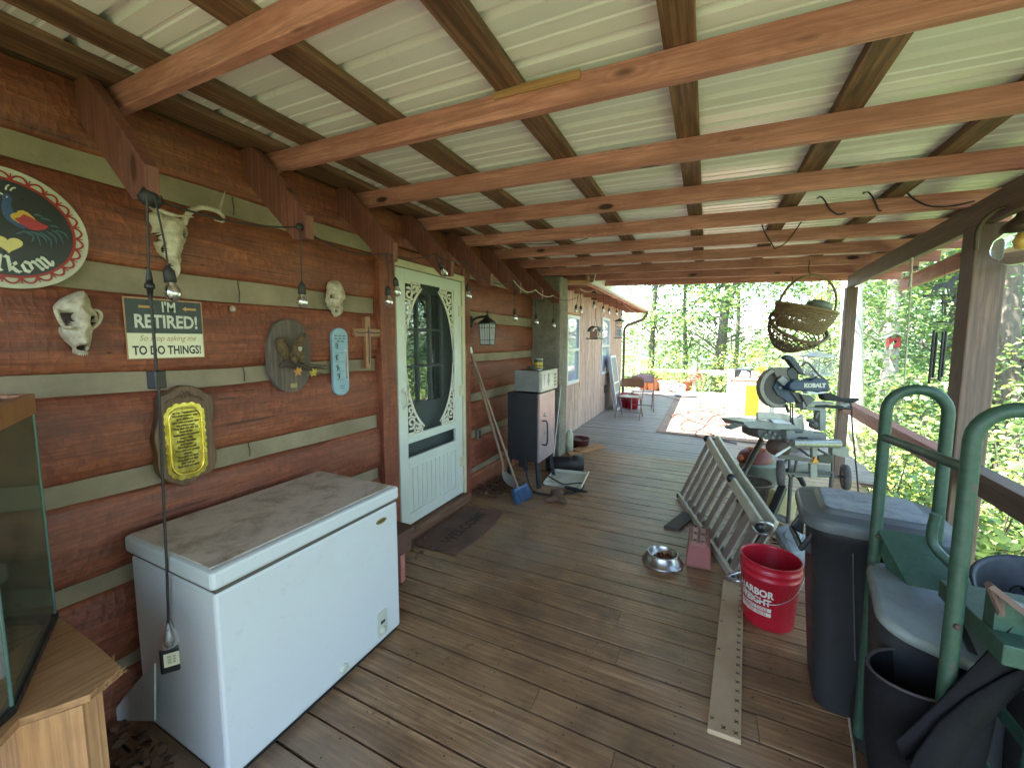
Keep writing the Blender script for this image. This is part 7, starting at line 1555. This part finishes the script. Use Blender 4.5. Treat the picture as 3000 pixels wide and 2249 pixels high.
mb=MB(); mb.tube([sp_(893,750,3.47),sp_(895,985,3.47)],.006,8); mb.tube([sp_(918,750,3.47),sp_(920,1005,3.47)],.006,8); mb.tube([sp_(840,770,3.46),sp_(870,860,3.46)],.012,8); part('clamp_rod',mb,M_black,sw)
mb=MB(); mb.tube([sp_(1220,860,3.45),sp_(1190,930,3.44)],.014,10); mb.sph(sp_(1130,960,3.43),(.03,.02,.016),12,8); mb.sph(sp_(1170,1010,3.44),(.035,.03,.035),12,8); part('bevel_knob',mb,M_sg2,sw)
mb=MB(); random.seed(2)
for (x,y) in ((640,1100),(590,1130),(700,1120),(760,1170),(560,1170),(820,1150),(680,1165)): mb.sph(sp_(x,y,3.41),(.014,.014,.014),8,6)
part('bolts',mb,M_sg,sw)
mb=MB(); mb.tube(bez([sp_(1610,720,3.40),sp_(1635,800,3.39),sp_(1640,950,3.38),sp_(1655,1150,3.36),sp_(1680,1400,3.34),sp_(1705,1650,3.30),sp_(1720,1850,3.28)],6),.006,7); part('power_cable',mb,M_wire,sw)
# ---- rolling stand under the saw
sd2=thing('saw_stand','grey wheeled saw stand with roller tube and yellow star knob beneath the mitre saw','saw stand',tuple(V3((sp_(1100,1600).x,sp_(1100,1600).y,0))))
mb=MB(); mb.tube([sp_(915,1235,3.3),sp_(1485,1240,3.3)],.0355,20); part('roller_tube',mb,plain('roller_steel',(0.42,0.43,0.38),rough=.3,metal=.5),sd2)
mb=MB(); plate(mb,[(1160,1285),(1225,1285),(1220,1420),(1165,1420)],3.36,.03,*SO); plate(mb,[(1140,1480),(1225,1480),(1222,1655),(1140,1655)],3.36,.03,*SO); part('upright',mb,M_sg,sd2,bevel=.002)
mb=MB(); plate(mb,[(755,1375),(960,1385),(1165,1425),(1165,1470),(760,1420)],3.34,.02,*SO); part('cross_plate',mb,M_sg2,sd2)
mb=MB(); plate(mb,[(695,1402),(735,1360),(905,1262),(935,1262),(750,1390)],3.32,.01,*SO); part('white_strip',mb,M_wwhite,sd2)
mb=MB(); plate(mb,[(1230,1385),(1370,1375),(1405,1400),(1405,1470),(1370,1482),(1235,1470)],3.40,.04,*SO); part('black_foot_pad',mb,M_black,sd2,bevel=.004)
mb=MB()
for k in range(3): a=R(90+120*k); 
st_=[]; c0=(1202,1450)
for k in range(18): a=2*PI*k/18; r_=50 if k%6 in (3,) else (40 if k%6 in (2,4) else 26); st_.append((c0[0]+r_*math.sin(a),c0[1]-r_*math.cos(a)*-1))
plate(mb,st_,3.33,.022,*SO); part('yellow_star_knob',mb,plain('amber_knob',(0.78,0.34,0.02),rough=.4),sd2,bevel=.003)
mb=MB(); mb.lathe([(0,-.07),(.06,-.07),(.072,-.04),(.072,.04),(.06,.07),(0,.07)],sp_(745,1285,3.45),20,rot=(PI/2,0,.8)); part('motor_drum',mb,plain('brown_drum',(0.12,0.07,0.05),rough=.6),sd2)
for pp6 in ([(1405,1270),(1610,1290),(1605,1408),(1530,1408),(1405,1370)],[(880,1285),(985,1290),(980,1360),(880,1350)]): mb=MB(); plate(mb,pp6,3.5,.05,*SO); part('frame_box',mb,M_sg,sd2,bevel=.003)
mb=MB()
for a,b in (((930,1240),(1120,1390)),((1230,1310),(1400,1400)),((760,1540),(880,1400)),((880,1420),(880,1640)),((1400,1360),(1400,1640)),((880,1600),(1400,1590)),((980,1385),(930,1640))): mb.tube([sp_(*a,3.44),sp_(*b,3.44)],.010,8)
part('brace_tubes',mb,M_sg2,sd2)
mb=MB(); plate(mb,[(890,1500),(1130,1480),(1130,1640),(930,1650)],3.5,.02,*SO); plate(mb,[(1230,1490),(1390,1500),(1440,1650),(1230,1650)],3.5,.02,*SO); part('side_plate',mb,M_sg,sd2)
for (p,r_) in ((dep(2287,1385,3.28),.105),(dep(2477,1397,3.5),.11)):
    ax=(_R*.86-Nf*.5).normalized(); M=ax.to_track_quat('Z','Y').to_matrix()
    mb=MB(); mb.lathe([(r_*.66,-.026),(r_*.92,-.026),(r_,-.014),(r_,.014),(r_*.92,.026),(r_*.66,.026)],p,32,M); w_=part('wheel',mb,plain('tyre_grey',(0.13,0.12,0.11),rough=.8),sd2)
    mb=MB(); mb.lathe([(r_*.66,-.022),(r_*.5,-.012),(r_*.2,-.024),(0,-.024)],p,24,M); mb.lathe([(0,.024),(r_*.2,.024),(r_*.5,.012),(r_*.66,.022)],p,24,M); part('rim',mb,plain('rim_brown_grey',(0.28,0.24,0.21),rough=.5),w_)
mb=MB(); mb.tube([dep(2287,1385,3.28),dep(2477,1397,3.5)],.010,8)
for px in (2270,2470):
    a=dep(px,1400,3.45); 
part('axle',mb,M_sg2,sd2)
for a in (sp_(900,1640,3.44),sp_(1395,1640,3.44),sp_(900,1640,3.9),sp_(1395,1640,3.9)): mb=MB(); mb.tube([a,V3((a.x,a.y,0))],.016,8); part('leg',mb,M_sg2,sd2)
# ---- trash can
def rr3(cx,cy,w,l,r_,z,rz=0,n=6):
    out=[]
    for x,y in rrect(w,l,r_,n): out.append(V3((cx+x*math.cos(rz)-y*math.sin(rz),cy+x*math.sin(rz)+y*math.cos(rz),z)))
    return out
def loftrings(mb,rings,cap0=True,cap1=True,smooth=True):
    V=[p for r_ in rings for p in r_]; n=len(rings[0]); F=[]
    for j in range(len(rings)-1):
        for k in range(n): F.append((j*n+k,j*n+(k+1)%n,(j+1)*n+(k+1)%n,(j+1)*n+k))
    r0=random.random(); mb.add(V,F,None,smooth,r0)
    if cap0: mb.add(rings[0],[tuple(range(n))[::-1]],None,False,r0)
    if cap1: mb.add(rings[-1],[tuple(range(n))],None,False,r0)
    return mb
M_can=plain('charcoal_plastic',(0.026,0.027,0.030),rough=.5,scale=4,bump=.1); M_canlid=dirty('dusty_can_lid',(0.07,0.08,0.08),(0.16,0.16,0.16),.5,.4,.8,3,.32)
ZL=.88
rz=-.10; CW,CL=.49,.46; ccx,ccy=.66,2.17
tc1=thing('trash_can','large charcoal wheeled trash can with dusty raised lid beside the red bucket','trash can',(ccx,ccy,0))
mb=MB(); loftrings(mb,[rr3(ccx+.03,ccy+.02,.37,.34,.06,.01,rz),rr3(ccx+.01,ccy+.01,.40,.38,.07,.45,rz),rr3(ccx,ccy,.41,.41,.08,ZL-.09,rz),rr3(ccx,ccy,.43,.425,.08,ZL-.085,rz),rr3(ccx,ccy,.43,.425,.08,ZL-.055,rz)]); part('can_body',mb,M_can,tc1)
mb=MB(); loftrings(mb,[rr3(ccx,ccy,.44,.43,.09,ZL-.054,rz),rr3(ccx,ccy,CW+.01,CL+.01,.10,ZL-.05,rz),rr3(ccx,ccy,CW+.01,CL+.01,.10,ZL-.015,rz),rr3(ccx,ccy,CW-.01,CL-.01,.10,ZL,rz),rr3(ccx,ccy,CW-.13,CL-.13,.05,ZL+.006,rz),rr3(ccx,ccy,CW-.145,CL-.145,.045,ZL+.022,rz),rr3(ccx,ccy,CW-.16,CL-.16,.04,ZL+.026,rz)]); lid1=part('lid',mb,M_canlid,tc1,bevel=.002)
mb=MB(); loftrings(mb,[rr3(ccx,ccy,CW-.165,CL-.165,.04,ZL+.0263,rz),rr3(ccx,ccy,CW-.175,CL-.175,.04,ZL+.0273,rz)]); part('scuffed_panel',mb,dirty('scuffed_lid',(0.24,0.27,0.32),(0.04,0.045,0.05),.8,.45,.7,7,.3),lid1)
hA=V3((ccx-.20,ccy+.02,ZL-.10)); mb=MB(); mb.tube([hA+V3((0,.11,0)),hA+V3((-.045,.11,-.09)),hA+V3((-.045,-.11,-.09)),hA+V3((0,-.11,0))],.013,8,smooth=True); mb.prism([(0,0),(-.045,-.09),(.0,-.11)],hA+V3((0,.105,0)),(1,0,0),(0,0,1),.01); mb.prism([(0,0),(-.045,-.09),(.0,-.11)],hA+V3((0,-.105,0)),(1,0,0),(0,0,1),.01); part('grip_handle',mb,M_can,tc1,bevel=.004)
for s in (-1,1): mb=MB(); mb.lathe([(0,-.025),(.09,-.025),(.10,-.01),(.10,.01),(.09,.025),(0,.025)],(ccx+.23,ccy+s*.15,.10),24,rot=(PI/2,0,0)); part('wheel',mb,M_rub,tc1)
mb=MB(); mb.beam((ccx-.10,ccy-.205,.76),(ccx-.06,ccy-.185,.30),.004,.004,up=(0,1,0)); part('moulding_line',mb,M_steel,tc1)
# ---- second tote, tilted lid, near
_t=dep(2690,1800,1.28); c2x,c2y=_t.x+.04,_t.y
t2=thing('grey_lidded_tote','dark plastic tote with dusty grey lid standing under the hand truck','tote',(c2x,c2y,0))
Mt=Matrix.Translation((c2x,c2y,_t.z))@Euler((.12,.20,-.15)).to_matrix().to_4x4()
def rt(w,l,r_,z): return [Mt@V3((x,y,z)) for x,y in rrect(w,l,r_,6)]
mb=MB(); loftrings(mb,[rr3(c2x+.02,c2y,.24,.28,.06,.01),rt(.28,.34,.06,-.05),rt(.28,.34,.06,-.005)]); part('tote_body',mb,M_can,t2)
mb=MB(); loftrings(mb,[rt(.31,.37,.08,-.004),rt(.32,.38,.08,.0),rt(.32,.38,.08,.022),rt(.30,.36,.08,.03)]); part('lid',mb,dirty('pale_dusty_lid',(0.20,0.23,0.22),(0.10,0.09,0.07),.6,.45,.75,4,.4),t2)
mb=MB(); mb.add([Mt@V3(p) for p in ((.03,-.15,.032),(.05,-.15,.032),(.05,.15,.032),(.03,.15,.032))],[(0,1,2,3)]); part('lid_channel',mb,M_can,t2)
# ---- green hand truck
M_gr=NT('chipped_green_paint'); t=M_gr; v=t.coords((6,6,6)); a=t.noise(v,2,7,.75,.4); b=t.noise(t.coords((30,30,30)),2,4,.6)
cc=t.ramp(b,[(.3,(0.018,0.050,0.030)),(.7,(0.032,0.075,0.047))]); cc=t.mix(t.ramp(a,[(.60,0),(.66,.9)]),cc,(0.10,0.055,0.035)); M_gr=t.set(cc,t.ramp(a,[(.3,.38),(.7,.65)]),0,t.bump(a,.15,.003))
XL,XR,YA,YB=.585,.745,1.84,1.33
ht=thing('green_hand_truck','old green steel hand truck with two tall looped handles in front of the trash can','hand truck',((XL+XR)/2,1.55,0))
def hoop(yy,zt,r_=.0175,x0=XL,x1=XR,lean=0):
    w=(x1-x0)/2; pts=[V3((x0,yy+lean,.10)),V3((x0,yy+lean*.5,.6)),V3((x0,yy,zt-w))]
    pts+=[V3((x0+w-w*math.cos(a),yy,zt-w+w*math.sin(a)*1.0)) for a in np.linspace(0,PI,14)[1:-1]]
    pts+=[V3((x1,yy,zt-w)),V3((x1,yy+lean*.5,.6)),V3((x1,yy+lean,.10))]
    mb=MB(); mb.tube(pts,r_,14); return mb
zA=ony(2690,1140,YA).z; zB=ony(2990,1200,YB).z
part('looped_handle',hoop(YA,zA),M_gr,ht,bevel=0); part('looped_handle',hoop(YB,zB),M_gr,ht)
mb=MB(); a=ony(2620,1283,YA);b=ony(2815,1372,YB); mb.tube([V3((XL,YA,a.z)),V3((XL,YB,b.z))],.014,10); part('crossbar',mb,M_gr,ht)
mb=MB(); mb.tube([V3((XR,YA,.62)),V3((XR,YB,.62))],.014,10); part('crossbar',mb,M_gr,ht)
zpl=ony(2620,1553,YA).z
mb=MB(); mb.add([V3((XL,YA-.01,zpl)),V3((XR,YA-.01,zpl)),V3((XR+.02,YB+.3,zpl-.09)),V3((XL+.02,YB+.3,zpl-.09)),V3((XL,YA-.01,zpl-.004)),V3((XR,YA-.01,zpl-.004)),V3((XR+.02,YB+.3,zpl-.094)),V3((XL+.02,YB+.3,zpl-.094))],[(0,1,2,3),(7,6,5,4),(0,4,5,1),(1,5,6,2),(2,6,7,3),(3,7,4,0)]); part('deck_plate',mb,M_gr,ht)
mb=MB(); r0=ony(2742,1505,1.70); mb.tube(bez([r0,V3((r0.x,r0.y,r0.z-.10)),V3((r0.x+.05,r0.y-.06,r0.z-.17)),V3((r0.x+.06,r0.y-.08,r0.z-.27))],6),.014,10); part('bent_rod',mb,M_gr,ht)
mb=MB(); mb.beam((XL+.02,YA,zpl-.05),(XR+.02,YB+.12,.34),.045,.008,up=(0,1,1)); mb.beam((XR-.02,YA,zpl-.10),(XL+.05,YB+.05,.36),.04,.008,up=(0,1,1)); part('diagonal_strap',mb,M_gr,ht)
mb=MB(); mb.tube([V3((XL,YA,.655)),V3((XR,YA,.64))],.012,8); mb.tube([V3((XL,YB,.46)),V3((XR,YB,.46))],.012,8); part('lower_crossbar',mb,M_gr,ht)
mb=MB(); pa=ony(2856,1830,YB-.02); mb.mm((XL+.05,YB-.08,pa.z-.05),(XL+.42,YB+.20,pa.z)); part('toe_plate',mb,M_gr,ht,bevel=.003)
mb=MB(); mb.add([V3((XL+.06,YB-.02,pa.z)),V3((XL+.30,YB-.02,pa.z)),V3((XL+.06,YB-.02,pa.z+.08)),V3((XL+.06,YB+.02,pa.z)),V3((XL+.30,YB+.02,pa.z)),V3((XL+.06,YB+.02,pa.z+.08))],[(0,1,2),(5,4,3),(0,3,4,1),(1,4,5,2),(2,5,3,0)]); mb.tube([V3((XL+.12,YB-.03,pa.z+.03)),V3((XL+.12,YB-.03,pa.z+.13))],.010,8); part('gusset',mb,M_gr,ht)
mb=MB(); mb.beam((XL+.0,YB-.12,.30),(XL+.55,YB-.06,.27),.03,.03); part('lower_rail',mb,M_gr,ht)
for s in (XL+.04,XR+.02): mb=MB(); mb.lathe([(0,-.03),(.09,-.03),(.105,-.015),(.105,.015),(.09,.03),(0,.03)],(s,YA+.05,.105),26,rot=(0,PI/2,0)); part('wheel',mb,M_rub,ht)
mb=MB(); random.seed(3)
for yy in (YA,YB):
    for z in (.62,.9): mb.sph((XL,yy-.018,z),(.008,.006,.008),8,6)
part('bolts',mb,plain('rusty_bolts',(0.08,0.045,0.03),rough=.7),ht)
# ---- dark fabric sling
sl_=thing('dark_fabric_sling','dark canvas sling bag hanging low at the right edge over the hand truck','sling',(.5,1.1,0)); D=1.0
M_fab=plain('dark_canvas',(0.012,0.011,0.012),rough=.95,scale=9,bump=.5,spec=.15)
def band(mb,ctr,w,D0,D1,th=.006):
    n=len(ctr); V=[]
    for i,(x,y) in enumerate(ctr):
        a=ctr[max(i-1,0)];b=ctr[min(i+1,n-1)]; tx_,ty_=b[0]-a[0],b[1]-a[1]; L=math.hypot(tx_,ty_); nx,ny=-ty_/L,tx_/L; ww=w[i] if isinstance(w,list) else w; d=D0+(D1-D0)*i/(n-1)
        V.append((dep(x+nx*ww/2,y+ny*ww/2,d),dep(x-nx*ww/2,y-ny*ww/2,d+.01)))
    P=[p for pr in V for p in pr]; m=len(P)
    mb.add(P+[p+Nf*th for p in P],[(2*i,2*i+1,2*i+3,2*i+2) for i in range(n-1)]+[(m+2*i+2,m+2*i+3,m+2*i+1,m+2*i) for i in range(n-1)]+[(2*i,2*i+2,m+2*i+2,m+2*i) for i in range(n-1)]+[(2*i+1,m+2*i+1,m+2*i+3,2*i+3) for i in range(n-1)],None,True)
mb=MB(); band(mb,[(3040,1800),(2985,1880),(2930,1950),(2860,2030),(2780,2110),(2700,2170),(2640,2200)],[60,90,100,110,110,90,60],.93,1.02); band(mb,[(3040,1960),(2960,2010),(2870,2080),(2800,2150),(2740,2240),(2700,2320)],[30,60,90,110,120,120],.95,1.0); part('strap',mb,M_fab,sl_)
mb=MB()
cB2=dep(2700,2140,1.12)
def pouch(u,v):
    a=2*PI*u; r_=.125*(1-.35*v*v); return cB2+V3((r_*math.cos(a)*1.0,r_*.8*math.sin(a),.17-.42*v+.02*math.cos(a)))
mb.grid(pouch,28,10,closed_u=True); o=part('pouch',mb,M_fab,sl_); m=o.modifiers.new('s','SOLIDIFY'); m.thickness=.005
mb=MB(); mb.tube([pouch(k/28,0) for k in range(28)],.005,6,closed=True); part('binding',mb,plain('sling_binding',(0.06,0.05,0.05),rough=.8),sl_)
mb=MB(); mb.lathe([(0,0),(.10,0),(.10,.01)],cB2+V3((0,0,.04)),24,sy=.8); part('pouch_lining',mb,plain('brown_lining',(0.05,0.035,0.028),rough=.9),sl_)
# ---- black tub at the right edge
zt6=.82; a=onz(2905,1472,zt6);b=onz(2870,1566,zt6); 
tbx,tby=a.x+.10,(a.y+b.y)/2; tbx=1.00; tby=1.60
tb=thing('black_tub','large black tub with blue tarpaulin inside at the right edge behind the hand truck','tub',(tbx,tby,0))
mb=MB(); R6=lambda r_,z,k=1:[V3((tbx+r_*math.cos(t_)*.74,tby+r_*math.sin(t_),z+k*.05*math.sin(t_))) for t_ in np.linspace(0,2*PI,37)[:-1]]
loftrings(mb,[R6(.24,.02,0),R6(.30,zt6-.02),R6(.32,zt6),R6(.31,zt6+.012),R6(.295,zt6),R6(.27,zt6-.3),R6(.23,.05,0)],True,True); part('tub_wall',mb,plain('tub_black',(0.022,0.022,0.022),rough=.55,scale=5),tb)
mb=MB(); mb.lathe([(0,0),(.028,0),(.028,.01)],V3((tbx-.02,tby+.285,zt6-.06)),16,rot=(PI/2,0,0)); part('drain_hole',mb,M_ink,tb)
tp2=thing('blue_tarp','crumpled blue tarpaulin stuffed inside the black tub','tarp',(tbx,tby,.6))
mb=MB(); mb.sph((tbx+.02,tby+.04,.70),(.17,.22,.15),28,16,fn=lambda n_,q:q*(1+.22*mnoise.noise(n_*2.2)+.08*mnoise.noise(n_*6))); part('tarp_cloth',mb,plain('blue_tarp_mat',(0.02,0.06,0.20),rough=.4,scale=6,bump=.3),tp2)
mb=MB(); q=ony(2990,1760,1.25); mb.beam(ony(2895,1710,1.28),ony(3010,1800,1.28),.02,.012); mb.beam(ony(2930,1740,1.3),ony(2930,1800,1.3),.012,.01); mb.beam(ony(2895,1710,1.28),ony(2935,1800,1.3),.008,.01); single('rusty_bracket',mb,plain('rusty_iron',(0.15,0.09,0.07),rough=.8),'rusty angled bracket resting between the green plate and the black tub','bracket')
# ---- ring and cord on the floor
c=onz(2427,1962); mb=MB(); mb.tube([c+V3((.030*math.cos(a),.030*math.sin(a),.008)) for a in np.linspace(0,2*PI,25)[:-1]],.007,8,closed=True); single('white_ring',mb,M_cream,'small white plastic ring on the deck left of the hand truck','ring')
mb=MB(); mb.tube(bez([onz(2462,1968,.01),onz(2478,2030,.008),onz(2490,2120,.006),onz(2502,2200,.006),onz(2510,2300,.006),onz(2530,2500,.006)],6),.005,6); mb.sph(onz(2466,2022,.012),(.012,.012,.010),8,6); single('pale_floor_cord',mb,M_rope,'pale knotted cord trailing along the deck toward the camera','cord')
# ---- hanging baskets
c=dep(2363,902,3.75); b1=wicker('wicker_basket','golden-brown wicker basket with hoop handle, upper of the two hanging baskets',c,.265,.19,.215,M_wk1,rings=15,ribs=34,rot=(R(8),R(11),YAW),taper=.72,handle=.30,strand=.0065,rimr=.015,group='baskets hanging from the rafters')
mb=MB(); mb.sph(c+_R*.13+V3((0,.05,.02)),(.11,.10,.055),16,10,rot=(0,.3,YAW),fn=lambda n_,q:q*(1+.1*mnoise.noise(n_*3))); single('grey_gourd',mb,plain('grey_gourd_skin',(0.22,0.25,0.20),rough=.5),'grey-green gourd lying in the upper hanging basket','gourd')
c2=dep(2338,955,3.80); b2=wicker('wicker_basket','brown open-weave melon basket, lower of the two hanging baskets',c2,.250,.24,.25,M_wk2,rings=11,ribs=24,rot=(R(40),R(6),YAW),taper=.42,handle=.20,strand=.006,rimr=.016,gap=True,group='baskets hanging from the rafters')
mb=MB(); hk=dep(2370,780,3.75); tp3=c+V3((0,0,.30)); mb.tube(bez([V3((hk.x,hk.y,2.36)),hk,tp3+V3((.0,0,.03)),tp3+V3((.02,0,0)),tp3+V3((0,0,-.012)),tp3+V3((-.02,0,.004))],5),.004,6); mb.tube(bez([tp3+V3((-.13,0,.0)),c+V3((-.10,-.02,.12)),c2+V3((-.08,0,.2))],5),.003,5); single('basket_hook',mb,M_wire,'wire hook holding the hanging baskets under a rafter','hook')
# ---- lattice lantern hanging beyond
c=ony(2392,1097,6.33); la2=thing('lattice_lantern','white lattice lantern hanging on a black cord past the end of the porch roof','lantern',tuple(c))
hw=.115; zz=c.z; zt7=ony(2392,1050,6.33).z
mb=MB(); mb.lathe([(0,.07),(.05,.05),(hw*1.7,.0),(hw*1.7,-.015),(0,-.015)],(c.x,6.33,zt7+.03),4,rot=(0,0,PI/4+YAW),smooth=False); part('roof',mb,M_white,la2); mb=MB(); mb.lathe([(0,0),(hw*1.5,0),(hw*1.5,.02),(0,.02)],(c.x,6.33,zz-.01),4,rot=(0,0,PI/4+YAW),smooth=False); part('base',mb,M_white,la2)
Rz=Matrix.Rotation(YAW,3,'Z'); mb=MB()
for s1_,s2_ in ((-1,-1),(1,-1),(1,1),(-1,1)): p=Rz@V3((s1_*hw*.9,s2_*hw*.9,0)); mb.beam(V3((c.x,6.33,zz))+p,V3((c.x,6.33,zt7))+p,.018,.018)
for fa in range(4):
    Rf=Matrix.Rotation(YAW+fa*PI/2,3,'Z')
    for k in range(-2,3):
        for sg_ in (-1,1):
            a=V3((k*hw*.36,-hw*.9,0));L=zt7-zz; b=V3((k*hw*.36+sg_*L,-hw*.9,L)); 
            t1=1.0
            lim=hw*.85
            if b.x>lim: t1=(lim-a.x)/(b.x-a.x)
            if b.x<-lim: t1=(-lim-a.x)/(b.x-a.x)
            b=a.lerp(b,t1); mb.beam(V3((c.x,6.33,zz))+Rf@a,V3((c.x,6.33,zz))+Rf@b,.008,.006)
part('lattice_sides',mb,M_white,la2)
mb=MB(); mb.tube([V3((c.x,6.33,zt7+.09)),V3((c.x,6.33,2.3))],.005,6); part('cord',mb,M_wire,la2)
# ---- wind chime with dog
YC=3.75
def wc(a,b): return ony(2200+a/2.765,750+b/2.765,YC)
wch=thing('dog_wind_chime','black metal wind chime topped by a dog silhouette and compass letters','wind chime',tuple(wc(1550,560)))
dog=[(1440,212),(1462,216),(1490,232),(1530,222),(1560,212),(1600,208),(1625,185),(1640,165),(1665,157),(1690,165),(1700,176),(1680,184),(1662,190),(1650,225),(1640,255),(1638,290),(1648,312),(1632,314),(1615,290),(1605,258),(1598,250),(1605,300),(1612,314),(1596,312),(1585,268),(1560,252),(1535,258),(1515,275),(1500,300),(1510,316),(1492,316),(1490,292),(1500,262),(1482,272),(1468,300),(1474,320),(1458,322),(1460,290),(1478,258),(1486,240),(1462,226)]
def plY(mb,pts,y,th=.004): mb.prism([((p:=ony(2200+a/2.765,750+b/2.765,y)).x,p.z) for a,b in pts],(0,y+th/2,0),(1,0,0),(0,0,1),th)
mb=MB(); plY(mb,dog,YC); part('dog_silhouette',mb,M_black,wch)
mb=MB(); a=wc(1380,325);b=wc(1700,312); mb.tube([a,b],.003,6); plY(mb,[(1375,325),(1410,312),(1440,322),(1415,338)],YC); plY(mb,[(1680,300),(1712,314),(1682,330)],YC); mb.tube([wc(1550,316),wc(1550,450)],.004,6); mb.tube([wc(1470,378),wc(1640,378)],.003,6); mb.sph(wc(1550,378),.010,8,6); part('weather_vane',mb,M_black,wch)
for ch,a,b in (("E",1462,382),("W",1635,368),("N",1590,368)):
    mb=MB(); mb.text(ch,.042,wc(a,b)+V3((0,.002,0)),(-1,0,0),(0,0,1),.003,bold=.001); mb2=MB(); part('compass_letter',mb,M_black,wch)
mb=MB(); q=wc(1540,535); 
mb.tube([q+V3((.036*math.cos(t_),.036*math.sin(t_),0)) for t_ in np.linspace(0,2*PI,21)[:-1]],.003,6,closed=True); mb.lathe([(0,0),(.034,0),(.034,.004),(0,.004)],q,20); part('ring_plate',mb,M_black,wch)
mb=MB()
for k in range(3): a=k*2.094+.3; mb.tube([wc(1550,450),q+V3((.036*math.cos(a),.036*math.sin(a),0))],.0012,4)
mb.tube([wc(1573,100),wc(1570,200)],.0015,4); mb.tube([wc(1573,40),wc(1573,100)],.0015,4); part('hanging_cords',mb,M_wire,wch)
for k,(z0,z1,an) in enumerate(((600,1040,2.6),(612,1000,-1.4),(612,980,-.6),(628,1015,.4),(620,990,1.7))):
    p=q+V3((.030*math.cos(an),.030*math.sin(an),0)); a=wc(1540,z0);b=wc(1540,z1); mb=MB(); mb.tube([V3((p.x,p.y,a.z)),V3((p.x,p.y,b.z))],.0075,10); mb.tube([p,V3((p.x,p.y,a.z))],.001,4); part('chime_tube',mb,plain('chime_black',(0.022,0.025,0.03),rough=.3,metal=.3),wch)
# ---- ropes and wires
mb=MB(); mb.tube(bez([ony(2672,760,3.7),ony(2671,800,3.7),ony(2668,850,3.7),ony(2660,960,3.7),ony(2650,1100,3.7),ony(2645,1180,3.7)],5),.0045,6); mb.tube(bez([ony(2672,755,3.7),ony(2669,800,3.7),ony(2665,842,3.7)],4),.008,6); single('hanging_rope','x',None,None) if False else single('hanging_rope',mb,M_rope,'thin pale rope hanging from the header beam between the posts','rope')
mb=MB(); a=rp(4.15); mb.tube(bez([a+V3((-.05,0,.02)),a+V3((-.06,.01,-.10)),a+V3((-.05,.03,-.30)),a+V3((-.03,.05,-.42)),a+V3((0,.04,-.30)),a+V3((.02,.02,-.05))],5),.004,6); single('rail_string',mb,M_rope,'loop of pale string hanging from the porch rail','string')
def hookwire(pts,y,lab,name='loose_wire'):
    mb=MB(); mb.tube(bez([ony(2000+a/2.211,b/2.211,y) for a,b in pts],5),.0045,6); single(name,mb,M_wire,lab,'wire','loose black wires on the rafters')
hookwire([(868,1286),(895,1276),(920,1300),(950,1350),(1000,1388),(1055,1380)],RY[7]-.02,'left of the two hooked black wires hanging over a rafter')
hookwire([(1165,1255),(1195,1243),(1225,1270),(1250,1320),(1270,1362),(1290,1362)],RY[7]-.02,'right of the two hooked black wires hanging over a rafter')
hookwire([(1385,1225),(1430,1230),(1500,1290),(1600,1335),(1740,1335),(1890,1303)],RY[7]-.025,'long black wire drooping from rafter to header beam')
hookwire([(505,1430),(530,1500),(590,1600),(600,1610),(680,1560),(790,1405)],RY[8]-.03,'forked black wire drooping between two rafters')
def hw2(pts,y,lab): 
    mb=MB(); mb.tube(bez([ony(1000+a/2.211,b/2.211,y) for a,b in pts],5),.004,6); single('loose_wire',mb,M_wire,lab,'wire','loose black wires on the rafters')
hw2([(1160,1580),(1300,1582),(1440,1570),(1560,1555),(1700,1500),(1850,1440),(2020,1405)],RY[8]-.03,'long black wire strung along the rafters above the deck')
hw2([(1100,1640-150),(880,1525),(780,1590),(690,1650)],RY[7]-.02,'black wire running down to the roof tails over the door') if False else None
# ---- globe lamp at the upper right, on the near post
gc=ony(2992,725,2.85); gl=thing('glass_post_lamp','round glass lamp with dark bronze fitting fixed beside the near porch post','lamp',tuple(gc))
t=NT('frosty_lamp_glass'); t.set((0.85,0.92,0.90),.05,0); t.b.inputs['Transmission Weight'].default_value=.95; t.b.inputs['IOR'].default_value=1.08
mb=MB(); mb.lathe([(0,-.085),(.04,-.078),(.085,-.045),(.10,-.005),(.092,.04),(.06,.075),(.05,.08)],gc,32); o=part('glass_globe',mb,t.m,gl)
mb=MB(); mb.lathe([(.052,.07),(.075,.085),(.07,.11),(.03,.15),(.02,.18),(0,.185)],gc,24); mb.tube(bez([gc+V3((0,0,.17)),gc+V3((-.02,.0,.20)),gc+V3((-.09,.03,.19)),gc+V3((-.13,.06,.12)),gc+V3((-.12,.09,.02))],6),.010,8); part('bronze_fitting',mb,plain('bronze',(0.10,0.065,0.04),rough=.45,metal=.4),gl)
mb=MB(); mb.lathe([(0,-.02),(.02,-.01),(.028,.02),(.015,.055),(0,.06)],gc+V3((.0,0,.01)),16); part('amber_bulb',mb,plain('amber_glass',(0.75,0.38,0.03),rough=.2),gl)
# ---- red birdhouse on the pale trunk
xb=atd(2622,12.2); c=ony(2617,1003,11.95); bh=thing('red_birdhouse','small red birdhouse with white roof on the right-hand pale trunk','birdhouse',tuple(c))
mb=MB(); mb.box(c,(.20,.18,.22)); part('house_box',mb,M_redp,bh,bevel=.004)
mb=MB(); mb.beam(c+V3((-.17,0,.10)),c+V3((0,0,.21)),.26,.02,up=(0,0,1)); mb.beam(c+V3((0,0,.21)),c+V3((.17,0,.10)),.26,.02,up=(0,0,1)); part('roof',mb,M_white,bh)
mb=MB(); mb.lathe([(0,0),(.03,0),(.03,.008)],c+V3((0,-.09,.02)),14,rot=(PI/2,0,0)); mb.box(c+V3((-.06,-.10,-.10)),(.06,.02,.10)); part('entrance',mb,M_white,bh)
